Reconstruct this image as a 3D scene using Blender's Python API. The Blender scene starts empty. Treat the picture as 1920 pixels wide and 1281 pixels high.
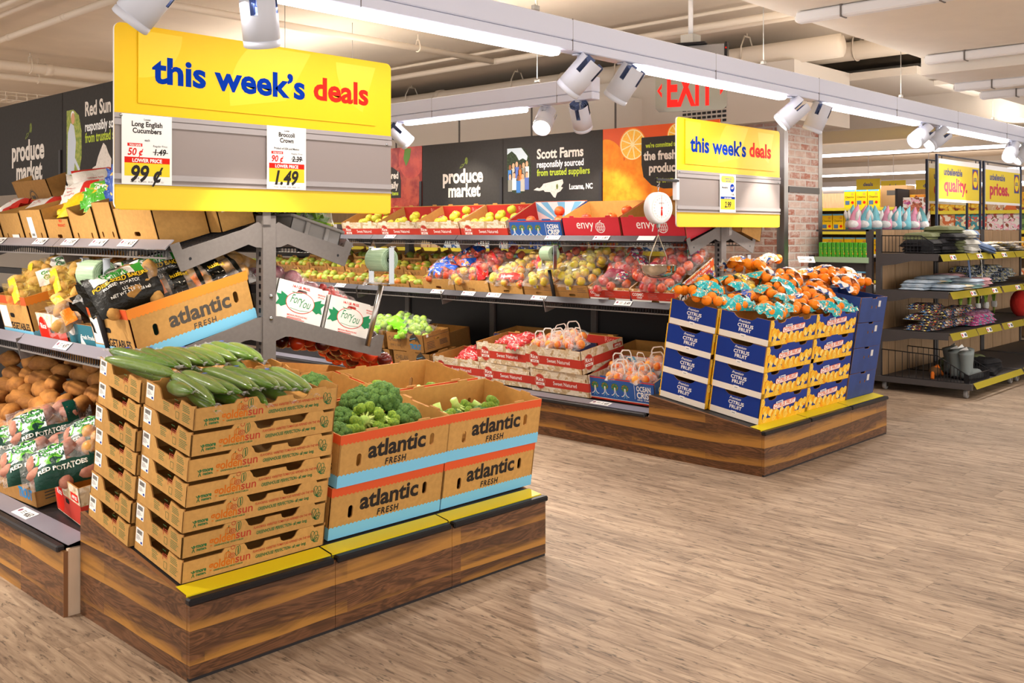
import bpy, math, random
from mathutils import Matrix, Vector, noise
from mathutils.geometry import tessellate_polygon

# ------------------------------------------------------------------ camera, world, light, exposure
S = bpy.context.scene
COL = S.collection
FPX, HOR, TH, EYE = 1853.6, 432.3, 0.76218, 1.55
camd = bpy.data.cameras.new('camera'); cam = bpy.data.objects.new('camera', camd); COL.objects.link(cam)
camd.sensor_width = 36.0; camd.sensor_fit = 'HORIZONTAL'; camd.lens = FPX*36.0/1920
camd.shift_y = -(640.5-HOR)/1920; camd.clip_start = 0.05; camd.clip_end = 200
cam.location = (0, 0, EYE); cam.rotation_euler = (math.pi/2, 0, TH-math.pi/2)
S.camera = cam
S.view_settings.view_transform = 'Standard'; S.view_settings.look = 'None'
S.view_settings.gamma = 1.0; S.view_settings.use_curve_mapping = False
S.view_settings.exposure = 0.35
W = bpy.data.worlds.new('store_ambient'); S.world = W; W.use_nodes = True
W.node_tree.nodes['Background'].inputs[0].default_value = (1.0, 0.95, 0.90, 1)
W.node_tree.nodes['Background'].inputs[1].default_value = 1.75
S.cycles.max_bounces = 6; S.cycles.diffuse_bounces = 3; S.cycles.glossy_bounces = 3
S.cycles.transmission_bounces = 4; S.cycles.transparent_max_bounces = 10
S.cycles.caustics_reflective = False; S.cycles.caustics_refractive = False
S.cycles.sample_clamp_indirect = 6.0
S.cycles.use_denoising = True

def area_light(name, loc, sx, sy, power, color=(1, 0.96, 0.92), rot=(0, 0, 0)):
    d = bpy.data.lights.new(name, 'AREA'); d.shape = 'RECTANGLE'; d.size = sx; d.size_y = sy
    d.energy = power; d.color = color
    o = bpy.data.objects.new(name, d); COL.objects.link(o); o.location = loc; o.rotation_euler = rot
    return o
# the long light track over the aisle and the fluorescent strips under the dropped ceiling, plus added uplights
TRACK_Y, TRACK_Z = 3.55, 2.60
for x, y, sx, sy, p in [(2.75, TRACK_Y, 1.9, .07, 7), (5.55, TRACK_Y, 1.5, .07, 9), (8.3, TRACK_Y, 1.5, .07, 10),
                        (10.9, TRACK_Y, 1.5, .07, 7), (5.82, 6.1, .07, 1.5, 16), (5.82, 8.8, .07, 1.5, 16), (.2, 5.9, .07, 1.5, 12)]:
    area_light('tube_light', (x, y, TRACK_Z-.13), sx, sy, p)
    area_light('added_uplight', (x, y, TRACK_Z+.13), max(.1, sx*1.6), max(.1, sy*1.6), p*1.2, (1, .90, .78), (math.pi, 0, 0))  # upward fill added to brighten the ceiling, not a lamp of the track
for x, y, sx, sy, p in [(4.6, .6, 1.6, .3, 34), (9.2, .6, 1.6, .3, 34), (4.2, 10.5, .3, 1.8, 60), (12.9, 6.0, .3, 2.5, 60)]:
    area_light('ceiling_tube_light', (x, y, 2.72), sx, sy, p)
for x, y, p in [(15.9, 7.5, 60), (21.8, 9, 80), (28*.9, 9, 80), (12, 14, 60), (3, 15, 60)]:
    area_light('ceiling_tube_light', (x, y, 2.75), .3, 4., p*1.3); area_light('added_uplight', (x, y, 3.05), .3, 4., p*.7, (1, .93, .85), (math.pi, 0, 0))  # the upward one is added fill for the far ceiling

# ------------------------------------------------------------------ helpers
def lin(c): return c/12.92 if c <= 0.04045 else ((c+0.055)/1.055)**2.4
def hexc(h): return tuple(lin(int(h[i:i+2], 16)/255) for i in (0, 2, 4))+(1.0,)
MATS = {}
def N(nt, t, **kw):
    n = nt.nodes.new(t)
    for k, v in kw.items():
        if k in n.inputs: n.inputs[k].default_value = v
        else: setattr(n, k, v)
    return n
def base(name):
    m = bpy.data.materials.new(name); m.use_nodes = True
    return m, m.node_tree, m.node_tree.nodes['Principled BSDF']
def M(name, h=None, rough=.6, metal=0., var=0., mott=0., scale=20., bump=0., spec=.28, coat=0., emit=None, es=1., alt=None, stretch=(1, 1, 1), trans=0., bdist=.01, sub=0., lo=.4, hi=.62):
    """plain material: colour h, optional per-object variation var, mottling mott (or mix towards colour alt), noise bump"""
    if name in MATS: return MATS[name]
    m, nt, p = base(name); MATS[name] = m
    L = nt.links.new
    p.inputs['Base Color'].default_value = hexc(h); p.inputs['Roughness'].default_value = rough
    p.inputs['Metallic'].default_value = metal; p.inputs['Specular IOR Level'].default_value = spec
    p.inputs['Coat Weight'].default_value = coat
    if sub: p.inputs['Subsurface Weight'].default_value = sub; p.inputs['Subsurface Radius'].default_value = (.02, .01, .005)
    if trans: p.inputs['Transmission Weight'].default_value = trans
    if emit: p.inputs['Emission Color'].default_value = hexc(emit); p.inputs['Emission Strength'].default_value = es
    col = None
    if mott or bump or alt:
        tc = N(nt, 'ShaderNodeTexCoord'); mp = N(nt, 'ShaderNodeMapping', Scale=stretch)
        L(tc.outputs['Object'], mp.inputs[0])
        nz = N(nt, 'ShaderNodeTexNoise', Scale=scale, Detail=5., Roughness=.6); L(mp.outputs[0], nz.inputs['Vector'])
        if bump:
            b = N(nt, 'ShaderNodeBump', Strength=bump, Distance=bdist); L(nz.outputs[0], b.inputs['Height']); L(b.outputs[0], p.inputs['Normal'])
        if alt or mott:
            r = N(nt, 'ShaderNodeValToRGB'); e = r.color_ramp.elements
            e[0].position = lo; e[1].position = hi
            a = hexc(h); e[0].color = a
            e[1].color = hexc(alt) if alt else tuple(min(1, c*(1+mott)) for c in a[:3])+(1,)
            if not alt: e[0].color = tuple(c*(1-mott) for c in a[:3])+(1,)
            L(nz.outputs[0], r.inputs[0]); col = r.outputs[0]
    if var:
        oi = N(nt, 'ShaderNodeObjectInfo'); hs = N(nt, 'ShaderNodeHueSaturation')
        mr = N(nt, 'ShaderNodeMapRange'); mr.inputs['To Min'].default_value = 1-var; mr.inputs['To Max'].default_value = 1+var
        L(oi.outputs['Random'], mr.inputs[0]); L(mr.outputs[0], hs.inputs['Value'])
        if col: L(col, hs.inputs['Color'])
        else: hs.inputs['Color'].default_value = hexc(h)
        col = hs.outputs[0]
    if col: L(col, p.inputs['Base Color'])
    return m
def film(name, h='ffffff', fac=.25, rough=.12, bump=.6, scale=18):
    """clear crinkled plastic: mostly transparent, a glossy sheen on top"""
    if name in MATS: return MATS[name]
    m = bpy.data.materials.new(name); m.use_nodes = True; nt = m.node_tree; MATS[name] = m
    for n in list(nt.nodes): nt.nodes.remove(n)
    L = nt.links.new
    out = N(nt, 'ShaderNodeOutputMaterial'); mx = N(nt, 'ShaderNodeMixShader')
    tr = N(nt, 'ShaderNodeBsdfTransparent'); p = N(nt, 'ShaderNodeBsdfPrincipled')
    p.inputs['Base Color'].default_value = hexc(h); p.inputs['Roughness'].default_value = rough; p.inputs['Specular IOR Level'].default_value = .9
    tc = N(nt, 'ShaderNodeTexCoord'); nz = N(nt, 'ShaderNodeTexNoise', Scale=float(scale), Detail=3., Distortion=1.2)
    L(tc.outputs['Object'], nz.inputs['Vector'])
    b = N(nt, 'ShaderNodeBump', Strength=bump, Distance=.02); L(nz.outputs[0], b.inputs['Height']); L(b.outputs[0], p.inputs['Normal'])
    r = N(nt, 'ShaderNodeMapRange'); r.inputs['From Min'].default_value = .42; r.inputs['From Max'].default_value = .72
    r.inputs['To Min'].default_value = fac*.55; r.inputs['To Max'].default_value = min(1, fac*2.4)
    L(nz.outputs[0], r.inputs[0]); L(r.outputs[0], mx.inputs[0]); L(tr.outputs[0], mx.inputs[1]); L(p.outputs[0], mx.inputs[2])
    L(mx.outputs[0], out.inputs[0])
    return m

class MB:
    """collects shapes with several materials and links them as ONE mesh object"""
    def __init__(s): s.v = []; s.f = []; s.m = []; s.sm = []; s.mats = []; s.X = None
    def mi(s, mat):
        if mat not in s.mats: s.mats.append(mat)
        return s.mats.index(mat)
    def add(s, vs, fs, mat, smooth=False, X=None):
        o = len(s.v); k = s.mi(mat) if not isinstance(mat, list) else None
        T = X if X is not None else s.X
        if X is not None and s.X is not None: T = s.X @ X
        for p in vs: s.v.append(tuple(T @ Vector(p)) if T is not None else tuple(p))
        for i, f in enumerate(fs):
            s.f.append([o+a for a in f]); s.m.append(k if k is not None else s.mi(mat[i])); s.sm.append(smooth)
        return s
    def box(s, x0, x1, y0, y1, z0, z1, mat, X=None):
        v = [(x, y, z) for z in (z0, z1) for y in (y0, y1) for x in (x0, x1)]
        return s.add(v, [(0, 2, 3, 1), (4, 5, 7, 6), (0, 1, 5, 4), (2, 6, 7, 3), (0, 4, 6, 2), (1, 3, 7, 5)], mat, False, X)
    def rbox(s, x0, x1, y0, y1, z0, z1, mat, r=.01, X=None):
        """box with chamfered long edges in all three directions"""
        sx, sy, sz = x1-x0, y1-y0, z1-z0; r = min(r, sx*.49, sy*.49, sz*.49)
        c = Vector(((x0+x1)/2, (y0+y1)/2, (z0+z1)/2)); idx = {}; v = []
        for a in (-1, 1):
            for b in (-1, 1):
                for d in (-1, 1):
                    for ax in range(3):
                        e = [a*(sx/2-r), b*(sy/2-r), d*(sz/2-r)]; e[ax] = (a, b, d)[ax]*(sx, sy, sz)[ax]/2
                        idx[(a, b, d, ax)] = len(v); v.append(c+Vector(e))
        f = []
        for ax in range(3):
            o1, o2 = [q for q in range(3) if q != ax]
            for sg in (-1, 1):
                q = []
                for u, w in ((-1, -1), (1, -1), (1, 1), (-1, 1)):
                    k = [0, 0, 0]; k[ax] = sg; k[o1] = u; k[o2] = w; q.append(idx[(k[0], k[1], k[2], ax)])
                f.append(q)
        for ax in range(3):
            o1, o2 = [q for q in range(3) if q != ax]
            for u in (-1, 1):
                for w in (-1, 1):
                    q = []
                    for sg in (-1, 1):
                        k = [0, 0, 0]; k[ax] = sg; k[o1] = u; k[o2] = w
                        q += [(idx[(k[0], k[1], k[2], o1)], idx[(k[0], k[1], k[2], o2)])]
                    f.append((q[0][0], q[0][1], q[1][1], q[1][0]))
        for a in (-1, 1):
            for b in (-1, 1):
                for d in (-1, 1): f.append([idx[(a, b, d, ax)] for ax in range(3)])
        ff = []
        for q in f:
            n = (Vector(v[q[1]])-Vector(v[q[0]])).cross(Vector(v[q[2]])-Vector(v[q[0]]))
            mid = sum((Vector(v[i]) for i in q), Vector())/len(q)-c
            ff.append(list(q) if n.dot(mid) >= 0 else list(q)[::-1])
        return s.add(v, ff, mat, False, X)
    def tube(s, pts, r, mat, n=8, X=None, smooth=True, cap=True):
        pts = [Vector(p) for p in pts]; v = []; f = []; up = None
        rr = r if isinstance(r, (list, tuple)) else [r]*len(pts)
        for i, p in enumerate(pts):
            t = (pts[min(i+1, len(pts)-1)]-pts[max(i-1, 0)]).normalized()
            if up is None:
                up = Vector((0, 0, 1)) if abs(t.z) < .9 else Vector((1, 0, 0))
            a = t.cross(up).normalized(); b = a.cross(t).normalized(); up = b
            for k in range(n):
                an = 2*math.pi*k/n; v.append(p+a*(math.cos(an)*rr[i])+b*(math.sin(an)*rr[i]))
        for i in range(len(pts)-1):
            for k in range(n):
                k2 = (k+1) % n; f.append((i*n+k, i*n+k2, (i+1)*n+k2, (i+1)*n+k))
        if cap: f.append(list(range(n))[::-1]); f.append([(len(pts)-1)*n+k for k in range(n)])
        return s.add(v, f, mat, smooth, X)
    def lathe(s, prof, mat, n=16, X=None, smooth=True, fn=None):
        v = []; f = []
        for (r, z) in prof:
            for k in range(n):
                a = 2*math.pi*k/n; q = r if fn is None else fn(r, z, a)
                v.append((q*math.cos(a), q*math.sin(a), z))
        for i in range(len(prof)-1):
            for k in range(n):
                k2 = (k+1) % n; f.append((i*n+k, i*n+k2, (i+1)*n+k2, (i+1)*n+k))
        return s.add(v, f, mat, smooth, X)
    def ball(s, c, r, mat, nu=14, nv=9, X=None, fn=None):
        c = Vector(c); rr = r if isinstance(r, (tuple, list)) else (r, r, r); v = []; f = []
        for j in range(nv+1):
            ph = math.pi*j/nv
            for i in range(nu):
                a = 2*math.pi*i/nu; d = Vector((math.sin(ph)*math.cos(a), math.sin(ph)*math.sin(a), math.cos(ph)))
                k = 1 if fn is None else fn(d)
                v.append(c+Vector((d.x*rr[0], d.y*rr[1], d.z*rr[2]))*k)
        for j in range(nv):
            for i in range(nu):
                i2 = (i+1) % nu; f.append((j*nu+i, (j+1)*nu+i, (j+1)*nu+i2, j*nu+i2))
        return s.add(v, f, mat, True, X)
    def grid(s, fn, nu, nv, mat, smooth=True, X=None, mf=None):
        v = [fn(i/nu, j/nv) for j in range(nv+1) for i in range(nu+1)]
        f = []; mm = []
        for j in range(nv):
            for i in range(nu):
                a = j*(nu+1)+i; f.append((a, a+1, a+nu+2, a+nu+1))
                if mf: mm.append(mf((i+.5)/nu, (j+.5)/nv))
        return s.add(v, f, mm if mf else mat, smooth, X)
    def poly(s, pts, mat, X=None, holes=(), z=0.):
        """flat polygon (x,y) with holes"""
        loops = [[Vector((x, y, 0)) for x, y in pts]]+[[Vector((x, y, 0)) for x, y in h] for h in holes]
        tri = tessellate_polygon(loops); v = [(p.x, p.y, z) for l in loops for p in l]
        ff = []
        for t in tri:
            a, b, c = (v[i] for i in t)
            ff.append(t if (b[0]-a[0])*(c[1]-a[1])-(b[1]-a[1])*(c[0]-a[0]) > 0 else t[::-1])
        return s.add(v, ff, mat, False, X)
    def plate(s, pts, th, mat, X=None, holes=(), back=None, edge=None):
        """polygon plate: front at z=0, back at z=-th"""
        s.poly(pts, mat, X, holes)
        loops = [list(pts)]+[list(h) for h in holes]
        Y = Matrix.Translation((0, 0, -th)); b = MB(); b.poly(pts, mat, None, holes)
        s.add([(p[0], p[1], -th) for p in b.v], [f[::-1] for f in b.f], back or mat, False, X)
        for h, l in enumerate(loops):
            n = len(l); ar = sum(l[i][0]*l[(i+1) % n][1]-l[(i+1) % n][0]*l[i][1] for i in range(n))
            if (ar < 0) == (h == 0): l = l[::-1]
            v = [(x, y, 0) for x, y in l]+[(x, y, -th) for x, y in l]
            s.add(v, [(i+n, (i+1) % n+n, (i+1) % n, i) for i in range(n)], edge or mat, False, X)
        return s
    def text(s, t, x, y, size, mat, X=None, bold=.0, shear=0., cx=1., align='C', z=.0006, wrap=None, track=1., fit=None):
        v, f, w = glyphs(t, bold, shear, track)
        if fit: cx = fit/(w*size)
        w *= size*cx; ox = x-(w/2 if align == 'C' else w if align == 'R' else 0)
        pts = [(ox+a*size*cx, y+b*size, z) for a, b in v]
        if wrap: pts = [wrap(*p) for p in pts]
        return s.add(pts, f, mat, False, X)
    def rect(s, x0, x1, y0, y1, mat, X=None, z=.0005): return s.add([(x0, y0, z), (x1, y0, z), (x1, y1, z), (x0, y1, z)], [(0, 1, 2, 3)], mat, False, X)
    def disc(s, x, y, r, mat, X=None, z=.0005, n=20, ry=None, wave=None):
        s.poly([(x+(r)*math.cos(2*math.pi*k/n), y+(ry or r)*math.sin(2*math.pi*k/n)) for k in range(n)], mat, X, z=z); return s
    def line(s, pts, w, mat, X=None, z=.0007):
        for (a, b), (c, d) in zip(pts, pts[1:]):
            l = math.hypot(c-a, d-b) or 1; nx, ny = -(d-b)/l*w/2, (c-a)/l*w/2
            s.add([(a-nx, b-ny, z), (c-nx, d-ny, z), (c+nx, d+ny, z), (a+nx, b+ny, z)], [(0, 1, 2, 3)], mat, False, X)
        return s
    def mesh(s, name):
        me = bpy.data.meshes.new(name); me.from_pydata(s.v, [], s.f)
        for m in s.mats: me.materials.append(m)
        me.polygons.foreach_set('material_index', s.m); me.polygons.foreach_set('use_smooth', s.sm); me.update()
        return me
GL = {}
def glyphs(t, bold, shear, track=1.):
    k = (t, bold, shear, track)
    if k in GL: return GL[k]
    c = bpy.data.curves.new('lettering', 'FONT'); c.body = t; c.offset = bold; c.shear = shear; c.resolution_u = 3; c.size = 1; c.space_character = track
    o = bpy.data.objects.new('lettering', c); me = o.to_mesh()
    v = [(p.co.x, p.co.y) for p in me.vertices]; f = [tuple(p.vertices) for p in me.polygons]
    o.to_mesh_clear(); bpy.data.objects.remove(o); bpy.data.curves.remove(c)
    x0 = min((a for a, b in v), default=0); x1 = max((a for a, b in v), default=1)
    v = [(a-x0, b) for a, b in v]
    g = []
    for q in f:
        a, b, d = v[q[0]], v[q[1]], v[q[2]]
        g.append(q if (b[0]-a[0])*(d[1]-a[1])-(b[1]-a[1])*(d[0]-a[0]) > 0 else q[::-1])
    GL[k] = (v, g, x1-x0); return GL[k]

def T(*a): return Matrix.Translation(a if len(a) == 3 else a[0])
def R(ax, deg): return Matrix.Rotation(math.radians(deg), 4, ax)
def SC(x, y, z): return Matrix.Diagonal((x, y, z, 1))
def FR(o, ex, ey):
    ex = Vector(ex).normalized(); ey = Vector(ey).normalized(); ez = ex.cross(ey)
    return Matrix(((ex.x, ey.x, ez.x, o[0]), (ex.y, ey.y, ez.y, o[1]), (ex.z, ey.z, ez.z, o[2]), (0, 0, 0, 1)))
def setm(o, X):
    l, r, sc = X.decompose(); o.location = l; o.rotation_euler = r.to_euler(); o.scale = sc
def obj(name, mb, parent=None, X=None):
    o = bpy.data.objects.new(name, mb.mesh(name) if isinstance(mb, MB) else mb); COL.objects.link(o)
    if parent: o.parent = parent
    if X is not None: setm(o, X)
    return o
def tag(o, label, cat, group=None):
    o['label'] = label; o['category'] = cat
    if group: o['group'] = group
    return o
def thing(name, label, cat, X=None, group=None):
    o = bpy.data.objects.new(name, None); COL.objects.link(o); o.empty_display_size = .05
    if X is not None: setm(o, X)
    return tag(o, label, cat, group)
def solo(name, mb, label, cat, X=None, group=None): return tag(obj(name, mb, None, X), label, cat, group)
def struct(name, mb, X=None):
    o = obj(name, mb, None, X); o['kind'] = 'structure'; return o
def dup(root, X, label=None, group=None):
    """copy a thing with copies of its parts and sub-parts"""
    r = root.copy(); COL.objects.link(r); setm(r, X)
    if label: r['label'] = label
    if group: r['group'] = group
    for ch in list(root.children):
        c = ch.copy(); COL.objects.link(c); c.parent = r
        for g in list(ch.children):
            d = g.copy(); COL.objects.link(d); d.parent = c
    return r
class Proto:
    """first placing moves the original, later ones copy it"""
    def __init__(s, root): s.o = root; s.used = False
    def put(s, X, label=None, group=None):
        if not s.used:
            s.used = True; setm(s.o, X)
            if label: s.o['label'] = label
            if group: s.o['group'] = group
            return s.o
        return dup(s.o, X, label, group)
ORD = 'first second third fourth fifth sixth seventh eighth ninth tenth eleventh twelfth thirteenth fourteenth fifteenth sixteenth seventeenth eighteenth nineteenth twentieth'.split()
def screen(o):
    p = o.matrix_basis.translation; c, s_ = math.cos(TH), math.sin(TH); d = c*p.x+s_*p.y
    return 960+FPX*(s_*p.x-c*p.y)/d, HOR-FPX*(p.z-EYE)/d
def order(objs, fmt, rows=None):
    """labels that single out one of a lot: its place in the row, counted from the left of the photo"""
    rows = rows or ['']
    objs = sorted(objs, key=lambda o: screen(o)[1]); n = len(objs)
    for k, rname in enumerate(rows):
        part = sorted(objs[k*n//len(rows):(k+1)*n//len(rows)], key=lambda o: screen(o)[0])
        for i, o in enumerate(part):
            o['label'] = fmt.format(ord=ORD[i], row=rname) if i < 20 else fmt.format(ord=('twenty-'+ORD[i-20]) if i < 29 else 'number '+str(i+1), row=rname)
rnd = random.Random(7)
def U(a, b): return rnd.uniform(a, b)

# face frames of a box w x d x h standing on its origin: (x right, y up, z out)
def FF(face, w, d):
    return {'front': FR((0, -d/2, 0), (1, 0, 0), (0, 0, 1)), 'back': FR((0, d/2, 0), (-1, 0, 0), (0, 0, 1)),
            'left': FR((-w/2, 0, 0), (0, -1, 0), (0, 0, 1)), 'right': FR((w/2, 0, 0), (0, 1, 0), (0, 0, 1))}[face]
def slot(x, y, rx, ry, n=6):
    """stadium-shaped hand hole"""
    p = []; r = min(rx, ry)
    for k in range(n+1):
        a = -math.pi/2+math.pi*k/n if rx > ry else math.pi*k/n
        p.append((x+rx-r+r*math.cos(a), y+r*math.sin(a)) if rx > ry else (x+r*math.cos(a), y+ry-r+r*math.sin(a)))
    for k in range(n+1):
        a = math.pi/2+math.pi*k/n if rx > ry else math.pi+math.pi*k/n
        p.append((x-rx+r+r*math.cos(a), y+r*math.sin(a)) if rx > ry else (x+r*math.cos(a), y-ry+r+r*math.sin(a)))
    return p
def carton(mb, w, d, h, out, inn=None, edge=None, t=.006, prof=None, holes=None, floor=.004, outs=None):
    """open cardboard tray; prof[face] = top outline from left to right, holes[face] = hand holes"""
    prof = prof or {}; holes = holes or {}; inn = inn or out; outs = outs or {}
    for f in ('front', 'back', 'left', 'right'):
        L = w if f in ('front', 'back') else d
        top = prof.get(f, [(-L/2, h), (L/2, h)])
        pts = [(-L/2, 0), (L/2, 0)]+[(max(-L/2, min(L/2, x)), y) for x, y in top[::-1]]
        mb.plate(pts, t, outs.get(f, out), FF(f, w, d), holes.get(f, ()), back=inn, edge=edge or inn)
    mb.box(-w/2+t, w/2-t, -d/2+t, d/2-t, floor, floor+t, inn)
    return mb
def scallop(x0, x1, y, amp, n):
    return [(x0+(x1-x0)*k/(n*4), y+amp*abs(math.sin(math.pi*k/4))) for k in range(n*4+1)]
# ------------------------------------------------------------------ surfaces of the place
def mathn(nt, op, a, b=None, c=None):
    n = N(nt, 'ShaderNodeMath'); n.operation = op
    for i, x in enumerate((a, b, c)):
        if x is None: continue
        if isinstance(x, (int, float)): n.inputs[i].default_value = x
        else: nt.links.new(x, n.inputs[i])
    return n.outputs[0]
def ramp(nt, fac, stops, interp='LINEAR'):
    r = N(nt, 'ShaderNodeValToRGB'); r.color_ramp.interpolation = interp; e = r.color_ramp.elements
    while len(e) < len(stops): e.new(.5)
    for q, (p, h) in zip(e, stops): q.position = p; q.color = hexc(h)
    nt.links.new(fac, r.inputs[0]); return r.outputs[0]
def mixc(nt, fac, a, b, mode='MIX'):
    n = N(nt, 'ShaderNodeMix'); n.data_type = 'RGBA'; n.blend_type = mode
    for sock, x in ((n.inputs[0], fac), (n.inputs[6], a), (n.inputs[7], b)):
        if isinstance(x, (int, float)): sock.default_value = x
        elif isinstance(x, str): sock.default_value = hexc(x)
        else: nt.links.new(x, sock)
    return n.outputs[2]
def noisen(nt, vec, scale, detail=4., rough=.6, dist=0., dims=None):
    n = N(nt, 'ShaderNodeTexNoise', Scale=scale, Detail=detail, Roughness=rough, Distortion=dist)
    nt.links.new(vec, n.inputs['Vector']); return n.outputs[0]
def comb(nt, x, y, z=0.):
    n = N(nt, 'ShaderNodeCombineXYZ')
    for i, a in enumerate((x, y, z)):
        if isinstance(a, (int, float)): n.inputs[i].default_value = a
        else: nt.links.new(a, n.inputs[i])
    return n.outputs[0]
def sep(nt, kind='Object'):
    if kind == 'World':
        g = N(nt, 'ShaderNodeNewGeometry'); src = g.outputs['Position']
    else: src = N(nt, 'ShaderNodeTexCoord').outputs[kind]
    n = N(nt, 'ShaderNodeSeparateXYZ'); nt.links.new(src, n.inputs[0]); return n.outputs

def floor_mat():
    m, nt, p = base('floor_vinyl_planks'); L = nt.links.new
    x, y, z = sep(nt, 'World')
    W_, LN = .185, 1.25
    row = mathn(nt, 'FLOOR', mathn(nt, 'DIVIDE', x, W_))
    off = mathn(nt, 'MULTIPLY', mathn(nt, 'FRACT', mathn(nt, 'MULTIPLY', row, .377)), LN)
    yy = mathn(nt, 'DIVIDE', mathn(nt, 'ADD', y, off), LN)
    col = mathn(nt, 'FLOOR', yy)
    wn = N(nt, 'ShaderNodeTexWhiteNoise'); wn.noise_dimensions = '2D'; L(comb(nt, row, col), wn.inputs['Vector'])
    rid = wn.outputs['Value']
    shift = mathn(nt, 'MULTIPLY', rid, 37.)
    v1 = comb(nt, mathn(nt, 'MULTIPLY', x, 34.), mathn(nt, 'MULTIPLY', y, 3.2), shift)
    g1 = noisen(nt, v1, 1., 6., .62, .8)
    c1 = ramp(nt, g1, [(.28, '6f5a48'), (.42, '9a826b'), (.55, 'b1987e'), (.74, 'c8b093')])
    v2 = comb(nt, mathn(nt, 'MULTIPLY', x, 62.), mathn(nt, 'MULTIPLY', y, 13.), mathn(nt, 'ADD', shift, 9.))
    g2 = noisen(nt, v2, 1., 4., .6, .4)
    dk = ramp(nt, g2, [(.575, '000000'), (.67, 'ffffff')])
    c2 = mixc(nt, mathn(nt, 'MULTIPLY', dk, .7), c1, '3d332d')
    tone = N(nt, 'ShaderNodeMapRange'); tone.inputs['To Min'].default_value = .80; tone.inputs['To Max'].default_value = 1.03; L(rid, tone.inputs[0])
    hs = N(nt, 'ShaderNodeHueSaturation'); L(c2, hs.inputs['Color']); L(tone.outputs[0], hs.inputs['Value']); hs.inputs['Saturation'].default_value = .92
    fx = mathn(nt, 'FRACT', mathn(nt, 'DIVIDE', x, W_)); fy = mathn(nt, 'FRACT', yy)
    ex = mathn(nt, 'LESS_THAN', fx, .014); ey = mathn(nt, 'LESS_THAN', fy, .0022)
    seam = mathn(nt, 'MAXIMUM', ex, ey)
    L(mixc(nt, mathn(nt, 'MULTIPLY', seam, .45), hs.outputs[0], '4d3c31'), p.inputs['Base Color'])
    p.inputs['Roughness'].default_value = .62; p.inputs['Specular IOR Level'].default_value = .3
    b = N(nt, 'ShaderNodeBump', Strength=.15, Distance=.004); L(g1, b.inputs['Height']); L(b.outputs[0], p.inputs['Normal'])
    return m
def walnut_mat():
    m, nt, p = base('walnut_laminate'); L = nt.links.new
    x, y, z = sep(nt, 'World')
    u = mathn(nt, 'ADD', x, y)
    H_ = .118
    w0 = mathn(nt, 'MULTIPLY', noisen(nt, comb(nt, mathn(nt, 'MULTIPLY', u, .9), 3., 0.), 1., 2.), .05)
    zz = mathn(nt, 'DIVIDE', mathn(nt, 'ADD', mathn(nt, 'ADD', z, w0), .035), H_)
    row = mathn(nt, 'FLOOR', zz); fz = mathn(nt, 'FRACT', zz)
    wn = N(nt, 'ShaderNodeTexWhiteNoise'); wn.noise_dimensions = '2D'
    L(comb(nt, row, mathn(nt, 'FLOOR', mathn(nt, 'DIVIDE', u, .61))), wn.inputs['Vector']); rid = wn.outputs['Value']
    v = comb(nt, mathn(nt, 'MULTIPLY', u, 2.2), mathn(nt, 'MULTIPLY', z, 13.), mathn(nt, 'MULTIPLY', row, 7.3))
    g = noisen(nt, v, 1., 3., .55, 1.6)
    rings = mathn(nt, 'FRACT', mathn(nt, 'MULTIPLY', g, 7.))
    rr = mathn(nt, 'ABSOLUTE', mathn(nt, 'SUBTRACT', rings, .5))
    fine = noisen(nt, comb(nt, mathn(nt, 'MULTIPLY', u, 9.), mathn(nt, 'MULTIPLY', z, 150.), row), 1., 3.)
    c = ramp(nt, mathn(nt, 'ADD', mathn(nt, 'MULTIPLY', rr, .9), mathn(nt, 'MULTIPLY', fine, .5)), [(.08, '2f1c10'), (.42, '5d3b22'), (.85, '86593a')])
    c = mixc(nt, mathn(nt, 'MULTIPLY', rid, .45), c, '38251a')
    gz = noisen(nt, comb(nt, mathn(nt, 'MULTIPLY', u, 1.3), mathn(nt, 'MULTIPLY', z, 15.), mathn(nt, 'MULTIPLY', row, 3.1)), 1., 3., .6, .6)
    edge = mathn(nt, 'SUBTRACT', mathn(nt, 'ADD', mathn(nt, 'MULTIPLY', gz, 1.5), mathn(nt, 'MULTIPLY', mathn(nt, 'SUBTRACT', rid, .5), .45)), mathn(nt, 'ADD', mathn(nt, 'MULTIPLY', fz, 1.0), .10))
    gold = ramp(nt, edge, [(.18, '000000'), (.62, 'ffffff')])
    c = mixc(nt, mathn(nt, 'MULTIPLY', gold, .8), c, 'b98238')
    L(c, p.inputs['Base Color']); p.inputs['Roughness'].default_value = .38
    return m
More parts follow.
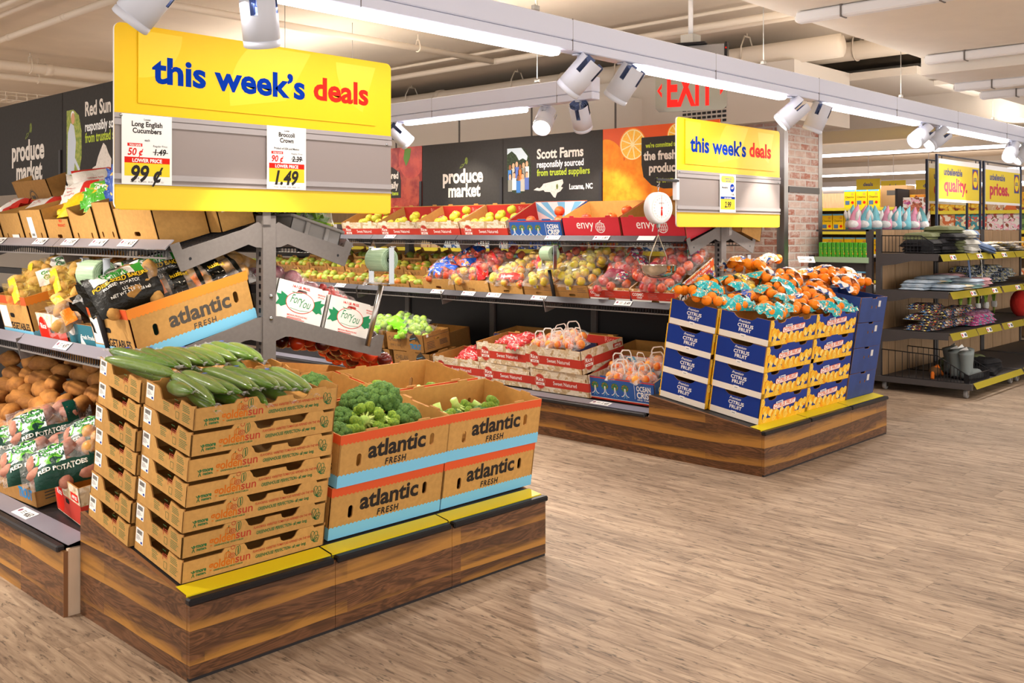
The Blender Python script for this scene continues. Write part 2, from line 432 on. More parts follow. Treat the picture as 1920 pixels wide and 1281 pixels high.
def brick_mat():
    m, nt, p = base('whitewashed_brick'); L = nt.links.new
    x, y, z = sep(nt, 'World'); u = mathn(nt, 'ADD', x, y)
    wob = noisen(nt, comb(nt, mathn(nt, 'MULTIPLY', u, 14.), mathn(nt, 'MULTIPLY', z, 14.)), 1., 2.)
    v = comb(nt, mathn(nt, 'ADD', u, mathn(nt, 'MULTIPLY', wob, .012)), mathn(nt, 'ADD', z, mathn(nt, 'MULTIPLY', wob, .014)))
    bt = N(nt, 'ShaderNodeTexBrick'); L(v, bt.inputs['Vector'])
    bt.inputs['Scale'].default_value = 1.; bt.inputs['Mortar Size'].default_value = .011; bt.inputs['Mortar Smooth'].default_value = .35
    bt.inputs['Brick Width'].default_value = .225; bt.inputs['Row Height'].default_value = .074; bt.inputs['Bias'].default_value = -.1
    bt.inputs['Color1'].default_value = hexc('b4705a'); bt.inputs['Color2'].default_value = hexc('dcc2b2'); bt.inputs['Mortar'].default_value = hexc('d9cfc6')
    pt = noisen(nt, comb(nt, mathn(nt, 'MULTIPLY', u, 9.), mathn(nt, 'MULTIPLY', z, 16.)), 1., 5., .7)
    wash = ramp(nt, pt, [(.45, '000000'), (.62, 'ffffff')])
    c = mixc(nt, mathn(nt, 'MULTIPLY', wash, .75), bt.outputs['Color'], 'e6d8cc')
    L(c, p.inputs['Base Color']); p.inputs['Roughness'].default_value = .85
    b = N(nt, 'ShaderNodeBump', Strength=.6, Distance=.008); b.invert = True
    L(mathn(nt, 'ADD', bt.outputs['Fac'], mathn(nt, 'MULTIPLY', pt, -.4)), b.inputs['Height']); L(b.outputs[0], p.inputs['Normal'])
    return m
FLOOR = floor_mat(); WALNUT = walnut_mat(); BRICK = brick_mat()
CEIL = M('ceiling_paint', 'eee0cf', .9, mott=.03, scale=1.5)
SOFF = M('soffit_paint', 'ece3d8', .8)
PIPE = M('pipe_paint', 'f2e4d2', .6)
PANEL = M('dropped_panel', 'eee7de', .85, mott=.02, scale=3)
STEEL = M('brushed_steel', 'b9b6b2', .32, metal=1., mott=.08, scale=30, stretch=(1, 1, .05))
CHROME = M('chrome', 'a2a4a6', .16, metal=1.)
GREY = M('grey_powder_coat', '716b68', .5, mott=.04, scale=60)
DARK = M('charcoal_metal', '2b292b', .45)
BLACK = M('black_plastic', '17161a', .35)
RACK = M('rack_grey_metal', '4b4747', .5)
WHITEM = M('white_enamel', 'eeeef2', .35)
WHITE = M('white_paper', 'f6f4f0', .7)
PLY = M('bare_plywood', 'd9c1a8', .8, mott=.08, scale=6, stretch=(1, 1, .3))
EDGE = M('board_edge_brown', '8a6142', .6)
RAIL = M('blue_grey_rail', '85838f', .3, spec=.6)
RAILG = M('grey_price_rail', '8f8b92', .2, spec=.7)
RAILD = M('dark_price_rail', '35333a', .45, spec=.6)
YEL = M('yellow_strip', 'e8d21c', .4)
SIGNY = M('sign_yellow', 'f2c404', .5)
SIGNY2 = M('sign_yellow_light', 'f5d030', .42)
SIGNG = M('sign_warm_grey', '958a86', .5)
CLEAR = film('clear_plastic', fac=.2, rough=.08, bump=.05, scale=3)
BLUE = M('print_blue', '00329c', .8, spec=.08); RED = M('print_red', 'dc2414', .7, spec=.15)
INK = M('print_black', '231d1b', .6); INKG = M('print_grey', '4c463f', .6)
TUBE = M('lamp_tube', 'ffffff', .4, emit='fff8ff', es=6.5)
SLATE = M('chalkboard', '35322f', .75, mott=.06, scale=40)
CHALK = M('chalk_print', 'e6dcd0', .8, alt='c9bdb0', scale=60, lo=.5, hi=.7)
LIME = M('print_lime', 'b6c832', .6)
WOODB = M('back_panel_oak', 'a98763', .6, mott=.12, scale=9, stretch=(8, 8, .6))
def LP(*a): return [tuple(p) for p in a]

# floor, ceilings and outer walls
b = MB(); b.box(-5, 30, -4, 24, -.1, 0, FLOOR); struct('floor', b)
b = MB(); b.box(-5, 30, -4, 24, 3.55, 3.7, CEIL); struct('ceiling', b)
b = MB(); b.box(-8, 30, 22, 22.2, 0, 3.6, M('far_wall', 'e6dccf', .9)); struct('wall_back', b)
b = MB(); b.box(28, 28.2, -6, 22, 0, 3.6, M('far_wall_grey', 'e2d9cd', .9)); struct('wall_right', b)
# brick column with steel corner guards
b = MB(); b.box(8.92, 9.72, 4.8, 5.82, 0, 2.62, BRICK); col = struct('column', b)
b = MB()
for (x, y, sx, sy) in ((8.92, 4.8, 1, 1), (9.72, 4.8, -1, 1), (8.92, 5.82, 1, -1)):
    b.box(min(x-sx*.006, x+sx*.075), max(x-sx*.006, x+sx*.075), min(y-sy*.006, y), max(y-sy*.006, y), 0, 2.6, STEEL)
    b.box(min(x-sx*.006, x), max(x-sx*.006, x), min(y, y+sy*.075), max(y, y+sy*.075), 0, 2.6, STEEL)
b.box(9.0, 9.65, 4.788, 4.8, 1.93, 1.99, M('dark_steel_strip', '6a6663', .4, metal=.8))
struct('trim_1', b)
# soffits and ducts
b = MB(); b.box(8.75, 9.95, 4.6, 16, 2.62, 3.2, SOFF); b.box(8.3, 8.75, 6.4, 16, 2.62, 2.98, SOFF)
for y in (6.4, 7.6, 8.8, 10.0, 11.2): b.box(8.29, 8.3, y, y+.02, 2.62, 2.98, GREY)
b.box(11.6, 13.2, 3.3, 16, 2.78, 3.5, SOFF); b.box(17.5, 18.2, 3.3, 16, 2.95, 3.5, SOFF); b.box(9.95, 11.6, 3.9, 16, 3.12, 3.2, SOFF); struct('ceiling_soffit', b)
b = MB()
for i in range(9):
    for j in range(9): b.box(8.742, 8.75, 5.35+i*.06, 5.39+i*.06, 2.66+j*.045, 2.685+j*.045, DARK)
b.box(8.735, 8.742, 5.30, 5.93, 2.63, 2.645, WHITEM); b.box(8.735, 8.742, 5.30, 5.93, 3.07, 3.085, WHITEM)
struct('trim_2', b)
# dropped ceiling over the main aisle, with bare strip fixtures along its edge
b = MB(); b.box(4.4, 8.1, -3.0, 3.14, 2.95, 2.99, PANEL); struct('ceiling_panel', b); b = MB(); b.box(8.1, 30, -3.0, 3.14, 2.81, 2.99, PANEL); struct('ceiling_panel', b); b = MB(); b.box(10.4, 30, 3.14, 3.9, 3.05, 3.1, PANEL)
struct('ceiling_panel', b)
def strip_fixture(x, y0, y1, z, label):
    t = thing('strip_fixture', label, 'light fixture', T(x, (y0+y1)/2, z), 'bare strip fixtures under the dropped ceiling'); h = (y1-y0)/2
    b = MB(); b.rbox(-.035, .035, -h, h, 0, .07, WHITEM, .01)
    for k in range(int((y1-y0)/.6)): b.box(-.04, .04, h-.3-k*.6-.01, h-.3-k*.6, -.004, .074, GREY)
    obj('housing', b, t)
    b = MB(); b.lathe([(.0, 0), (.024, 0), (.024, .012), (0, .012)], WHITE, 12, T(0, h, .035) @ R('X', -90)); obj('end_cap', b, t)
for i, (x, y0, y1, z, l) in enumerate([(5.85, -.4, 3.05, 2.875, 'white strip fixture nearest the camera under the dropped ceiling panel'),
        (8.0, -.5, 3.06, 2.875, 'white strip fixture at the step of the dropped ceiling panel'),
        (8.75, -.5, 3.1, 2.74, 'white strip fixture just past the dropped ceiling step'),
        (9.45, -.5, 3.12, 2.74, 'white strip fixture farthest along the dropped ceiling edge')]):
    strip_fixture(x, y0, y1, z, l)

# ------------------------------------------------------------------ plinths, end caps and gondolas
SLP = math.atan(.13/.88)
def panel_faces(b, x0, x1, y0, y1, z0, z1): b.box(x0, x1, y0, y1, z0, z1, WALNUT)
def endcap_plinth(x0, seams, label):
    t = thing('display_plinth', label, 'plinth', T(x0, 3.137, 0)); w = seams[-1]; d = .885
    for a, c in zip(seams, seams[1:]):
        b = MB(); b.box(a+.001, c-.001, 0, .018, .012, .272, WALNUT); b.box(a+.001, c-.001, .003, .018, 0, .012, DARK); obj('front_panel', b, t)
        b = MB(); b.rbox(a+(.004 if a else -.006), c-(.012 if c < w else -.006), -.014, .022, .262, .288, BLACK, .006); obj('edge_trim', b, t)
        b = MB(); sl = .13/.88
        b.add([(a+.004, .024, .2905), (c-.004, .024, .2905), (c-.004, .105, .2905+.081*sl), (a+.004, .105, .2905+.081*sl)], [(0, 1, 2, 3)], YEL); b.box(a+.004, c-.004, .024, .03, .27, .2904, YEL)
        obj('price_strip', b, t)
    prof = [(.019, 0), (d, 0), (d, .413), (.019, .284)]
    for xa in (0, w-.018):
        b = MB(); b.plate(prof, .018, WALNUT, FR((xa+.018, 0, 0), (0, 1, 0), (0, 0, 1)), edge=EDGE); obj('side_panel', b, t)
    b = MB(); b.add([(.018, .02, .285), (w-.018, .02, .285), (w-.018, d, .285+.865*.1477), (.018, d, .285+.865*.1477)], [(0, 1, 2, 3)], DARK)
    b.box(.018, w-.018, .85, d, 0, .40, DARK); obj('deck', b, t)
    return t
endcap_plinth(1.686, [0, .61, 1.225, 1.832], 'walnut end plinth with yellow strip under the cucumber and broccoli cartons')
endcap_plinth(5.58, [0, .61, 1.23, 1.842], 'walnut end plinth with yellow strip under the blue citrus cartons')
def run_plinth(X, y0, y1, label, seams):
    """low walnut base along a shelf side, facing -X"""
    t = thing('shelf_plinth', label, 'plinth', T(X, y0, 0))
    for a, c in zip(seams, seams[1:]):
        b = MB(); b.box(0, .018, a, c-.002, .0, .262, WALNUT); obj('front_panel', b, t)
        b = MB(); b.rbox(-.016, .02, a+(.03 if a == 0 else .004), c-.004, .255, .282, DARK, .006); obj('edge_trim', b, t)
        b = MB(); b.add([(.02, a+.003, .284), (.105, a+.003, .301), (.105, c-.003, .301), (.02, c-.003, .284)], [(0, 3, 2, 1)], RAIL); obj('price_rail', b, t)
    b = MB(); b.box(.018, .16, 0, .018, 0, .27, PLY); b.box(0, .018, -.001, .0, 0, .262, EDGE); obj('end_panel', b, t)
    b = MB(); L_ = seams[-1]; b.add([(.02, .018, .281), (.91, .018, .281+.89*.1477), (.91, L_, .281+.89*.1477), (.02, L_, .281)], [(0, 3, 2, 1)], DARK)
    b.box(.87, .91, .02, L_, 0, .40, DARK); obj('deck', b, t)
run_plinth(1.622, 4.03, 12, 'low walnut base under the potato shelves', [0, 1.2, 2.4, 3.6, 4.8])
run_plinth(5.587, 4.026, 12, 'low walnut base under the red apple cartons', [0, 1.22, 2.44, 3.66, 4.88])

UPB = [(.035, 1.577), (.055, 1.59), (.137, 1.555), (.438, 1.466), (.452, 1.50), (.496, 1.485), (.443, 1.369), (.427, 1.372), (.107, 1.485), (.067, 1.471), (.035, 1.469)]
LOB = [(.035, 1.143), (.067, 1.140), (.60, .985), (.655, 1.01), (.697, 1.002), (.673, .896), (.645, .898), (.126, 1.038), (.095, 1.041), (.035, 1.024)]
def gondola(cx, y0, nb, label, tip_dx=0.):
    BW = 1.22
    t = thing('produce_gondola', label, 'shelving', T(cx, y0, 0))
    for k in range(nb+1):
        b = MB(); b.box(-.035, .035, -.03, .03, .0, 1.62, GREY)
        if k == 0:
            for z in range(40): b.box(-.0362, -.035, -.012, .004, .06+z*.038, .082+z*.038, BLACK); b.box(.035, .0362, -.012, .004, .06+z*.038, .082+z*.038, BLACK)
        b.rbox(-.05, .05, -.025, .025, .0, .06, GREY, .01)
        p = obj('upright_post', b, t, T(0, k*BW, 0))
        if k == 0:
            for z in (1.24, 1.135):
                b = MB(); b.ball((0, 0, 0), (.011, .006, .011), CHROME, 10, 6); obj('bolt', b, p, T(.008, -.032, z))
        for sg in (-1, 1):
            for pr in (UPB, LOB):
                b = MB(); pts = [(sg*(x+tip_dx*(x > .3)), z) for x, z in pr]
                if sg < 0: pts = pts[::-1]
                b.plate(pts, .005, GREY, FR((0, -.004, 0), (1, 0, 0), (0, 0, 1)))
                if k == 0: b.disc(sg*(.40 if pr is UPB else .60), 1.425 if pr is UPB else .955, .007, BLACK, FR((0, -.0045, 0), (1, 0, 0), (0, 0, 1)), n=10)
                obj('shelf_bracket', b, t, T(0, k*BW-.018, 0))
    for k in range(nb):
        b = MB(); b.box(-.012, .012, k*BW+.03, (k+1)*BW-.03, .42, .98, DARK)
        for z in (1.0, 1.25, 1.45): b.box(-.02, .02, k*BW+.03, (k+1)*BW-.03, z, z+.04, DARK)
        obj('back_rail', b, t)
        for sg in (-1, 1):
            for (xa, za, xb, zb) in ((.05, 1.572, .44, 1.462), (.05, 1.128, .62, .977)):
                xb += tip_dx
                ya, yb = k*BW+.004, (k+1)*BW-.026
                # wire deck
                b = MB()
                n = 38 if za > 1.3 else 46
                for i in range(n+1):
                    y = ya+(yb-ya)*i/n
                    b.tube([(sg*xa, y, za), (sg*xb, y, zb), (sg*(xb+.03), y, zb+.022)], .0018, DARK, 3, smooth=False, cap=False)
                for i in range(6):
                    q = i/5; b.box(min(sg*(xa+(xb-xa)*q), sg*(xa+(xb-xa)*q+.005)), max(sg*(xa+(xb-xa)*q), sg*(xa+(xb-xa)*q+.005)), ya, yb, za+(zb-za)*q-.009, za+(zb-za)*q-.002, DARK)
                sl = (zb-za)/(xb-xa)
                b.add([(sg*xa, ya, za-.004), (sg*xb, ya, zb-.004), (sg*xb, yb, zb-.004), (sg*xa, yb, za-.004)], [(0, 1, 2, 3)], DARK)
                for i in range(n+1):
                    y = ya+(yb-ya)*i/n; b.box(min(sg*(xb+.052), sg*(xb+.056)), max(sg*(xb+.052), sg*(xb+.056)), y-.002, y+.002, zb-.03, zb+.008, DARK)
                b.box(min(sg*(xb+.04), sg*(xb+.058)), max(sg*(xb+.04), sg*(xb+.058)), ya, yb, zb-.038, zb-.03, GREY)
                d = obj('shelf_deck', b, t)
                b = MB(); e = .035
                prof = [(xb+.03, zb+.048), (xb+.072, zb+.006), (xb+.068, zb+.002), (xb+.026, zb+.044)]
                v = [(sg*x, y, z) for y in (ya-.008, yb+.016) for x, z in prof]
                rm = RAILG if (cx < 4 and za > 1.3) else RAIL if cx < 4 else RAILD
                b.add(v, [(0, 1, 5, 4), (1, 2, 6, 5), (2, 3, 7, 6), (3, 0, 4, 7), (3, 2, 1, 0), (4, 5, 6, 7)], rm)
                obj('price_rail', b, t)
    return t
gondola(2.585, 4.08, 4, 'grey two-sided produce gondola of the cucumber end cap')
gondola(6.59, 4.08, 5, 'grey two-sided produce gondola of the citrus end cap')
# ------------------------------------------------------------------ light tracks, spots, ceiling runs
def rod(a, c, r, mat, n=10): return MB().tube([a, c], r, mat, n)
def track(label, o, ax, L_, tubes):
    """grey-white trunking along +x of the frame; tubes = (start, end) of each lit diffuser"""
    t = thing('light_track', label, 'light fixture', o if ax == 'X' else o @ R('Z', 90))
    b = MB(); b.rbox(0, L_, -.05, .05, -.005, .11, M('track_enamel', 'dde2f6', .4), .006)
    b.rbox(0, L_, -.047, .047, -.062, -.007, M('track_enamel', 'dde2f6', .4), .005)
    for k in range(int(L_/1.45)+1): b.box(.35+k*1.45, .352+k*1.45, -.0505, .0505, -.062, .111, GREY)
    obj('trunking', b, t)
    for a, c in tubes:
        b = MB(); b.rbox(a, c, -.04, .04, -.098, -.06, TUBE, .014); obj('tube_lamp', b, t)
    for k in range(int(L_/2.4)+1):
        b = MB(); x = .6+k*2.4; b.tube([(x, 0, .11), (x, 0, 1.0)], .003, STEEL, 5); b.box(x-.02, x+.02, -.012, .012, .11, .15, STEEL); obj('hanger_wire', b, t)
    return t
track('long light track crossing above both yellow deal signs', T(.9, TRACK_Y, TRACK_Z), 'X', 16, [(1.4, 3.17), (3.89, 5.68), (6.34, 8.15), (8.75, 10.6), (11.3, 13.1)])
track('shorter light track running away between the two gondolas', T(5.82, 4.68, TRACK_Z), 'Y', 7, [(.72, 2.2), (3.3, 5.0)])
FIN = M('spot_fins', '6f7ea8', .4); SPW = M('spot_enamel', 'd3d7e4', .4); LENS = M('spot_lens', 'ffffff', .3, emit='fff2df', es=4.)
def spot(P, d, label, power=34, ang=62):
    """track spot hanging under P, shining along d"""
    t = thing('track_spotlight', label, 'spotlight', T(P), 'white track spotlights')
    d = Vector(d).normalized(); c = Vector((0, 0, -.115))+d*.0
    Z = -d; X_ = Vector((0, 0, 1)).cross(Z).normalized(); Y_ = Z.cross(X_)
    F = Matrix(((X_.x, Y_.x, Z.x, c.x), (X_.y, Y_.y, Z.y, c.y), (X_.z, Y_.z, Z.z, c.z), (0, 0, 0, 1)))
    b = MB(); b.tube([(0, 0, 0), (0, 0, -.06)], .017, SPW, 10); b.rbox(-.05, .05, -.02, .02, -.008, .002, SPW, .004); obj('mount_stem', b, t)
    r = .076; b = MB()
    b.lathe([(r-.006, -.115), (r, -.11), (r, -.088), (r-.003, -.087), (r-.003, -.083), (r, -.082), (r, .02)], SPW, 28, F)
    pieces = 4; n = 9                                     # rear sleeve parted by four slots
    for q in range(pieces):
        a0 = math.pi/2*q+.2; a1 = math.pi/2*(q+1)-.2
        for (rr, zt) in ((r, .112), (.062, .10), (.049, .095), (.035, .09)):
            b.grid(lambda u, v: (rr*math.cos(a0+(a1-a0)*u), rr*math.sin(a0+(a1-a0)*u), .02+(zt-.02)*v), n, 1, SPW if rr == r else FIN, True, F)
            b.grid(lambda u, v: ((rr-.003*v)*math.cos(a0+(a1-a0)*u), (rr-.003*v)*math.sin(a0+(a1-a0)*u), zt), n, 1, SPW if rr == r else FIN, False, F)
            b.grid(lambda u, v: ((rr-.003)*math.cos(a1+(a0-a1)*u), (rr-.003)*math.sin(a1+(a0-a1)*u), .02+(zt-.02)*v), n, 1, FIN, True, F)
    b.lathe([(0, .02), (r, .0201)], FIN, 28, F); b.lathe([(r-.0005, .0202), (r-.0005, .021)], BLACK, 28, F)
    obj('housing', b, t)
    b = MB(); b.lathe([(0, -.108), (r-.007, -.1075)], LENS, 24, F); obj('lens', b, t)
    l = bpy.data.lights.new('spot_lamp', 'SPOT'); l.energy = power; l.spot_size = math.radians(ang); l.spot_blend = .6; l.color = (1, .9, .78); l.shadow_soft_size = .05
    lo = bpy.data.objects.new('spot_lamp', l); COL.objects.link(lo)
    pos = Vector(P)+c+d*.125; lo.matrix_world = Matrix.Translation(pos) @ d.to_track_quat('-Z', 'Y').to_matrix().to_4x4()
SZ = TRACK_Z-.066
for x, y, d, lb, p in [
    (1.74, TRACK_Y, (-.35, .35, -.62), 'white spotlight at the upper left corner of the near deals sign', 70),
    (2.22, TRACK_Y, (.25, .22, -1), 'white spotlight with fins up over the near deals sign', 70),
    (4.27, TRACK_Y, (-.25, .66, -.72), 'white spotlight just left of the tube above the exit sign', 70),
    (4.68, TRACK_Y, (-.15, .6, -.85), 'white spotlight beside the end of the tube above the exit sign', 70),
    (6.72, TRACK_Y, (-.45, .62, -.68), 'white spotlight above the right end of the far deals sign', 12),
    (7.12, TRACK_Y, (-.1, .4, -.95), 'shaded white spotlight over the brick column', 60),
    (9.15, TRACK_Y, (-.85, .2, -.5), 'white spotlight right of the brick column on the long track', 70),
    (9.55, TRACK_Y, (-.8, .5, -.65), 'shaded white spotlight behind another right of the column', 70),
    (11.7, TRACK_Y, (-.75, .0, -.65), 'white spotlight above the prices sign', 60),
    (12.1, TRACK_Y, (-.6, .5, -.7), 'white spotlight cut by the right picture edge', 60),
    (5.82, 5.20, (-.72, -.35, -.62), 'lit white spotlight shining towards the camera on the shorter track', 150),
    (5.82, 4.83, (.62, .3, -.75), 'finned white spotlight at the end of the shorter track', 40),
    (5.82, 6.97, (.75, -.25, -.65), 'small white spotlight right of the near deals sign', 28),
    (5.82, 9.0, (.8, .1, -.65), 'white spotlight hidden behind the near deals sign', 120),
]: spot((x, y, SZ), d, lb, p)
track('added light track over the middle aisle behind the near deals sign', T(4.35, 6.0, TRACK_Z), 'Y', 3.2, [])  # added track, hidden from view, to light the far shelves and tomatoes
for y, d, lb in [(6.3, (.72, -.5, -.75), 'added white spotlight over the middle aisle nearest the camera'), (6.9, (.75, -.25, -.7), 'second added white spotlight over the middle aisle'), (7.7, (.75, .0, -.7), 'third added white spotlight over the middle aisle'), (8.7, (.75, .1, -.75), 'farthest added white spotlight over the middle aisle'), (6.1, (-.5, -.75, -.75), 'added white spotlight over the middle aisle turned to the tomatoes')]:
    spot((4.35, y, SZ), d, lb, 230 if d[0] < 0 else 110)  # fill spots of the added track, strongest on the tomatoes
# left aisle track: lights the potato side
track('light track over the left aisle above the potato shelves', T(.2, 4.6, TRACK_Z+.1), 'Y', 7, [(.5, 2.0), (2.6, 4.1)])
for y, d, lb in [(5.6, (.85, -.2, -.75), 'white spotlight over the left aisle nearest the camera'), (7.9, (.85, .1, -.75), 'white spotlight over the left aisle farther back'), (4.9, (.8, -.25, -.85), 'white spotlight at the front end of the left aisle track')]:
    spot((.2, y, SZ+.1), d, lb, 130)

# pipes, hangers and the cable tray under the ceiling
def pipe(name, label, a, c, r, mat=PIPE, clamps=(), flange=()):
    a = Vector(a); c = Vector(c); t = thing(name, label, 'pipe', T(a)); d = c-a; L_ = d.length; u = d.normalized()
    b = MB(); b.tube([(0, 0, 0), d], r, mat, 12)
    for q in flange: b.tube([u*(q-.04), u*(q+.04)], r*1.14, mat, 12)
    obj('pipe_run', b, t)
    for q in clamps:
        b = MB(); w = Vector((-u.y, u.x, 0)); p = u*q
        b.tube([p+w*(r*1.1)+Vector((0, 0, -r*.2)), p+w*(r*1.0)+Vector((0, 0, r*.9)), p+w*(r*.45)+Vector((0, 0, r*1.6+.03))], .008, mat, 5)
        b.tube([p-w*(r*1.1)+Vector((0, 0, -r*.2)), p-w*(r*1.0)+Vector((0, 0, r*.9)), p-w*(r*.45)+Vector((0, 0, r*1.6+.03))], .008, mat, 5)
        b.tube([p+w*(r*math.cos(k*math.pi/8)*1.06)-Vector((0, 0, r*1.06*math.sin(k*math.pi/8))) for k in range(9)], .009, mat, 5)
        b.tube([p+w*r*.45+Vector((0, 0, r*1.6+.03)), p-w*r*.45+Vector((0, 0, r*1.6+.03))], .01, mat, 5)
        b.tube([p+Vector((0, 0, r*1.6+.03)), p+Vector((0, 0, 3.55-a.z))], .007, mat, 5)
        obj('pipe_hanger', b, t)
pipe('ceiling_pipe', 'thick white pipe running away behind the long light track', (8.9, 4.2, 3.3), (8.9, 16, 3.3), .115, clamps=(1.0, 2.6, 4.2, 6.2), flange=(3.4, 5.6))
pipe('ceiling_pipe', 'second thick white pipe above the brick column', (9.9, 3.3, 3.42), (9.9, 12, 3.42), .10, clamps=(1.2, 3.5))
pipe('ceiling_pipe', 'thin white pipe crossing the ceiling above the near deals sign', (2.0, 7.62, 3.4), (7.75, 7.62, 3.4), .032, clamps=(4.6,))
pipe('ceiling_pipe', 'thin white pipe with a black cable beside it, running away over the scale', (7.7, 4.0, 3.4), (7.7, 12, 3.4), .032, flange=(3.6,))
pipe('ceiling_conduit', 'thin dark-lined conduit along the ceiling over the scale', (7.52, 4.0, 3.47), (7.52, 12, 3.47), .016)
pipe('ceiling_pipe', 'thin white pipe slanting over the upper left ceiling', (3.52, 6.6, 3.4), (3.52, 14, 3.4), .03, flange=(2.1, 3.4))
pipe('ceiling_conduit', 'white conduit nearest the upper left picture corner', (3.15, 6.6, 3.42), (3.15, 14, 3.42), .02)
pipe('ceiling_conduit', 'second white conduit at the upper left picture corner', (3.02, 6.6, 3.42), (3.02, 14, 3.42), .02)
pipe('ceiling_pipe', 'thick white pipe at the upper left above the produce market board', (0, 11.6, 3.38), (7.5, 11.6, 3.38), .06, clamps=(4.3,), flange=(4.5,))
pipe('ceiling_pipe', 'thinner white pipe under the thick one at the upper left', (0, 11.9, 3.3), (8, 11.9, 3.3), .04, clamps=(4.5,))
pipe('ceiling_pipe', 'white pipe behind the exit sign along the ceiling', (7.95, 3.9, 3.42), (7.95, 6.6, 3.42), .03)
def wire_tray(x0, x1, y, z, label):
    t = thing('cable_tray', label, 'cable tray', T(x0, y, z)); b = MB()
    for yy, zz in ((0, 0), (.15, 0), (.3, 0), (0, .09), (.3, .09)): b.tube([(0, yy, zz), (x1-x0, yy, zz)], .006, PIPE, 4)
    for k in range(int((x1-x0)/.12)): b.tube([(k*.12, 0, .09), (k*.12, 0, 0), (k*.12, .3, 0), (k*.12, .3, .09)], .005, PIPE, 4, cap=False)
    obj('wire_mesh', b, t)
wire_tray(3, 8.2, 12.4, 3.1, 'white wire cable tray under the ceiling at the upper left')
# emergency exit sign and projector mount
t = thing('exit_sign', 'red EXIT sign with arrows hanging near the far deals sign', 'exit sign', T(7.0, 4.62, 2.53))
F = FR((0, 0, 0), (.36, -.93, 0), (0, 0, 1))
b = MB(); b.rbox(-.27, .29, .45, .56, -.035, .035, M('sign_housing', '8d8a8a', .4, metal=.7), .006, F); b.rbox(.29, .31, .44, .57, -.04, .04, BLACK, .004, F); b.disc(.30, .52, .008, RED, F, .041, 8); obj('housing', b, t)
b = MB(); b.rbox(-.16, .14, .562, .575, -.10, .10, BLACK, .003, F); b.box(-.06, .06, -.06, .06, .575, .65, M('galvanised', 'b5b5b2', .4, metal=.7)); b.tube([(0, 0, .65), (0, 0, 1.02)], .02, WHITEM, 10); obj('hanger', b, t)
b = MB(); b.plate([(-.27, .02), (.27, .02), (.3, .05), (.3, .44), (-.3, .44), (-.3, .05)], .008, M('mirror_acrylic', 'b8bcb6', .12, metal=.85), F); obj('panel', b, t)
RL = M('exit_red', 'f02018', .4, emit='f01810', es=.9)
b = MB(); b.text('EXIT', .0, .07, .42, RL, F, bold=.03, fit=.40, z=.002)
for s in (-1, 1): b.add([(s*.285, .2, .002), (s*.245, .26, .002), (s*.245, .22, .002), (s*.265, .2, .002), (s*.245, .18, .002), (s*.245, .14, .002)], [(0, 1, 2, 3), (0, 3, 4, 5)] if s > 0 else [(3, 2, 1, 0), (5, 4, 3, 0)], RL, False, F)
obj('letters', b, t)
# far continuous light lines
for i, (x, y0, y1) in enumerate([(15.9, 3.6, 12), (21.8, 3.6, 15), (28.0, 3.0, 16)]):
    t = thing('ceiling_light_line', '{} continuous light line over the far grocery aisles'.format(['nearest', 'middle', 'farthest'][i]), 'light fixture', T(x, y0, 2.8))
    b = MB(); b.box(-.05, .05, 0, y1-y0, 0, .04, TUBE); obj('tube_lamp', b, t)
    b = MB(); b.box(-.12, .12, 0, y1-y0, .04, .2, WHITEM); obj('housing', b, t)

# ------------------------------------------------------------------ yellow deal signs
def rrect(x0, x1, y0, y1, r, n=5):
    p = []
    for cx, cy, a in ((x1-r, y1-r, 0), (x0+r, y1-r, 90), (x0+r, y0+r, 180), (x1-r, y0+r, 270)):
        p += [(cx+r*math.cos(math.radians(a+90*k/n)), cy+r*math.sin(math.radians(a+90*k/n))) for k in range(n+1)]
    return p
def deal_sign(X, label):
    W_, H_ = 1.475, .783
    t = thing('deals_sign', label, 'sign', X); F = FR((0, 0, 0), (1, 0, 0), (0, 0, 1))
    b = MB(); b.plate(rrect(0, W_, 0, H_, .03), .012, SIGNY, F, edge=WHITE, back=WHITE)
    b.poly([(0.004, .004), (W_-.004, .004), (W_-.004, .104), (.004, .104)], SIGNY2, F, z=.0006); b.rect(0.001, W_-.001, .106, .405, SIGNG, F, .0008); obj('board', b, t)
    b = MB(); b.plate([(.1, .452), (1.37, .452), (1.37, .772), (.1, .772)], .004, SIGNY, F @ T(0, 0, .0055))
    b.text('this week’s', .162, .548, .156, BLUE, F, bold=.032, fit=.775, align='L', z=.0062); b.text('deals', 1.322, .555, .152, RED, F, bold=.032, fit=.335, align='R', z=.0062)
    for (cx, cy, r, a0, a1) in ((.1, .76, .2, -90, 0), (.83, .53, .30, 62, 190), (1.37, .75, .25, 180, 250)):
        pts = []
        for k in range(25):
            an = math.radians(a0+(a1-a0)*k/24); pts.append((min(1.368, max(.102, cx+r*math.cos(an))), min(.77, max(.454, cy+r*math.sin(an)))))
        b.poly([(min(1.368, max(.102, cx)), min(.77, max(.454, cy)))]+pts, M('sign_yellow_pale', 'f5d02c', .42), F, z=.0058)
    obj('header_card', b, t)
    b = MB()
    for z0, z1 in ((.385, .405), (.355, .381), (.106, .112), (.128, .152)): b.box(.0, W_, -.008, -.001, z0, z1, M('clear_rail', '9c9391', .15, spec=.8))
    obj('price_rail', b, t)
    for x in (.025, W_-.035):
        b = MB(); b.ball((x, -.009, .395 if x < 1 else .36), (.007, .004, .007), CHROME, 10, 6); obj('bolt', b, t)
    b = MB(); b.box(W_/2-.02, W_/2+.02, .012, .018, -.06, .4, GREY); obj('mast', b, t)
    return t
deal_sign(T(1.829, 4.030, 1.637), "yellow this week's deals sign above the cucumber cartons")
deal_sign(T(5.868, 3.99, 1.575), "yellow this week's deals sign above the citrus cartons")
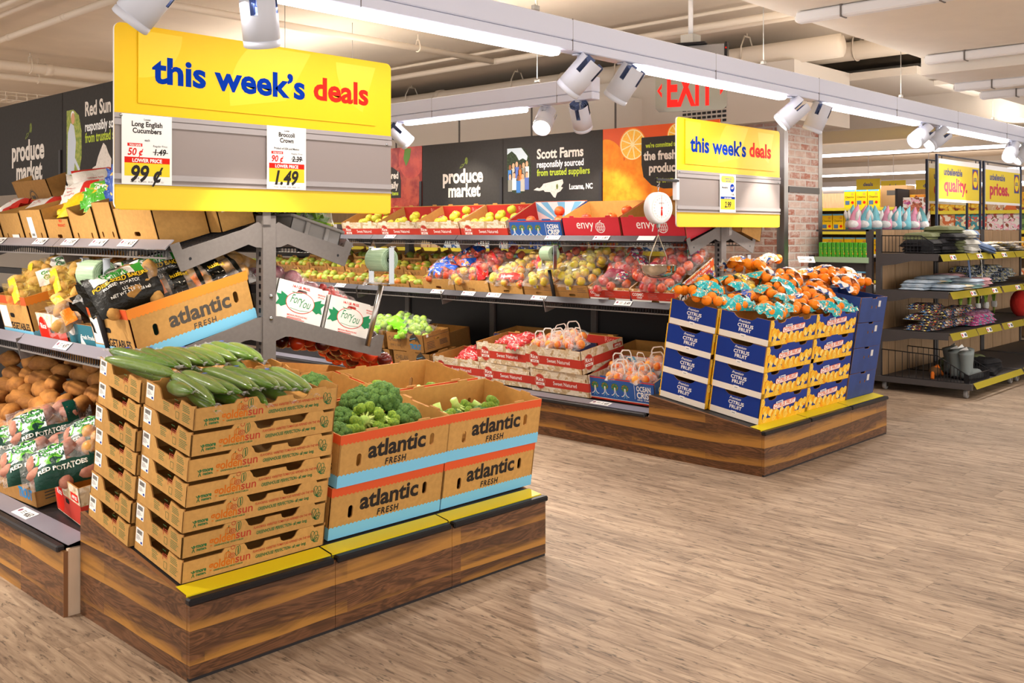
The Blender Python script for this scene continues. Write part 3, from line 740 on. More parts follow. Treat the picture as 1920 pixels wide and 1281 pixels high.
def price_card(X, w, h, label, title, sub, save, old, price, note):
    F = FR((0, -.0095, 0), (1, 0, 0), (0, 0, 1)); b = MB()
    b.plate([(0, 0), (w, 0), (w, h), (0, h)], .0006, WHITE, F); s = w/.223
    b.text('Loose', w/2, h-.024*s, .012*s, INK, F, .02)
    for i, l in enumerate(title): b.text(l, w/2, h-(.05+.028*i)*s, .03*s, INK, F, .03, cx=.92)
    b.text(sub, w/2, h-.112*s, .014*s, INK, F, .02, cx=.9)
    b.rect(.025*s, .09*s, h-.135*s, h-.122*s, RED, F); b.text('YOU SAVE', .058*s, h-.133*s, .011*s, WHITE, F, .03, z=.001)
    b.text(save, .06*s, h-.172*s, .042*s, RED, F, .025, .2, .9); b.text('Regular Price', .17*s, h-.134*s, .012*s, INK, F); b.text(old, .17*s, h-.168*s, .036*s, INK, F, .03, .2, .9)
    b.line([(.137*s, h-.156*s), (.205*s, h-.158*s)], .003*s, INK, F, .0012)
    b.rect(.012*s, w-.01*s, h-.205*s, h-.18*s, RED, F); b.text('LOWER PRICE', w/2, h-.201*s, .021*s, WHITE, F, .035, z=.001)
    b.rect(.012*s, w-.01*s, .035*s, h-.205*s, YEL, F); b.text(price, w/2, h-.282*s, .095*s, INK, F, .03, .25, .85, z=.001)
    b.text(note, .06*s, .022*s, .011*s, INKG, F); b.text('003020   PLU 4593   03/30 - 04/05   12.1', w/2, .008*s, .009*s, INKG, F)
    return solo('price_card', b, label, 'price card', X, 'price cards in the yellow signs')
price_card(T(1.856, 4.030, 1.745), .223, .295, 'white Long English Cucumbers price card reading 99 cents', ['Long English', 'Cucumbers'], 'each', '50 ¢', '1.49', '99 ¢', 'Limit 8')
price_card(T(2.552, 4.030, 1.745), .217, .298, 'white Broccoli Crown price card reading 1.49', ['Broccoli', 'Crown'], 'Product of USA and Mexico', '90 ¢', '2.39', '1.49', 'Limit 8 lb')
F = FR((0, -.0095, 0), (1, 0, 0), (0, 0, 1)); b = MB(); b.plate([(0, 0), (.226, 0), (.226, .285), (0, .285)], .0006, WHITE, F)
b.poly(rrect(.02, .205, .225, .275, .02), M('card_yellow', 'f4e04a', .5), F, z=.0005); b.text('download the', .12, .25, .016, BLUE, F, .03, z=.001); b.text('app & save', .12, .232, .016, BLUE, F, .03, z=.001)
b.text('Mandarins', .07, .18, .022, INK, F, .03, cx=.9); b.disc(.175, .185, .032, BLUE, F); b.text('1.67', .175, .178, .026, WHITE, F, .03, z=.001); b.text('4.66', .18, .13, .022, INK, F, .02)
b.rect(.012, .214, .1, .118, BLUE, F); b.text('price with myApp', .113, .104, .014, WHITE, F, .03, z=.001); b.rect(.012, .214, .022, .1, YEL, F); b.text('2.99', .113, .038, .06, INK, F, .03, .25, .85, z=.001)
solo('price_card', b, 'white Mandarins price card reading 2.99 in the far deals sign', 'price card', T(5.868+.552, 3.99, 1.575+.112), 'price cards in the yellow signs')

# ------------------------------------------------------------------ boards on top of the gondolas, facing -X
def board(X, y0, y1, z0, z1, label, draw, mat=SLATE):
    """board from y0 (left) down to y1 (right); draw works in metres, x to the right"""
    F = FR((0, 0, 0), (0, -1, 0), (0, 0, 1)); w = y0-y1; b = MB(); b.plate([(0, 0), (w, 0), (w, z1-z0), (0, z1-z0)], .012, mat, F)
    t = thing('banner_board', label, 'sign board', T(X, y0, z0), 'boards on top of the gondolas'); draw(b, F, w, z1-z0); obj('panel', b, t)
    b = MB(); b.box(-.012, .0, -w-.0, -w+.03, -.32, (z1-z0)*.42, DARK); obj('mounting_post', b, t); return t
def leaf(b, F, x, y, s):
    b.poly([(x+s*(.25+.12*math.cos(a))-s*.1*math.sin(a)*0, y+s*(.3+.2*math.sin(a))) for a in [k*math.pi/7 for k in range(14)]], M('leaf_print', '7d8a3a', .7, alt='55602c', scale=50), F, z=.0008)
    b.line([(x-s*.3, y-s*.1), (x-s*.05, y), (x+s*.2, y+s*.25)], s*.05, M('leaf_print', '7d8a3a'), F); b.line([(x-s*.3, y-s*.1), (x-s*.15, y+s*.1), (x+s*.1, y+s*.12)], s*.04, M('leaf_print', '7d8a3a'), F)
def produce_market(b, F, w, h):
    b.text('produce', w*.52, h*.37, .185, CHALK, F, .035, cx=.9); b.text('market', w*.54, h*.15, .175, CHALK, F, .035, cx=.88); leaf(b, F, w*.53, h*.62, .17)
NC = [(0, .42), (.12, .55), (.2, .5), (.28, .62), (.33, .75), (.95, .95), (.98, .75), (.9, .55), (.97, .5), (.88, .3), (.78, .22), (.72, -.05), (.66, 0), (.55, .28), (.38, .3), (.33, .4), (.2, .36)]
VA = [(0, 0), (.2, .2), (.3, .4), (.42, .45), (.5, .7), (.62, .95), (.7, 1.1), (.8, 1.0), (.88, .8), (1, .6), (.98, .35), (1.05, .1), (.9, .02)]
SKIN = M('print_skin', 'd9a27e', .8); SKIN2 = M('print_skin_dark', '8a5a3e', .8)
def family(b, F, x0, y0, w, h):
    p = [(x0, y0+h), (x0, y0+h*.3)]+[(x0+w*(.42-.42*math.cos(a)), y0+h*(.3-.3*math.sin(a))) for a in (.5, 1., 1.5)]+[(x0+w*(.55+.45*math.sin(a)), y0+h*(.5-.5*math.cos(a))) for a in [k*math.pi/10 for k in range(11)]]
    b.poly(p, M('photo_trees', '3e4a34', .8, alt='26301f', scale=60), F, z=.0008); b.poly([(x0+.002, y0+h*.99), (x0+.002, y0+h*.86), (x0+w*.2, y0+h*.93), (x0+w*.38, y0+h*.84), (x0+w*.5, y0+h*.72), (x0+w*.66, y0+h*.76), (x0+w*.82, y0+h*.70), (x0+w*.86, y0+h*.8), (x0+w*.6, y0+h*.99)], M('photo_sky', 'c3cfd6', .7), F, z=.001)
    sh = [M('shirt_%d' % i, c, .8) for i, c in enumerate(('4a7fc0', 'e8e4dc', '8f8d80', 'dd7a3a', '5b6fb0', 'b9b2a4'))]
    for r_, (yy, n, q) in enumerate(((.46, 6, .2), (.22, 5, .19))):
        for i in range(n):
            cx = x0+w*(.13+.70*i/(n-1)); cy = y0+h*(yy+.03*((i*7+r_) % 3)); s_ = sh[(i*5+r_*2) % 6]
            b.rect(cx-w*.085, cx+w*.085, max(y0+.005, cy-h*.2), cy+h*.06, s_, F, .0012+r_*.0008); b.disc(cx, cy+h*.115, w*.055, SKIN2 if (i+r_) % 3 == 0 else SKIN, F, .0014+r_*.0008, 10, h*.062); b.disc(cx, cy+h*.15, w*.052, INK, F, .0013+r_*.0008, 8, h*.045)
def scott(b, F, w, h):
    family(b, F, .05, .10, .30, .42)
    b.text('Scott Farms', .42, h*.66, .12, CHALK, F, .03, align='L', cx=.93); b.text('responsibly sourced', .42, h*.53, .082, WHITE, F, .025, align='L', cx=.82); b.text('from trusted suppliers', .42, h*.41, .082, LIME, F, .025, align='L', cx=.82)
    b.poly([(.38+.36*x, .06+.16*y) for x, y in NC], CHALK, F, z=.0008); b.disc(.66, .15, .012, M('leaf_print', '7d8a3a'), F, .001, 10, .025); b.text('Lucama, NC', .8, h*.2, .065, WHITE, F, .03, align='L', cx=.8)
def red_sky(b, F, w, h):
    p = [(.06, .1), (.16, .06), (.24, .1), (.28, .2), (.28, .36), (.24, .46), (.16, .5), (.06, .5)]
    b.poly(p, M('photo_orchard', '7d9444', .8, alt='b4b45e', scale=40), F, z=.0008)
    b.poly([(.07, .1), (.17, .1), (.2, .3), (.17, .4), (.12, .42), (.08, .36)], M('photo_shirt', 'ccd3dc', .8), F, z=.0012); b.disc(.155, .445, .026, SKIN, F, .0013, 12, .036); b.disc(.15, .465, .026, WHITE, F, .0012, 12, .028); b.line([(.17, .2), (.25, .12)], .025, M('photo_shirt', 'ccd3dc'), F, .0014)
    b.text('Red Sun Farms', .33, h*.72, .12, CHALK, F, .03, align='L', cx=.9); b.text('responsibly sourced', .33, h*.57, .082, WHITE, F, .025, align='L', cx=.82); b.text('from trusted suppliers', .33, h*.46, .082, LIME, F, .025, align='L', cx=.82); b.poly([(.33+.36*x, .05+.2*y) for x, y in VA], CHALK, F, z=.0008)
def orange_slice(b, F, cx, cy, r):
    b.disc(cx, cy, r, M('peel_print', 'f28c13', .5), F, .0012, 32); b.disc(cx, cy, r*.93, M('pith_print', 'fbe7a8', .5), F, .0014, 32)
    for k in range(9):
        a = 2*math.pi*k/9; b.poly([(cx+r*.12*math.cos(a+.35), cy+r*.12*math.sin(a+.35))]+[(cx+r*.85*math.cos(a+.05+.6*q/5), cy+r*.85*math.sin(a+.05+.6*q/5)) for q in range(6)], M('pulp_print', 'f9b117', .4, alt='fbc94a', scale=80), F, z=.0016)
def oranges(b, F, w, h):
    OP = M('orange_print', 'ec7c0e', .6, alt='f39a22', scale=9)
    for x, y, r in ((.12, -.02, .2), (.42, .16, .27), (.02, .33, .2), (.8, .12, .2)):
        pts = [(min(w, max(0, x+r*math.cos(k*.26))), min(h, max(0, y+r*math.sin(k*.26)))) for k in range(24)]; b.poly(pts, OP, F, z=.0008+x*.0003)
    orange_slice(b, F, .31, .47, .135); orange_slice(b, F, .75, .52, .1)
    b.poly([(.4, .52), (w-.02, .52), (w-.02, .1), (.62, .1), (.5, .13), (.42, .2), (.4, .3)], SLATE, F, z=.002)
    b.text("we're committed to offering", .44, .435, .052, LIME, F, .03, align='L', cx=.72, z=.0026); b.text('the freshest', .42, .335, .1, CHALK, F, .035, align='L', cx=.88, z=.0026); b.text('produce', .475, .235, .1, CHALK, F, .035, align='L', cx=.88, z=.0026); b.text('in town', .55, .15, .062, LIME, F, .03, align='L', cx=.85, z=.0026)
def apples(b, F, w, h):
    AP = M('apple_print', 'a3271c', .45, alt='c8452c', scale=7); AP2 = M('apple_print_lit', 'b94a2e', .45, alt='8e2016', scale=9)
    for x, y, r, m_ in ((.2, .4, .24, AP), (.9, .18, .25, AP2), (.62, .1, .2, AP), (1.0, .5, .2, AP), (.6, .5, .19, AP2), (.3, .02, .18, AP2)):
        pts = [(min(w, max(0, x+r*math.cos(k*.26))), min(h, max(0, y+r*1.05*math.sin(k*.26)))) for k in range(24)]; b.poly(pts, m_, F, z=.0008+x*.0004)
    b.poly([(.92, .42), (.98, .5), (1.0, .6), (.9, .6), (.88, .5)], M('leaf_green_print', '5f8a35', .6), F, z=.002)
    b.poly([(.06, .42), (.7, .42), (.82, .36), (.84, .28), (.84, .1), (.06, .1)], SLATE, F, z=.0022)
    b.text('delivered', .8, .3, .1, CHALK, F, .03, align='R', cx=.85, z=.003); b.text('fresh daily', .8, .2, .1, CHALK, F, .03, align='R', cx=.85, z=.003); b.text('seasonal items', .8, .13, .055, LIME, F, .03, align='R', cx=.85, z=.003)
XB = 6.545
board(XB, 7.49, 6.365, 1.785, 2.40, 'dark produce market board with a leaf, right of the near deals sign', produce_market)
board(XB, 6.36, 5.195, 1.785, 2.40, 'dark Scott Farms board with a family photo and state outline', scott)
board(XB, 5.19, 4.06, 1.785, 2.40, 'orange fruit board with the freshest produce panel behind the scale', oranges, M('orange_bg', 'd9541a', .5))
board(XB, 8.66, 7.495, 1.785, 2.40, 'red apple board reading daily, just right of the near deals sign', apples, M('apple_bg', '8f1f14', .5))
XB = 2.54
board(XB, 7.5, 6.33, 1.795, 2.415, 'dark produce market board at the left picture edge', produce_market)
board(XB, 6.32, 5.15, 1.795, 2.415, 'dark board with Red lettering and an orchard photo, behind the near deals sign', red_sky)
# ------------------------------------------------------------------ cardboard, prints, produce kinds
KRAFT = M('kraft_board', 'c29352', .8, var=.07, mott=.06, scale=45)
KRAFTI = M('kraft_inside', 'c2914e', .85, var=.05, mott=.05, scale=30)
KRAFTE = M('kraft_edge', 'a8753f', .9)
KRAFTD = M('kraft_brown_board', 'a3763f', .8, var=.06, mott=.06, scale=40)
GRN = M('print_green', '2f6b3c', .6); GOLD = M('print_gold', 'cc6a12', .6); REDK = M('print_brick_red', 'b4402a', .6)
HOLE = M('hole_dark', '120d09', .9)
E1 = FR((1.686, 3.137, .283), (1, 0, 0), (0, math.cos(SLP), math.sin(SLP)))
E2 = FR((5.58, 3.137, .283), (1, 0, 0), (0, math.cos(SLP), math.sin(SLP)))
def SH(X, z, deg): return FR((X, 0, z), (0, -1, 0), (math.cos(math.radians(deg)), 0, math.sin(math.radians(deg))))
def at(F, u, v, h, rz=0, rx=0, ry=0): return F @ T(u, v, h) @ R('Z', rz) @ R('X', rx) @ R('Y', ry)
def barcode(b, F, x, y, w, h, ink=INKG):
    n = 14
    for k in range(n): b.rect(x+w*k/n, x+w*(k+.35+.3*((k*7) % 3)/2)/n, y, y+h, ink, F, .0012)
def label_sticker(b, F, x, y, w, h):
    b.rect(x, x+w, y, y+h, WHITE, F, .0007); barcode(b, F, x+w*.15, y+h*.62, w*.7, h*.28)
    for k in range(4): b.rect(x+w*.12, x+w*(.5+.12*(k % 3)), y+h*(.48-.08*k), y+h*(.505-.08*k), INKG, F, .0012)
    b.rect(x+w*.7, x+w*.9, y+h*.06, y+h*.2, BLUE, F, .0012)
def fineprint(b, F, x, y, w, n, ink, dy=.0062, th=.0022):
    r = random.Random(int(x*991+y*77))
    for k in range(n): b.rect(x, x+w*(.7+.3*r.random()), y-k*dy, y-k*dy+th, ink, F, .0006)
def veg_logo(b, F, x, y, s):
    """pumpkin, tomato, cucumber and pepper drawn as outlines over the lettering"""
    def ring(cx, cy, rx, ry, ink, w=.0022, a0=0, a1=360): b.line([(cx+rx*math.cos(math.radians(a0+(a1-a0)*k/14)), cy+ry*math.sin(math.radians(a0+(a1-a0)*k/14))) for k in range(15)], w, ink, F)
    ring(x-.016*s, y+.012*s, .012*s, .013*s, GOLD); ring(x-.016*s, y+.012*s, .005*s, .013*s, GOLD); b.line([(x-.016*s, y+.025*s), (x-.014*s, y+.031*s)], .003, GRN, F)
    ring(x+.002*s, y+.006*s, .013*s, .009*s, REDK); ring(x+.002*s, y+.006*s, .006*s, .004*s, REDK); ring(x+.022*s, y+.018*s, .006*s, .018*s, GRN); ring(x+.03*s, y+.022*s, .005*s, .016*s, GRN); ring(x+.004*s, y+.036*s, .008*s, .007*s, REDK)
def butterfly(b, F, x, y, s):
    for ang, l, wd in ((100, .036, .009), (70, .034, .009), (35, .026, .008), (8, .02, .007)):
        a = math.radians(ang); px = [(l*(.5-.5*math.cos(t))*math.cos(a)-wd*math.sin(t)*math.sin(a), l*(.5-.5*math.cos(t))*math.sin(a)+wd*math.sin(t)*math.cos(a)) for t in [2*math.pi*k/14 for k in range(15)]]
        b.line([(x+s*p, y+s*q) for p, q in px], .0024, GRN, F)
    b.line([(x-.012*s, y+.03*s), (x-.006*s, y+.01*s), (x+.006*s, y-.004*s), (x+.02*s, y-.006*s)], .0018, GRN, F)
def cucumber_carton():
    w, d, h = .608, .358, .092; b = MB(); L = -w/2
    fr = [(L, .078), (L+.155, .078), (L+.165, .092), (L+.245, .092), (L+.255, .08), (L+.262, .066), (L+.275, .060), (L+.315, .060), (L+.328, .066), (L+.335, .08), (L+.40, .08), (L+.406, .066), (L+.418, .060), (L+.455, .060), (L+.468, .068), (L+.475, .082), (L+.485, .092), (L+.55, .092), (L+.556, .082), (-L, .082)]
    sd = [(-d/2, .092), (-d/2+.085, .092), (-d/2+.105, .084), (-d/2+.125, .052), (-d/2+.245, .052), (-d/2+.262, .086), (d/2-.03, .08), (d/2, .088)]
    carton(b, w, d, h, KRAFT, KRAFTI, KRAFTE, .005, {'front': fr, 'back': fr, 'left': sd, 'right': sd})
    F = FF('front', w, d)
    b.text('golden', L+.105, .026, .044, GOLD, F, .02, align='L', fit=.105); b.text('sun', L+.213, .026, .044, REDK, F, .012, align='L', fit=.062)
    b.text('GREENHOUSE VEGETABLES', L+.185, .016, .0085, GRN, F, .03, fit=.12); veg_logo(b, F, L+.195, .052, 1.0)
    b.text('more', L+.076, .027, .02, GRN, F, .05, fit=.04); b.text('matters.', L+.077, .015, .015, GRN, F, .04, fit=.04); b.line([(L+.04, .012), (L+.045, .024), (L+.05, .012)], .003, GRN, F); b.line([(L+.036, .036), (L+.045, .026), (L+.056, .036)], .003, GRN, F); b.disc(L+.046, .034, .004, GRN, F, n=8)
    b.text('FLAVORFUL VARIETIES TOMATOES RIPENED ON THE VINE', L+.285, .045, .0135, REDK, F, .015, .1, align='L', fit=.262); b.text('GREENHOUSE PERFECTION– all year long.', L+.298, .022, .0175, GRN, F, .03, .1, align='L', fit=.225)
    butterfly(b, F, L+.556, .028, 1.15)
    F = FF('left', w, d); l = -d/2
    label_sticker(b, F, l+.008, .03, .058, .056); fineprint(b, F, l+.135, .046, .05, 2, GRN); fineprint(b, F, l+.215, .075, .03, 1, GRN); b.rect(l+.218, l+.222, .04, .064, REDK, F)
    fineprint(b, F, l+.228, .062, .03, 3, REDK); fineprint(b, F, l+.275, .07, .055, 4, GRN); fineprint(b, F, l+.275, .04, .06, 5, GRN)
    b.line([(l+.23, .012), (l+.23, .036), (l+.252, .036), (l+.252, .012), (l+.23, .012)], .0016, GRN, F); fineprint(b, F, l+.14, .032, .04, 3, GRN)
    return b
cc = Proto(tag(obj('cucumber_carton', cucumber_carton()), 'brown greenhouse vegetable carton', 'carton'))
PILE = 'cucumber cartons stacked on the end plinth'
for col, (uu, vv, nm) in enumerate([(.332, .115+.179, 'near'), (.318, .482+.179, 'rear')]):
    for k in range(7):
        top = 6-k; w_ = ['topmost', 'second from the top', 'third from the top', 'middle', 'third from the bottom', 'second from the bottom', 'bottom'][top]
        cc.put(at(E1, uu+U(-.006, .006), vv+U(-.002, .002), k*.0928+.004, U(-.6, .6)), '{} brown cucumber carton of the {} stack on the walnut plinth'.format(w_, nm), PILE)
# cucumbers
CUKE = M('cucumber_skin', '5f8616', .28, alt='38601a', scale=30, stretch=(1, .12, 1), bump=.2, coat=.6, lo=.35, hi=.7)
CUKE2 = M('cucumber_skin_pale', '738f2c', .28, alt='4b701f', scale=30, stretch=(1, .12, 1), bump=.2, coat=.6, lo=.35, hi=.7)
WRAP = film('cucumber_wrap', fac=.06, rough=.08, bump=1., scale=90)
WRAPE = film('wrap_end', fac=.22, rough=.2, bump=.8, scale=60)
def cucumber(L_, r, bend, mat, lab):
    t = thing('cucumber', lab, 'cucumber'); b = MB(); n = 12
    def c(s): return Vector((bend*(4*(s-.5)**2-1), (s-.5)*L_, 0))
    prof = [0, .45, .72, .88, .96, 1, 1, 1, .99, .96, .86, .66, .30]
    b.tube([c(i/n) for i in range(n+1)], [max(.004, r*p) for p in prof], mat, 10); obj('body', b, t)
    b = MB(); b.tube([c(i/n) for i in range(1, n)], [r*p*1.05+.0008 for p in prof[1:n]], WRAP, 10, cap=False)
    e = c(1); b.grid(lambda u, v: e+Vector(((u-.5)*.05*(v*.9+.15), v*.035-.014, .008*math.sin(u*14)*v)), 8, 3, WRAPE, False)
    e0 = c(0); b.grid(lambda u, v: e0+Vector(((u-.5)*.045*(v*.9+.15), -v*.03+.012, .008*math.sin(u*11)*v)), 8, 3, WRAPE, False); obj('wrap', b, t)
    if mat is CUKE: s = MB(); s.disc(0, 0, .011, M('sticker_blue', '2f62c4', .4), FR((bend*-.6, L_*.22, r*1.06), (1, 0, 0), (0, 1, 0)), .001, 10, .008); obj('sticker', s, t)
    return Proto(t)
CK = [cucumber(.335, .027, .012, CUKE, 'green cucumber'), cucumber(.345, .0255, -.014, CUKE2, 'pale cucumber'), cucumber(.325, .027, .006, CUKE2, 'pale cucumber')]
front = [(.075, 0.297, .655, 16, -12), (.115, 0.292, .65, 2, 3), (.165, 0.297, .668, 0, -2), (.21, 0.287, .658, -2, -4), (.255, 0.294, .672, 0, -3), (.30, 0.297, .66, 2, -4), (.345, 0.292, .668, -2, -2), (.39, 0.300, .655, 4, -4), (.435, 0.294, .645, 0, -3), (.485, 0.297, .64, 0, -2), (.54, 0.294, .632, 4, 2),
         (.14, 0.272, .618, 10, 0), (.235, 0.282, .615, -4, 0), (.33, 0.282, .615, 4, 0), (.43, 0.282, .612, 0, 0)]
rear = [(.095, .645, .682, -20, 0), (.06, .585, .665, -22, 0), (.12, .64, .668, -4, 0), (.175, .66, .672, 2, -3), (.22, .65, .665, 4, -4), (.265, .655, .672, 0, -4), (.31, .65, .665, 0, -3), (.37, .66, .66, 4, -4), (.43, .662, .668, 4, -4), (.49, .66, .672, 0, -3), (.545, .655, .66, 6, -2), (.10, .62, .638, -8, 0), (.28, .64, .632, 4, 0), (.46, .64, .632, 4, 0)]
for lst, nm in ((front, 'near'), (rear, 'rear')):
    os_ = [CK[i % 3].put(at(E1, u, v, h+.004, -rz, rx), 'c', 'cucumbers in the top cartons') for i, (u, v, h, rz, rx) in enumerate(lst)]
    order(os_, 'shrink-wrapped cucumber in the '+nm+' top carton, {ord} from the left')
# broccoli cartons
ATL_O = M('print_orange_red', 'd9572b', .6, var=.04); ATL_B = M('print_sky_blue', '7cc4e6', .6)
def band(b, F, w, y0, y1, mat, up, n=30, amp=.006):
    sc = scallop(-w/2, w/2, 0, amp, n)
    if up: pts = [(-w/2, y1), (w/2, y1)][::-1]+[(x, y0-a) for x, a in sc]; pts = [(x, y0-a) for x, a in sc]+[(w/2, y1), (-w/2, y1)]
    else: pts = [(-w/2, y0), (w/2, y0)]+[(x, y1+a) for x, a in sc[::-1]]
    b.poly(pts, mat, F, z=.0006)
def atlantic_carton(w=.6, d=.4, h=.216, orange=ATL_O, both=True):
    b = MB(); tp = lambda L: [(-L/2, h), (-L*.24-.03, h), (-L*.24-.026, h+.009), (-L*.24+.03, h+.009), (-L*.24+.034, h), (L*.24-.034, h), (L*.24-.03, h+.009), (L*.24+.03, h+.009), (L*.24+.034, h), (L/2, h)]
    hl = lambda L: [slot(-L*.33, h*.47, .012, .027), slot(L*.33, h*.58, .012, .027)]
    carton(b, w, d, h, KRAFT, KRAFTI, KRAFTE, .007, {f: tp(w if f in ('front', 'back') else d) for f in ('front', 'back', 'left', 'right')}, {'front': hl(w), 'back': hl(w)})
    for f, L in (('front', w), ('back', w), ('left', d), ('right', d)):
        F = FF(f, w, d); band(b, F, L, h-.034, h, orange, True); band(b, F, L, .0, .047, ATL_B, False)
        if f in ('front', 'back'):
            b.text('atlantic', .005, h*.47, .098, INK, F, .032, fit=.315); b.text('FRESH', .0, h*.27, .037, INK, F, .035, .1, fit=.115, track=1.25)
        else:
            b.rect(-.1, -.04, h*.3, h*.65, WHITE, F, .0007); b.text('VEGETABLES', .06, h*.3, .04, INK, F, .03, fit=.2); b.poly(slot(.0, h*.6, .028, .012), HOLE, F, z=.0007)
    return b
ac = Proto(tag(obj('broccoli_carton', atlantic_carton()), 'orange and blue striped carton', 'carton'))
for u, v, k, rz, l in [(.965, .33, 0, 0, 'bottom left orange and blue striped broccoli carton on the yellow strip'), (1.572, .335, 0, .5, 'crumpled bottom right orange and blue striped broccoli carton at the plinth end'),
                    (.975, .325, 1, .8, 'upper left orange and blue striped carton full of broccoli'), (1.575, .33, 1, -.5, 'upper right orange and blue striped carton with few broccoli crowns'),
                    (.935, .75, 1, 0, 'orange rimmed carton behind the upper left broccoli carton'), (1.55, .75, 1, 0, 'nearly empty orange rimmed carton behind the upper right broccoli carton'),
                    (.95, .745, 0, 0, 'striped carton under the rear left broccoli carton'), (1.555, .745, 0, 0, 'striped carton under the rear right nearly empty carton')]:
    ac.put(at(E1, u, v, .005+k*.2175, rz), l, 'striped broccoli cartons on the end plinth')
BRO = M('broccoli_floret', '5f7f3a', .85, alt='3f6330', scale=120, bump=1., bdist=.006, var=.08)
BROY = M('broccoli_floret_yellow', '86a033', .85, alt='5d8230', scale=120, bump=1., bdist=.006, var=.08)
STK = M('broccoli_stalk', 'c6d77c', .55, alt='9fbf58', scale=14, var=.05)
def broccoli(seed, R_, mat, flip):
    r = random.Random(seed); t = thing('broccoli', 'broccoli crown', 'broccoli'); X = R('X', flip)
    st = MB(); fl = MB(); st.X = X; fl.X = X
    st.tube([(0, 0, -R_*.95), (0, 0, -R_*.55), (0, 0, -R_*.2)], [R_*.26, R_*.24, R_*.3], STK, 10)
    n = 26; ga = 2.39996
    for i in range(n):
        q = (i+.5)/n; ph = math.acos(1-q*1.12); a = i*ga
        d = Vector((math.sin(ph)*math.cos(a), math.sin(ph)*math.sin(a), math.cos(ph)*.8)); c = d*R_*(.74+.08*r.random()); s = R_*(.30+.07*r.random())
        st.tube([(0, 0, -R_*.42), c*.55+Vector((0, 0, -R_*.1)), c*.9], [R_*.09, R_*.07, R_*.06], STK, 5)
        sd = r.random()*50
        fl.ball(c, s, mat, 12, 8, fn=lambda v: .88+.16*noise.noise(v*2.6+Vector((sd, 0, 0)))+.12*noise.noise(v*6.5+Vector((0, sd, 0))))
    obj('stalk', st, t); obj('florets', fl, t); return Proto(t)
BR = [broccoli(1, .085, BRO, 0), broccoli(2, .07, BROY, 150), broccoli(3, .075, BROY, 110), broccoli(4, .062, BRO, 20)]
os_ = [BR[k].put(at(E1, u, v, h, rz, rx), 'b', 'broccoli crowns in the cartons') for k, u, v, h, rz, rx in [
    (0, 1.075, .36, .475, 20, 20), (0, .98, .40, .45, 80, 0), (3, .74, .22, .40, 0, 0), (2, .81, .24, .395, 40, 0), (2, .92, .27, .425, 130, 0), (1, .99, .24, .415, 60, 0), (0, 1.12, .27, .40, 200, 10), (3, .86, .36, .41, 10, 0),
    (1, 1.36, .28, .375, 10, 0), (1, 1.52, .33, .37, 70, 0), (2, 1.66, .29, .365, 30, 0), (3, 1.44, .28, .345, 0, 0), (3, 1.60, .25, .35, 90, 0),
    (0, .70, .72, .425, 0, 0), (1, .87, .75, .415, 40, 0), (0, .98, .74, .43, 160, 0), (2, 1.29, .70, .38, 0, 0), (3, 1.23, .68, .38, 0, 0), (3, 1.42, .64, .35, 0, 0), (2, 1.52, .72, .3, 0, 0), (2, 1.64, .70, .33, 0, 0)]]
order(os_, 'broccoli crown in the striped cartons, {ord} from the left')
# ------------------------------------------------------------------ bags and loose produce
def spots(name, h, cols, scale=40., thr=.62, rough=.3, seed=0.):
    """printed film: base colour with scattered blots of other colours"""
    if name in MATS: return MATS[name]
    m, nt, p = base(name); MATS[name] = m; L = nt.links.new
    tc = N(nt, 'ShaderNodeTexCoord'); mp = N(nt, 'ShaderNodeMapping', Location=(seed, seed*.7, 0)); L(tc.outputs['Object'], mp.inputs[0])
    c = h
    for i, k in enumerate(cols):
        nz = N(nt, 'ShaderNodeTexNoise', Scale=scale*(1+.35*i), Detail=1.5, Distortion=.8); mp2 = N(nt, 'ShaderNodeMapping', Location=(i*3.1, i*1.7, i*2.3)); L(mp.outputs[0], mp2.inputs[0]); L(mp2.outputs[0], nz.inputs['Vector'])
        f = ramp(nt, nz.outputs[0], [(thr-.01, '000000'), (thr+.01, 'ffffff')]); c = mixc(nt, f, c, k)
    L(c, p.inputs['Base Color']); p.inputs['Roughness'].default_value = rough
    nz = N(nt, 'ShaderNodeTexNoise', Scale=22., Detail=2., Distortion=1.); L(tc.outputs['Object'], nz.inputs['Vector'])
    b = N(nt, 'ShaderNodeBump', Strength=.5, Distance=.02); L(nz.outputs[0], b.inputs['Height']); L(b.outputs[0], p.inputs['Normal'])
    return m
FILM = film('bag_film', fac=.085, rough=.1, bump=.9, scale=26)
FILMR = film('bag_film_red', 'd8584a', fac=.22, rough=.15, bump=.9, scale=26)
FILMG = film('bag_film_green', '8fd02c', fac=.4, rough=.15, bump=.9, scale=26)
FILMW = film('bag_film_white', 'ffffff', fac=.2, rough=.2, bump=.9, scale=20)
ORG = M('orange_peel', 'f5830c', .42, var=.06, bump=.35, scale=220, bdist=.002)
POT = M('potato_skin', 'c3924e', .8, alt='a57638', scale=18, bump=.2)
POTY = M('yellow_potato_skin', 'd9ac62', .7, alt='c4914a', scale=16)
POTR = M('red_potato_skin', 'a86a58', .7, alt='c08c78', scale=16)
SWEET = M('sweet_potato_skin', 'c0813f', .75, alt='8f5c2c', scale=14, stretch=(1, .4, 1), var=.14, bump=.35)
ONI = M('red_onion_skin', 'b26276', .4, alt='d9a0a4', scale=14)
def apple_mat(name, a, c, lo=.4, hi=.62, sc=9): return M(name, a, .28, alt=c, scale=sc, stretch=(1, 1, .35), lo=lo, hi=hi, coat=.4, var=.06)
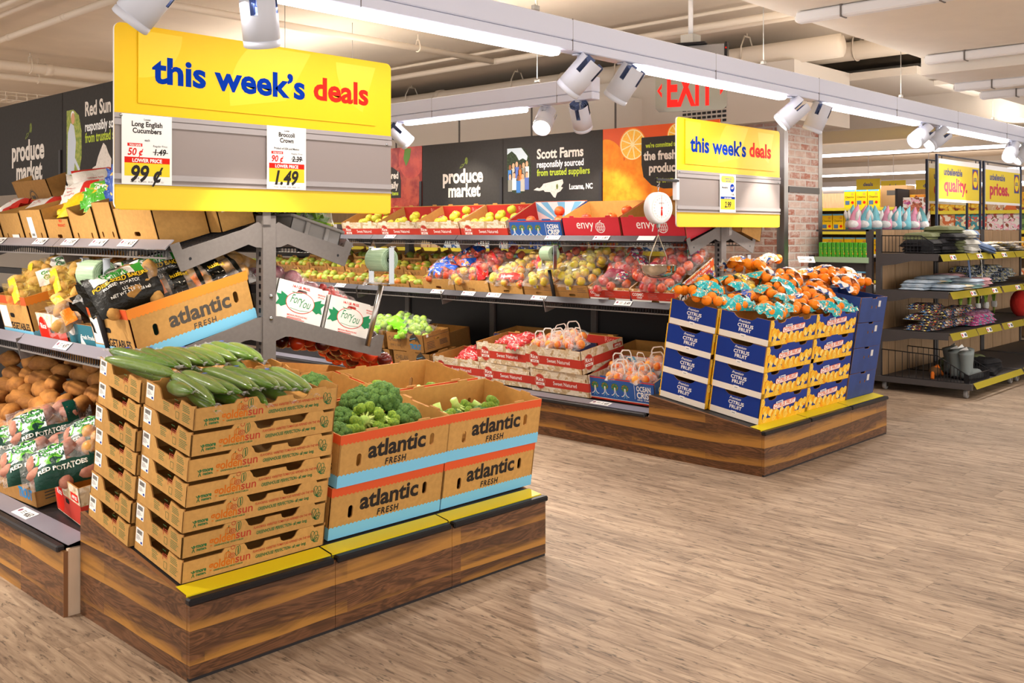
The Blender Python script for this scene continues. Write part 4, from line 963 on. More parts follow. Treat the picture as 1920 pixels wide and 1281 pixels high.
APR = apple_mat('apple_red', 'b4202a', 'd9683c'); APY = apple_mat('apple_yellow', 'd9cf3a', 'c3c43a'); APM = apple_mat('apple_blush', 'd8b13c', 'c9452a', .45, .6); APO = apple_mat('apple_orange', 'e0682a', 'cf3524'); APG = apple_mat('apple_green', '8fc02a', 'a9cc4a'); PEA = apple_mat('peach_skin', 'f0a03a', 'd9542c', .42, .68)
def lump(b, c, r, mat, kind, rd):
    X = T(c) @ R('Z', rd.uniform(0, 360)) @ R('X', rd.uniform(-70, 70))
    if kind == 'apple': b.lathe([(0, r*.62), (r*.25, r*.78), (r*.6, r*.8), (r*.92, r*.45), (r, 0), (r*.88, -r*.48), (r*.55, -r*.82), (r*.2, -r*.84), (0, -r*.74)], mat, 12, X); b.tube([(0, 0, r*.6), (r*.08, 0, r*1.0)], r*.05, KRAFTD, 5, X)
    elif kind == 'potato': sd = rd.uniform(0, 99); b.ball((0, 0, 0), (r*1.45, r*.95, r*.85), mat, 10, 7, X, lambda v: 1+.16*noise.noise(v*1.7+Vector((sd, 0, 0))))
    else: b.ball((0, 0, 0), (r, r, r*.93), mat, 12, 8, X)
def pillow(L_, W_, H_, seed, lump_=.25):
    def h(x, y):
        a = max(0, 1-abs(2*x/L_)**2.6); c = max(0, 1-abs(2*y/W_)**2.6)
        return H_*(a*c)**.55*(1+lump_*noise.noise(Vector((x*17+seed, y*17, seed*1.3)))+lump_*.45*noise.noise(Vector((x*48+seed, y*48, seed))))
    return h
class Bag:
    def __init__(s, name, cat, L_=.28, W_=.2, H_=.09, fruit=None, skin=FILM, zones=(), texts=(), seed=1., tails=True, lump_=.28, under=None, handles=False):
        """zones: (x0,x1,y0,y1,mat) in units of half length / half width printed on the film; texts: (string,x,y,size,mat,bold)"""
        s.t = t = thing(name, cat, cat); h = pillow(L_, W_, H_, seed, lump_); nu, nv = 18, 13; rd = random.Random(seed)
        def mf(u, v):
            x, y = u*2-1, v*2-1
            for (x0, x1, y0, y1, m_) in zones:
                if x0 <= x < x1 and y0 <= y < y1: return m_
            return skin
        b = MB(); z0 = H_*.3
        b.grid(lambda u, v: ((u-.5)*L_, (v-.5)*W_, z0+h((u-.5)*L_, (v-.5)*W_)*.72), nu, nv, skin, True, None, mf)
        b.grid(lambda u, v: ((.5-u)*L_, (v-.5)*W_, z0-h((u-.5)*L_, (v-.5)*W_)*.28), nu, nv, under or skin, True)
        if tails:
            for sx in (-1, 1):
                e = mf(.02 if sx < 0 else .98, .5); e = e if e else skin
                b.grid(lambda u, v: (sx*(L_*.485+v*.035), (u-.5)*W_*(.75+.2*v)*.9, z0+.012*math.sin(u*17+seed)*v+(.02*v if sx > 0 else -.004*v)), 10, 2, e, False)
        for (q, x, y, sz, m_, bo) in texts:
            b.text(q, x*L_/2, y*W_/2, sz, m_, None, bo, z=0, wrap=lambda X_, Y_, Z_: (X_, Y_, z0+h(X_, Y_)*.72+.0022))
        obj('film', b, t)
        if handles:
            for sy in (-.3, .3):
                b = MB(); p = [Vector((-.05, 0, 0)), Vector((-.045, 0, .055)), Vector((-.03, .006, .075)), Vector((.03, .008, .078)), Vector((.045, .004, .055)), Vector((.05, 0, 0))]
                for a, c in zip(p, p[1:]):
                    n = Vector((0, .009, 0)) if False else (c-a).cross(Vector((0, 1, 0))).normalized()*.005
                    b.add([a-n, c-n, c+n, a+n], [(0, 1, 2, 3)], WHITEH, False, T(0, sy*W_, H_*.75))
                obj('handle', b, t)
        if fruit:
            nm, kind, mat, r, n = fruit; k = 0; pos = []
            for tr in range(400):
                x, y = rd.uniform(-.42, .42)*L_, rd.uniform(-.4, .4)*W_; hh = h(x, y)*.72
                if hh < r*.7: continue
                z = z0+hh-r*1.0
                if all((x-a)**2+(y-c)**2 > (1.75*r)**2 for a, c in pos):
                    pos.append((x, y)); b = MB(); lump(b, (x, y, z), r, mat, kind, rd); obj(nm, b, t)
                    if len(pos) >= n: break
        s.p = Proto(t)
    def put(s, *a): return s.p.put(*a)
WHITEH = M('handle_white', 'f2eeea', .4)
BLK = M('bag_black', '17150f', .3, bump=.4, scale=25, bdist=.02); WHB = M('bag_white', 'eeeae2', .3, bump=.4, scale=25, bdist=.02); GRB = M('bag_green', '2f8f2c', .3, bump=.4, scale=25, bdist=.02); DGR = M('bag_dark_green', '123f33', .3, bump=.4, scale=25, bdist=.02)
YLB = M('bag_yellow', 'f0c21c', .3, bump=.4, scale=25, bdist=.02); RDB = M('bag_red', 'cf2a20', .3, bump=.4, scale=25, bdist=.02); BLB = M('bag_blue', '2450a8', .3, bump=.4, scale=25, bdist=.02); ORB = M('bag_orange', 'ee7b1c', .35, bump=.4, scale=25, bdist=.02)
LGB = M('bag_lime', '66b82e', .3, bump=.4, scale=25, bdist=.02)
BLKP = spots('black_print', '17150f', ['e6ddc4'], 60., .68, seed=2)
RUS = Bag('potato_bag', 'potato bag', .36, .23, .11, ('potato', 'potato', POT, .036, 8), zones=[(-1, -.93, -1, 1, BLK), (-.98, .55, -.95, -.25, BLK), (-.98, .25, .7, .95, BLK), (-.85, .15, .2, .7, WHB), (-.93, -.87, -.25, .7, RDB), (-.87, .35, -.25, .2, BLK), (.15, .3, .2, .7, GRB)], texts=[('Green', -.40, .42, .042, GRB, .03), ('Giant', -.33, .24, .042, GRB, .03), ('POISE-SIZED BAKERS', -.28, .03, .026, YLB, .03), ('RUSSET POTATOES', -.28, -.16, .02, WHB, .02), ('U.S. NO. 1', -.15, -.42, .018, WHB, .01), ('NET WT 5 LB (2.26 kg)', -.2, -.58, .018, WHB, .01)], seed=3.1)
RUS2 = Bag('potato_bag', 'potato bag', .34, .22, .1, ('potato', 'potato', POT, .038, 9), zones=[(-.35, .1, -.9, .9, BLKP), (-.75, -.45, -.7, .1, ORB), (.45, .6, -.9, .9, BLK)], texts=[('Russet', .02, -.05, .03, YLB, .03)], seed=7.7)
YEP = Bag('yellow_potato_bag', 'potato bag', .3, .2, .09, ('potato', 'potato', POTY, .03, 9), skin=film('bag_film_yellow', 'f2cc58', fac=.2, rough=.1, bump=.9, scale=26), zones=[(-.95, -.78, -.9, .9, YLB), (-.1, .75, -.55, .6, WHB)], texts=[('Green', .32, .08, .032, GRB, .03), ('Giant', .32, -.24, .032, GRB, .03)], seed=5.2)
YEP2 = Bag('onion_bag', 'onion bag', .3, .2, .09, ('onion', 'ball', M('yellow_onion_skin', 'c98a3a', .4, alt='dba75a', scale=12), .034, 8), zones=[(-.4, .2, -.9, .9, M('bag_brown', 'a5622a', .35, bump=.4, scale=25)), (-.25, .05, -.4, .4, WHB)], texts=[('Sweet', -.1, -.05, .024, RDB, .03)], seed=9.4)
REP = Bag('red_potato_bag', 'potato bag', .34, .24, .11, ('potato', 'potato', POTR, .036, 9), zones=[(-.9, .5, -.95, -.45, DGR), (-.9, -.1, -.45, .6, spots('green_white_print', 'dfe9ea', ['5fae2e', '123f33'], 26., .56)), (.5, .75, -.9, .9, DGR)], texts=[('Green', -.4, .2, .034, GRB, .03), ('Giant', -.4, -.05, .034, GRB, .03), ('RED POTATOES', -.2, -.68, .028, WHB, .03)], seed=2.3)
ONB = Bag('red_onion_bag', 'onion bag', .26, .2, .1, ('onion', 'ball', ONI, .038, 8), zones=[(.6, .95, -.9, .9, WHB)], seed=6.6)
def sack(name, cat, mats, L_, W_, H_, seed, texts=(), zones=()): return Bag(name, cat, L_, W_, H_, None, mats, zones, texts, seed, True, .32)
SNG = sack('frozen_vegetable_bag', 'food bag', spots('green_pack', '4fae2c', ['f2b21c', 'e9efe4'], 14., .64, seed=1), .27, .2, .06, 1.7, [('Green', -.2, .1, .04, WHB, .03)])
SNB = sack('small_potato_bag', 'food bag', spots('blue_pack', '2450a8', ['e9c85a', 'b98a52'], 18., .66, seed=3), .27, .22, .07, 2.9, [('Little', -.1, .25, .045, WHB, .03)])
SNR = sack('salad_kit_bag', 'food bag', WHB, .28, .2, .06, 4.1, zones=[(.5, 1, -1, 1, RDB), (-1, 1, .8, 1, RDB)], texts=[('nutrition facts', -.2, .3, .016, RDB, .0), ('ingredients', -.2, .1, .016, RDB, .0), ('keep refrigerated', -.2, -.1, .016, RDB, .0)])
SNY = sack('yellow_white_bag', 'food bag', WHB, .26, .2, .06, 8.3, zones=[(-1, .1, -1, 1, YLB)])
def setb(o, l, g=None):
    o['label'] = l
    if g: o['group'] = g
    return o
LU = SH(2.145, 1.464, 15.75); LL = SH(1.965, .977, 14.8); LB = SH(1.622, .283, 8.4)
# upper left shelf: brown open cartons
def plain_carton(w, d, h, holes='two', dip=0, out=KRAFT, sticker=None, tall=0, t=.006, logo=None):
    b = MB(); fr = [(-w/2+w*k/10, h-dip*math.sin(math.pi*k/10)) for k in range(11)] if dip else [(-w/2, h), (w/2, h)]
    hl = {'two': [slot(-w*.28, h*.28, .008, .016), slot(w*.28, h*.28, .008, .016)], 'one': [slot(0, h*.35, .03, .011)], '': []}[holes]
    sd = lambda s: [(-d/2, (h if s < 0 else h)), (d/2, h)]
    pr = {'front': fr}
    if tall: pr['back'] = [(-w/2, h+tall), (w/2, h+tall)]; pr['left'] = [(-d/2, h+tall), (d/2, h)]; pr['right'] = [(-d/2, h), (d/2, h+tall)]
    carton(b, w, d, h, out, KRAFTI, KRAFTE, t, pr, {'front': hl}); F = FF('front', w, d)
    if sticker: x, y, a, c = sticker; b.rect(x, x+a, y, y+c, WHITE, F, .0008); barcode(b, F, x+a*.2, y+c*.1, a*.6, c*.12); fineprint(b, F, x+a*.2, y+c*.8, a*.6, 4, INKG, c*.12, .003)
    if logo: logo(b, F)
    return b
def redprint(b, F): b.text('BEST', .06, .13, .02, RED, F, .02); b.text('PRODUCT', .06, .105, .02, RED, F, .02)
GB = 'open brown cartons on the upper left shelf'
for i, (y0, y1, h, d, kw, l) in enumerate([(6.6, 6.17, .19, .36, {}, 'open brown carton at the left picture edge of the upper shelf'),
    (6.155, 5.835, .185, .36, dict(sticker=(-.02, .0, .1, .06)), 'open brown carton with a low white label on the upper left shelf'),
    (5.825, 5.515, .20, .38, dict(sticker=(-.06, .04, .07, .12)), 'open brown carton with a tall white label on the upper left shelf'),
    (5.505, 5.185, .145, .36, dict(holes='one', sticker=(-.12, .0, .22, .035), logo=redprint), 'low brown carton with red print on the upper left shelf'),
    (5.175, 4.875, .205, .38, dict(dip=.045), 'open brown carton with a sagging front on the upper left shelf'),
    (4.865, 4.655, .225, .38, {}, 'tall brown carton holding the blue bags on the upper left shelf'),
    (4.645, 4.255, .19, .26, dict(holes='one'), 'large plain brown carton at the end of the upper left shelf')]):
    solo('brown_carton', plain_carton(abs(y1-y0)-.01, d, h, **kw), l, 'carton', at(LU, -(y0+y1)/2, d/2+.005, .004), GB)
b = plain_carton(.38, .19, .20, ''); F = FF('right', .38, .19); b.rect(-.07, .07, .09, .19, WHITE, F, .0008); barcode(b, F, -.05, .1, .08, .03, INK); fineprint(b, F, -.05, .175, .08, 5, INK); b.rect(.03, .06, .15, .18, INK, F, .0012)
solo('brown_carton', b, 'brown carton with a white barcode label behind the large plain one', 'carton', at(LU, -4.36, .265+.1, .004), GB)
def heart(b, F):
    b.line([(.05*math.cos(k*.349), .20+.05*math.sin(k*.349)) for k in range(19)], .008, INKG, F); b.line([(.06*math.cos(k*.349), .20+.06*math.sin(k*.349)) for k in range(19)], .003, INKG, F)
    b.poly([(0, .175), (.03, .205), (.025, .222), (.008, .222), (0, .212), (-.008, .222), (-.025, .222), (-.03, .205)], INKG, F, z=.0008); b.text('I Love Produce', 0, .11, .026, INKG, F, .02); fineprint(b, F, -.06, .095, .12, 4, INKG, .012, .004)
solo('brown_carton', plain_carton(.55, .3, .32, '', out=KRAFTD, logo=heart), 'tall brown carton with a heart stamp standing at the back of the upper left shelf', 'carton', at(LU, -6.55, .55, .01, 0, 6), GB)
for bag_, u, v, h, rz, rx, ry, l in [
    (SNR, -5.98, .2, .15, 15, 20, 0, 'white nutrition label bag in the low labelled carton'), (SNR, -5.62, .28, .2, 10, 50, 0, 'upright white and red salad bag in the tall labelled carton'), (SNR, -6.4, .2, .16, -10, 15, 0, 'white bag with red corner at the left picture edge'),
    (SNR, -5.66, .42, .24, 60, 70, 20, 'red and white bag sticking up by the produce market board'), (SNY, -5.38, .2, .17, 30, 25, 0, 'yellow and white bag slumped over the low carton'), (SNY, -5.2, .3, .15, 80, 40, 0, 'white bag behind the yellow one on the upper left shelf'),
    (SNG, -5.03, .2, .22, 40, 40, 0, 'green bag drooping over the sagging carton'), (SNG, -4.98, .42, .36, 20, 65, 0, 'bright green bag standing beside the near deals sign'), (SNB, -4.78, .22, .28, 30, 60, 0, 'blue bag standing in the tall brown carton'), (SNB, -4.7, .38, .33, -20, 60, 0, 'blue bag partly behind the near deals sign'), (SNB, -4.62, .15, .12, 10, 20, 0, 'blue bag low in the tall brown carton')]:
    bag_.put(at(LU, u, v, h, rz, rx, ry), l, 'bags in the brown cartons')
# lower left shelf
acp = MB.__new__(MB); acp = atlantic_carton(.4, .6, .235, M('print_orange', 'ec8a2c', .6))
def atlantic_long():
    """same carton seen along its long printed side"""
    w, d, h = .40, .60, .235; b = MB(); tp = lambda L: [(-L/2, h), (L/2, h)]
    carton(b, w, d, h, KRAFT, KRAFTI, KRAFTE, .007, None, {'right': [slot(-d*.32, h*.48, .012, .027), slot(d*.36, h*.56, .012, .027)]})
    O_ = M('print_orange', 'ea8a2e', .6)
    for f, L in (('front', w), ('back', w), ('left', d), ('right', d)): F = FF(f, w, d); band(b, F, L, h-.04, h, ATL_O if f == 'front' else O_, True); band(b, F, L, 0, .05, ATL_B, False)
    F = FF('right', w, d); b.text('atlantic', .03, h*.42, .098, INKG, F, .032, fit=.31); b.text('FRESH', .04, h*.23, .037, INKG, F, .02, .1, fit=.115, track=1.25)
    F = FF('front', w, d); b.rect(-.19, -.08, .06, .18, WHITE, F, .0008); fineprint(b, F, -.18, .165, .09, 8, INKG, .013, .003); b.text('VEGETABLES', .035, .055, .052, INK, F, .03, fit=.27); b.poly(slot(-.03, .13, .03, .012), HOLE, F, z=.0009)
    return b
al = Proto(tag(obj('potato_carton', atlantic_long()), 'c', 'carton'))
al.put(at(LL, -4.295, .304, .004), 'tilted orange and blue striped potato carton beside the near post', 'striped potato cartons'); al.put(at(LL, -5.43, .306, .004, 0), 'orange and blue striped carton of yellow potatoes at the left picture edge', 'striped potato cartons')
def apple_side(b, F, w, h):
    b.poly([(-w*.30+.055*math.cos(k*.42), h*.45+.07*math.sin(k*.42)) for k in range(15)], RED, F, z=.0009); b.rect(-w/2, w/2, h*.02, h*.55, M('carton_red', 'c23a2c', .6), F, .0006); b.text('Rice', -w*.30, h*.5, .04, WHITE, F, .02, z=.0013); b.rect(w*.18, w*.45, h*.6, h*.8, RED, F, .0009); b.text('APPLES', w*.315, h*.65, .022, WHITE, F, .03, z=.0013); b.poly(slot(0, h*.45, .026, .011), HOLE, F, z=.0013)
PEARW = spots('ghost_fruit_print', 'e9dcc6', ['c9ad84', 'd9c3a0'], 13., .55, .6)
b = plain_carton(.33, .45, .16, '', out=PEARW); apple_side(b, FF('front', .33, .45), .33, .16)
solo('apple_carton', b, 'red and white apple carton reused for potato bags on the lower left shelf', 'carton', at(LL, -5.0, .24, .004))
TEAL = M('carton_teal', '2d6f80', .6)
b = plain_carton(.5, .45, .13, '', out=TEAL); F = FF('front', .5, .45); b.text('Fresh Produce', -.02, .06, .03, WHITE, F, .02, fit=.17); b.disc(.12, .085, .035, WHITE, F); b.text('Gpy', .12, .075, .035, INK, F, .02, z=.001); b.disc(-.2, .1, .04, WHITE, F, ry=.03); b.poly([(-.13, .03), (-.09, .005), (-.07, .03), (-.11, .075)], WHITE, F, z=.0008); b.poly([(.17, 0), (.25, 0), (.25, .12), (.19, .08)], WHITE, F, z=.0008)
solo('teal_carton', b, 'teal Fresh Produce carton under the black potato bags', 'carton', at(LL, -4.78+.22, .24, .004))
for bag_, u, v, h, rz, rx, l in [
    (RUS, -4.265, .12, .275, 55, 24, 'black russet potato bag lying on the front corner of the tilted striped carton'), (RUS2, -4.24, .33, .22, 30, 5, 'russet potato bag in the middle of the tilted striped carton'), (RUS2, -4.22, .50, .21, 60, 0, 'potato bag at the upper end of the tilted striped carton'), (RUS, -4.36, .36, .28, 20, 45, 'black potato bag behind the front one in the tilted carton'), (RUS2, -4.40, .52, .25, 10, 0, 'potato bag at the back of the tilted striped carton'),
    (RUS, -4.62, .14, .17, 160, 40, 'black potato bag hanging over the teal carton'), (RUS2, -4.78, .12, .13, 40, 10, 'black and orange potato bag low over the red carton'), (RUS, -4.85, .35, .22, -10, 45, 'black potato bag behind the bag dispenser'), (RUS2, -4.6, .4, .2, 15, 0, 'potato bag between the two striped cartons'),
    (YEP, -5.35, .15, .24, 20, 10, 'yellow potato bag at the front of the left striped carton'), (YEP, -5.18, .3, .25, 10, 8, 'yellow potato bag nearest the dispenser roll'), (YEP, -5.55, .32, .26, -20, 5, 'yellow potato bag at the left picture edge'), (YEP2, -5.65, .5, .26, 30, 0, 'brown net onion bag at the left picture edge'), (YEP2, -5.35, .46, .27, 0, 0, 'brown onion bag behind the yellow potato bags'), (YEP2, -5.05, .46, .22, -30, 0, 'onion bag behind the dispenser roll'), (YEP, -4.98, .2, .15, 90, 20, 'yellow bag spilling over the red carton')]:
    bag_.put(at(LL, u, v, h, 66+rz*.35, rx*.5+34), l, 'potato and onion bags on the lower left shelf')
b = MB(); b.box(-.12, .12, 0, .008, -.06, .06, WHITE); F = FR((0, -.0, 0), (1, 0, 0), (0, 0, 1)); b.text('REDSUN', .03, .0, .04, RED, F, .03, fit=.12); b.text('FARMS', .03, -.04, .04, GRB, F, .03, fit=.11); b.disc(-.06, .0, .02, GRB, F, ry=.03); b.disc(-.05, -.03, .015, RED, F)
solo('red_and_green_carton_flap', b, 'white carton flap with red and green lettering behind the potato bags', 'carton', at(LL, -4.75, .62, .25, -6, -15, 8))
b = plain_carton(.5, .3, .22, '', out=KRAFTD); solo('brown_carton', b, 'brown carton with torn flaps under the upper left shelf', 'carton', at(LL, -5.75, .44, .05))
# sweet potatoes and red potatoes on the base shelf
def sweetp(seed):
    r = random.Random(seed); b = MB(); L_ = r.uniform(.19, .26); w = r.uniform(.044, .056); n = 10; bend = r.uniform(-.018, .018)
    v = lambda t: Vector((bend*math.sin(math.pi*t), (t-.5)*L_, .008*math.sin(2.5*t+seed)))
    b.tube([v(i/n) for i in range(n+1)], [w*max(.10, math.sin(math.pi*min(1, max(0, .03+.94*(i/n)**r.choice((.8, 1, 1.2)))))**.75*(1+.10*math.sin(i*2.2+seed))) for i in range(n+1)], SWEET, 10); return Proto(tag(obj('sweet_potato', b), 'sweet potato', 'sweet potato'))
SP = [sweetp(k) for k in range(5)]
os_ = []
for row, (v, h, n, y0, y1) in enumerate([(.30, .20, 5, 5.0, 5.75), (.36, .25, 6, 4.95, 5.85), (.45, .275, 6, 4.98, 6.0), (.53, .31, 7, 4.9, 6.1), (.60, .35, 7, 4.8, 6.3), (.68, .385, 7, 4.75, 6.4), (.76, .42, 6, 4.75, 6.4), (.84, .46, 6, 4.8, 6.5)]):
    for k in range(n): os_.append(SP[(k*3+row*2) % 5].put(at(LB, -(y0+(y1-y0)*(k+.5*(row % 2))/n), v+U(-.015, .015), h+U(-.008, .014), U(55, 115), U(-10, 10), U(0, 90)), 's', 'sweet potatoes heaped in the carton on the base shelf'))
order(os_, 'loose sweet potato, {ord} from the left in the {row} of the heap', ['back', 'upper part', 'middle', 'lower part'])
solo('sweet_potato_carton', plain_carton(.95, .6, .2, ''), 'brown carton under the heap of sweet potatoes', 'carton', at(LB, -5.35, .52, .004))
def trout_logo(b, F, x, y, s):
    FISH = M('print_trout', '4a4238', .7); b.poly([(x+s*p, y+s*q) for p, q in ((-.5, .05), (-.42, .25), (-.25, .4), (-.08, .47), (-.02, .6), (.1, .44), (.3, .3), (.42, .12), (.5, -.12), (.36, -.02), (.2, .12), (.12, .0), (.05, .14), (-.15, .12), (-.3, .05), (-.42, -.02))], FISH, F, z=.0008)
    b.line([(x-.38*s, y+.14*s), (x+.1*s, y+.25*s)], .008*s*5, M('print_trout_belly', '6fa6c8', .7), F, .0012); b.disc(x-.4*s, y+.15*s, .02*s, WHITE, F, .0012, 8); b.text('TROUT', x+.04*s, y-.42*s, .42*s, M('print_trout_blue', '1c86c4', .6), F, .05, .12, fit=1.0*s)
def chelan_carton(w=.5, d=.32, h=.165):
    b = MB(); nt = lambda L: [(-L/2, h-.006), (-.06, h-.006), (-.055, h+.006), (.055, h+.006), (.06, h-.006), (L/2, h-.006)]
    carton(b, w, d, h, KRAFTD, KRAFTI, KRAFTE, .006, {f: nt(w if f in ('front', 'back') else d) for f in ('front', 'back', 'left', 'right')}, {'right': [slot(0, h*.62, .028, .009)]})
    F = FF('front', w, d); b.text('CHELAN', -w*.27, h*.5, .062, INKG, F, -.005, fit=.17); b.text('FRESH', -w*.27, h*.22, .03, INKG, F, .0, fit=.125, track=1.5); trout_logo(b, F, w*.27, h*.55, .15)
    F = FF('right', w, d); fineprint(b, F, -.12, h*.5, .1, 5, INKG, .014, .005); fineprint(b, F, .03, h*.45, .1, 4, INKG, .012, .006); b.rect(-.14, .14, h*.78, h*.8, INKG, F, .0008); b.rect(-.12, -.095, h*.8, h*.95, WHITE, F, .001); return b
CH = Proto(tag(obj('green_apple_carton', chelan_carton()), 'c', 'carton'))
CH.put(at(LB, -4.86, .27, .004, 2), 'brown fish-print carton holding red potato bags on the base shelf', 'brown fish-print cartons')
b = plain_carton(.36, .3, .17, '', out=PEARW); apple_side(b, FF('front', .36, .3), .36, .17); b.rect(-.15, .15, .02, .09, M('carton_red', 'c23a2c', .6), FF('right', .36, .3))
solo('apple_carton', b, 'torn red and white apple carton beside the cucumber plinth', 'carton', at(LB, -4.31, .30, .004, -6))
for bag_, u, v, h, rz, rx, l in [(REP, -5.08, .24, .17, 10, 10, 'clear red potato bag at the lower left picture edge'), (REP, -4.95, .34, .25, 40, 30, 'upright red potato bag with a dark green collar'), (REP, -4.68, .20, .17, 20, 12, 'red potato bag hanging over the fish-print carton'), (REP, -4.42, .22, .19, 24, 10, 'dark green red potato bag touching the cucumber cartons'), (REP, -4.5, .42, .24, -10, 0, 'green labelled potato bag behind the front ones'), (YEP2, -4.36, .40, .26, 0, 0, 'brown onion bag near the rear cucumber cartons')]:
    bag_.put(at(LB, u, v, h, 62+rz*.4, rx*.6+26), l, 'red potato bags on the base shelf')

# right-hand side of the near gondola, facing away down the aisle
RU = FR((3.025, 0, 1.464), (0, 1, 0), (-math.cos(math.radians(15.75)), 0, math.sin(math.radians(15.75)))); RL_ = FR((3.205, 0, .977), (0, 1, 0), (-math.cos(math.radians(14.8)), 0, math.sin(math.radians(14.8)))); RB = FR((3.53, 0, .283), (0, 1, 0), (-math.cos(SLP), 0, math.sin(SLP)))
TRAY = M('grey_tray', '8a8683', .45)
b = MB(); carton(b, .55, .30, .075, TRAY, TRAY, TRAY, .004)
for s in (-1, 1): b.rbox(-.285, .285, s*.155-.012, s*.155+.012, .07, .085, TRAY, .004); b.rbox(s*.28-.012, s*.28+.012, -.16, .16, .07, .085, TRAY, .004)
for f, L in (('left', .3), ('right', .3)):
    for x in (-.06, .06): b.rbox(-.28-.008 if f == 'left' else .272, -.272 if f == 'left' else .288, x-.012, x+.012, 0, .07, TRAY, .003)
solo('salad_tray', b, 'grey plastic tray tipped forward under the bagged lettuce', 'tray', at(RU, 4.38, .155, .002))
LET = M('lettuce_leaf', '8fbf3a', .5, alt='6fa02c', scale=14)
def lettuce_bag():
    t = thing('lettuce_bag', 'lettuce bag', 'lettuce bag'); b = MB(); h = pillow(.34, .24, .12, 3.3, .3)
    b.grid(lambda u, v: ((u-.5)*.34, (v-.5)*.24, .03+h((u-.5)*.34, (v-.5)*.24)), 14, 10, FILMW); b.grid(lambda u, v: (.17+v*.06, (u-.5)*.2*(1+v), .03+.02*math.sin(u*15)*v), 10, 3, FILMW, False); obj('film', b, t)
    b = MB(); r = random.Random(4)
    for k in range(26):
        c = Vector((r.uniform(-.13, .13), r.uniform(-.09, .09), r.uniform(.03, .10))); X = T(c) @ R('Z', r.uniform(0, 360)) @ R('X', r.uniform(-60, 60))
        b.grid(lambda u, v: ((u-.5)*.09*(1-.3*v), v*.1, .02*math.sin(u*9)*v+.015*math.sin(v*5)), 7, 5, LET, True, X)
    obj('leaves', b, t); return Proto(t)
LTB = lettuce_bag(); SAL = sack('salad_bag', 'salad bag', spots('dark_salad_film', '2c3a22', ['4f8f2c', 'd9e0d4', '1c1f1a'], 16., .56, .15, 4), .3, .22, .08, 5.5, zones=[(.3, .6, -.9, .9, GRB), (.6, .9, -.9, .9, ORB)])
for o, u, v, h, rz, rx, l in [(LTB, 4.27, .16, .07, 60, 0, 'clear bag of pale green lettuce over the grey tray'), (LTB, 4.72, .14, .07, 100, 0, 'clear lettuce bag at the tray end'), (SAL, 4.3, .30, .08, 80, 0, 'dark salad bag with orange band beside the near post'), (SAL, 4.25, .40, .10, 20, 0, 'dark salad bag right behind the near post'), (SAL, 4.55, .32, .08, 30, 0, 'dark green salad bag behind the lettuce')]: o.put(at(RU, u, v, h, rz, rx), l, 'salad bags on the upper right shelf')
# white For You cartons
FYG = M('print_emerald', '1f8a58', .6); FYW = M('white_board', 'f3efe9', .6)
def foryou():
    w, d, h = .40, .30, .19; b = MB(); sd = [(-d/2, h), (d/2-.04, h), (d/2-.03, h-.02), (d/2, h-.02)]
    carton(b, w, d, h, FYW, FYW, FYW, .006, {'left': sd}, {'left': [slot(0, h*.78, .03, .012)]})
    F = FF('left', w, d); s = 1
    for sg in (-1, 1): b.poly([(sg*.07, .115), (sg*.12, .135), (sg*.118, .12), (sg*.145, .12), (sg*.125, .095), (sg*.14, .065), (sg*.118, .07), (sg*.105, .062), (sg*.07, .08)], FYG, F, z=.0007)
    b.disc(0, .098, .085, RED, F, .0009, 28, .052); b.disc(0, .098, .0815, FYW, F, .0012, 28, .049); b.text('For', -.03, .092, .06, FYG, F, .0, .35, z=.0016, fit=.06); b.text('You', .03, .078, .06, FYG, F, .0, .35, z=.0016, fit=.065); b.line([(-.06, .145), (-.03, .14), (0, .145)], .003, FYG, F, .0016); b.line([(-.055, .065), (.0, .06), (.06, .065)], .002, FYG, F, .0016)
    b.text('14-1 LB. PKGS.', -.01, .165, .017, RED, F, .04); b.text('PRODUCE', .115, .155, .01, RED, F, .03); b.text('OF U.S.A.', .115, .143, .01, RED, F, .03); b.text('MEDSON PRODUCE INC.', 0, .028, .011, RED, F, .02); fineprint(b, F, -.06, .02, .12, 2, RED, .006, .003); return b
fy = Proto(tag(obj('tomato_carton', foryou()), 'c', 'carton'))
fy.put(at(RL_, 4.28, .47, .004), 'white For You tomato carton nearest the post', 'white green-ribbon cartons'); fy.put(at(RL_, 4.28, .155, -.01), 'white For You tomato carton at the shelf tip beside the steel dispenser pole', 'white green-ribbon cartons')
b = MB(); b.plate([(-.30, 0), (.26, 0), (.26, .13), (.1, .16), (.1, .185), (.03, .185), (.02, .16), (-.3, .2)], .006, KRAFTI, R('X', 90)); solo('carton_lid', b, 'tan open carton flap standing behind the tomato packs', 'carton', at(RL_, 4.52, .34, .12, 0, 0) @ R('Z', -90))
CHT = M('cherry_tomato', 'c8281c', .2, coat=.5, var=.1)
def clampack():
    t = thing('tomato_pack', 'tomato pack', 'tomato pack'); r = random.Random(3)
    for k in range(12): b = MB(); b.ball((r.uniform(-.05, .05), r.uniform(-.035, .035), .03+.02*(k % 3)), .017, CHT, 10, 7); obj('tomato', b, t)
    b = MB(); h = pillow(.14, .11, .06, 1.2, .1); b.grid(lambda u, v: ((u-.5)*.15, (v-.5)*.12, .03+h((u-.5)*.14, (v-.5)*.11)), 8, 8, FILM); b.box(-.075, .075, -.06, .06, .0, .01, FILM); obj('clear_lid', b, t); return Proto(t)
cl = clampack()
for i, (u, v, h) in enumerate([(4.26, .2, .16), (4.30, .12, .15), (4.36, .24, .16), (4.30, .04, .13)]): cl.put(at(RL_, u, v, h, 20*i), 'pack of red tomatoes in the white carton, {} from the post'.format(ORD[i]), 'tomato packs in the white cartons')
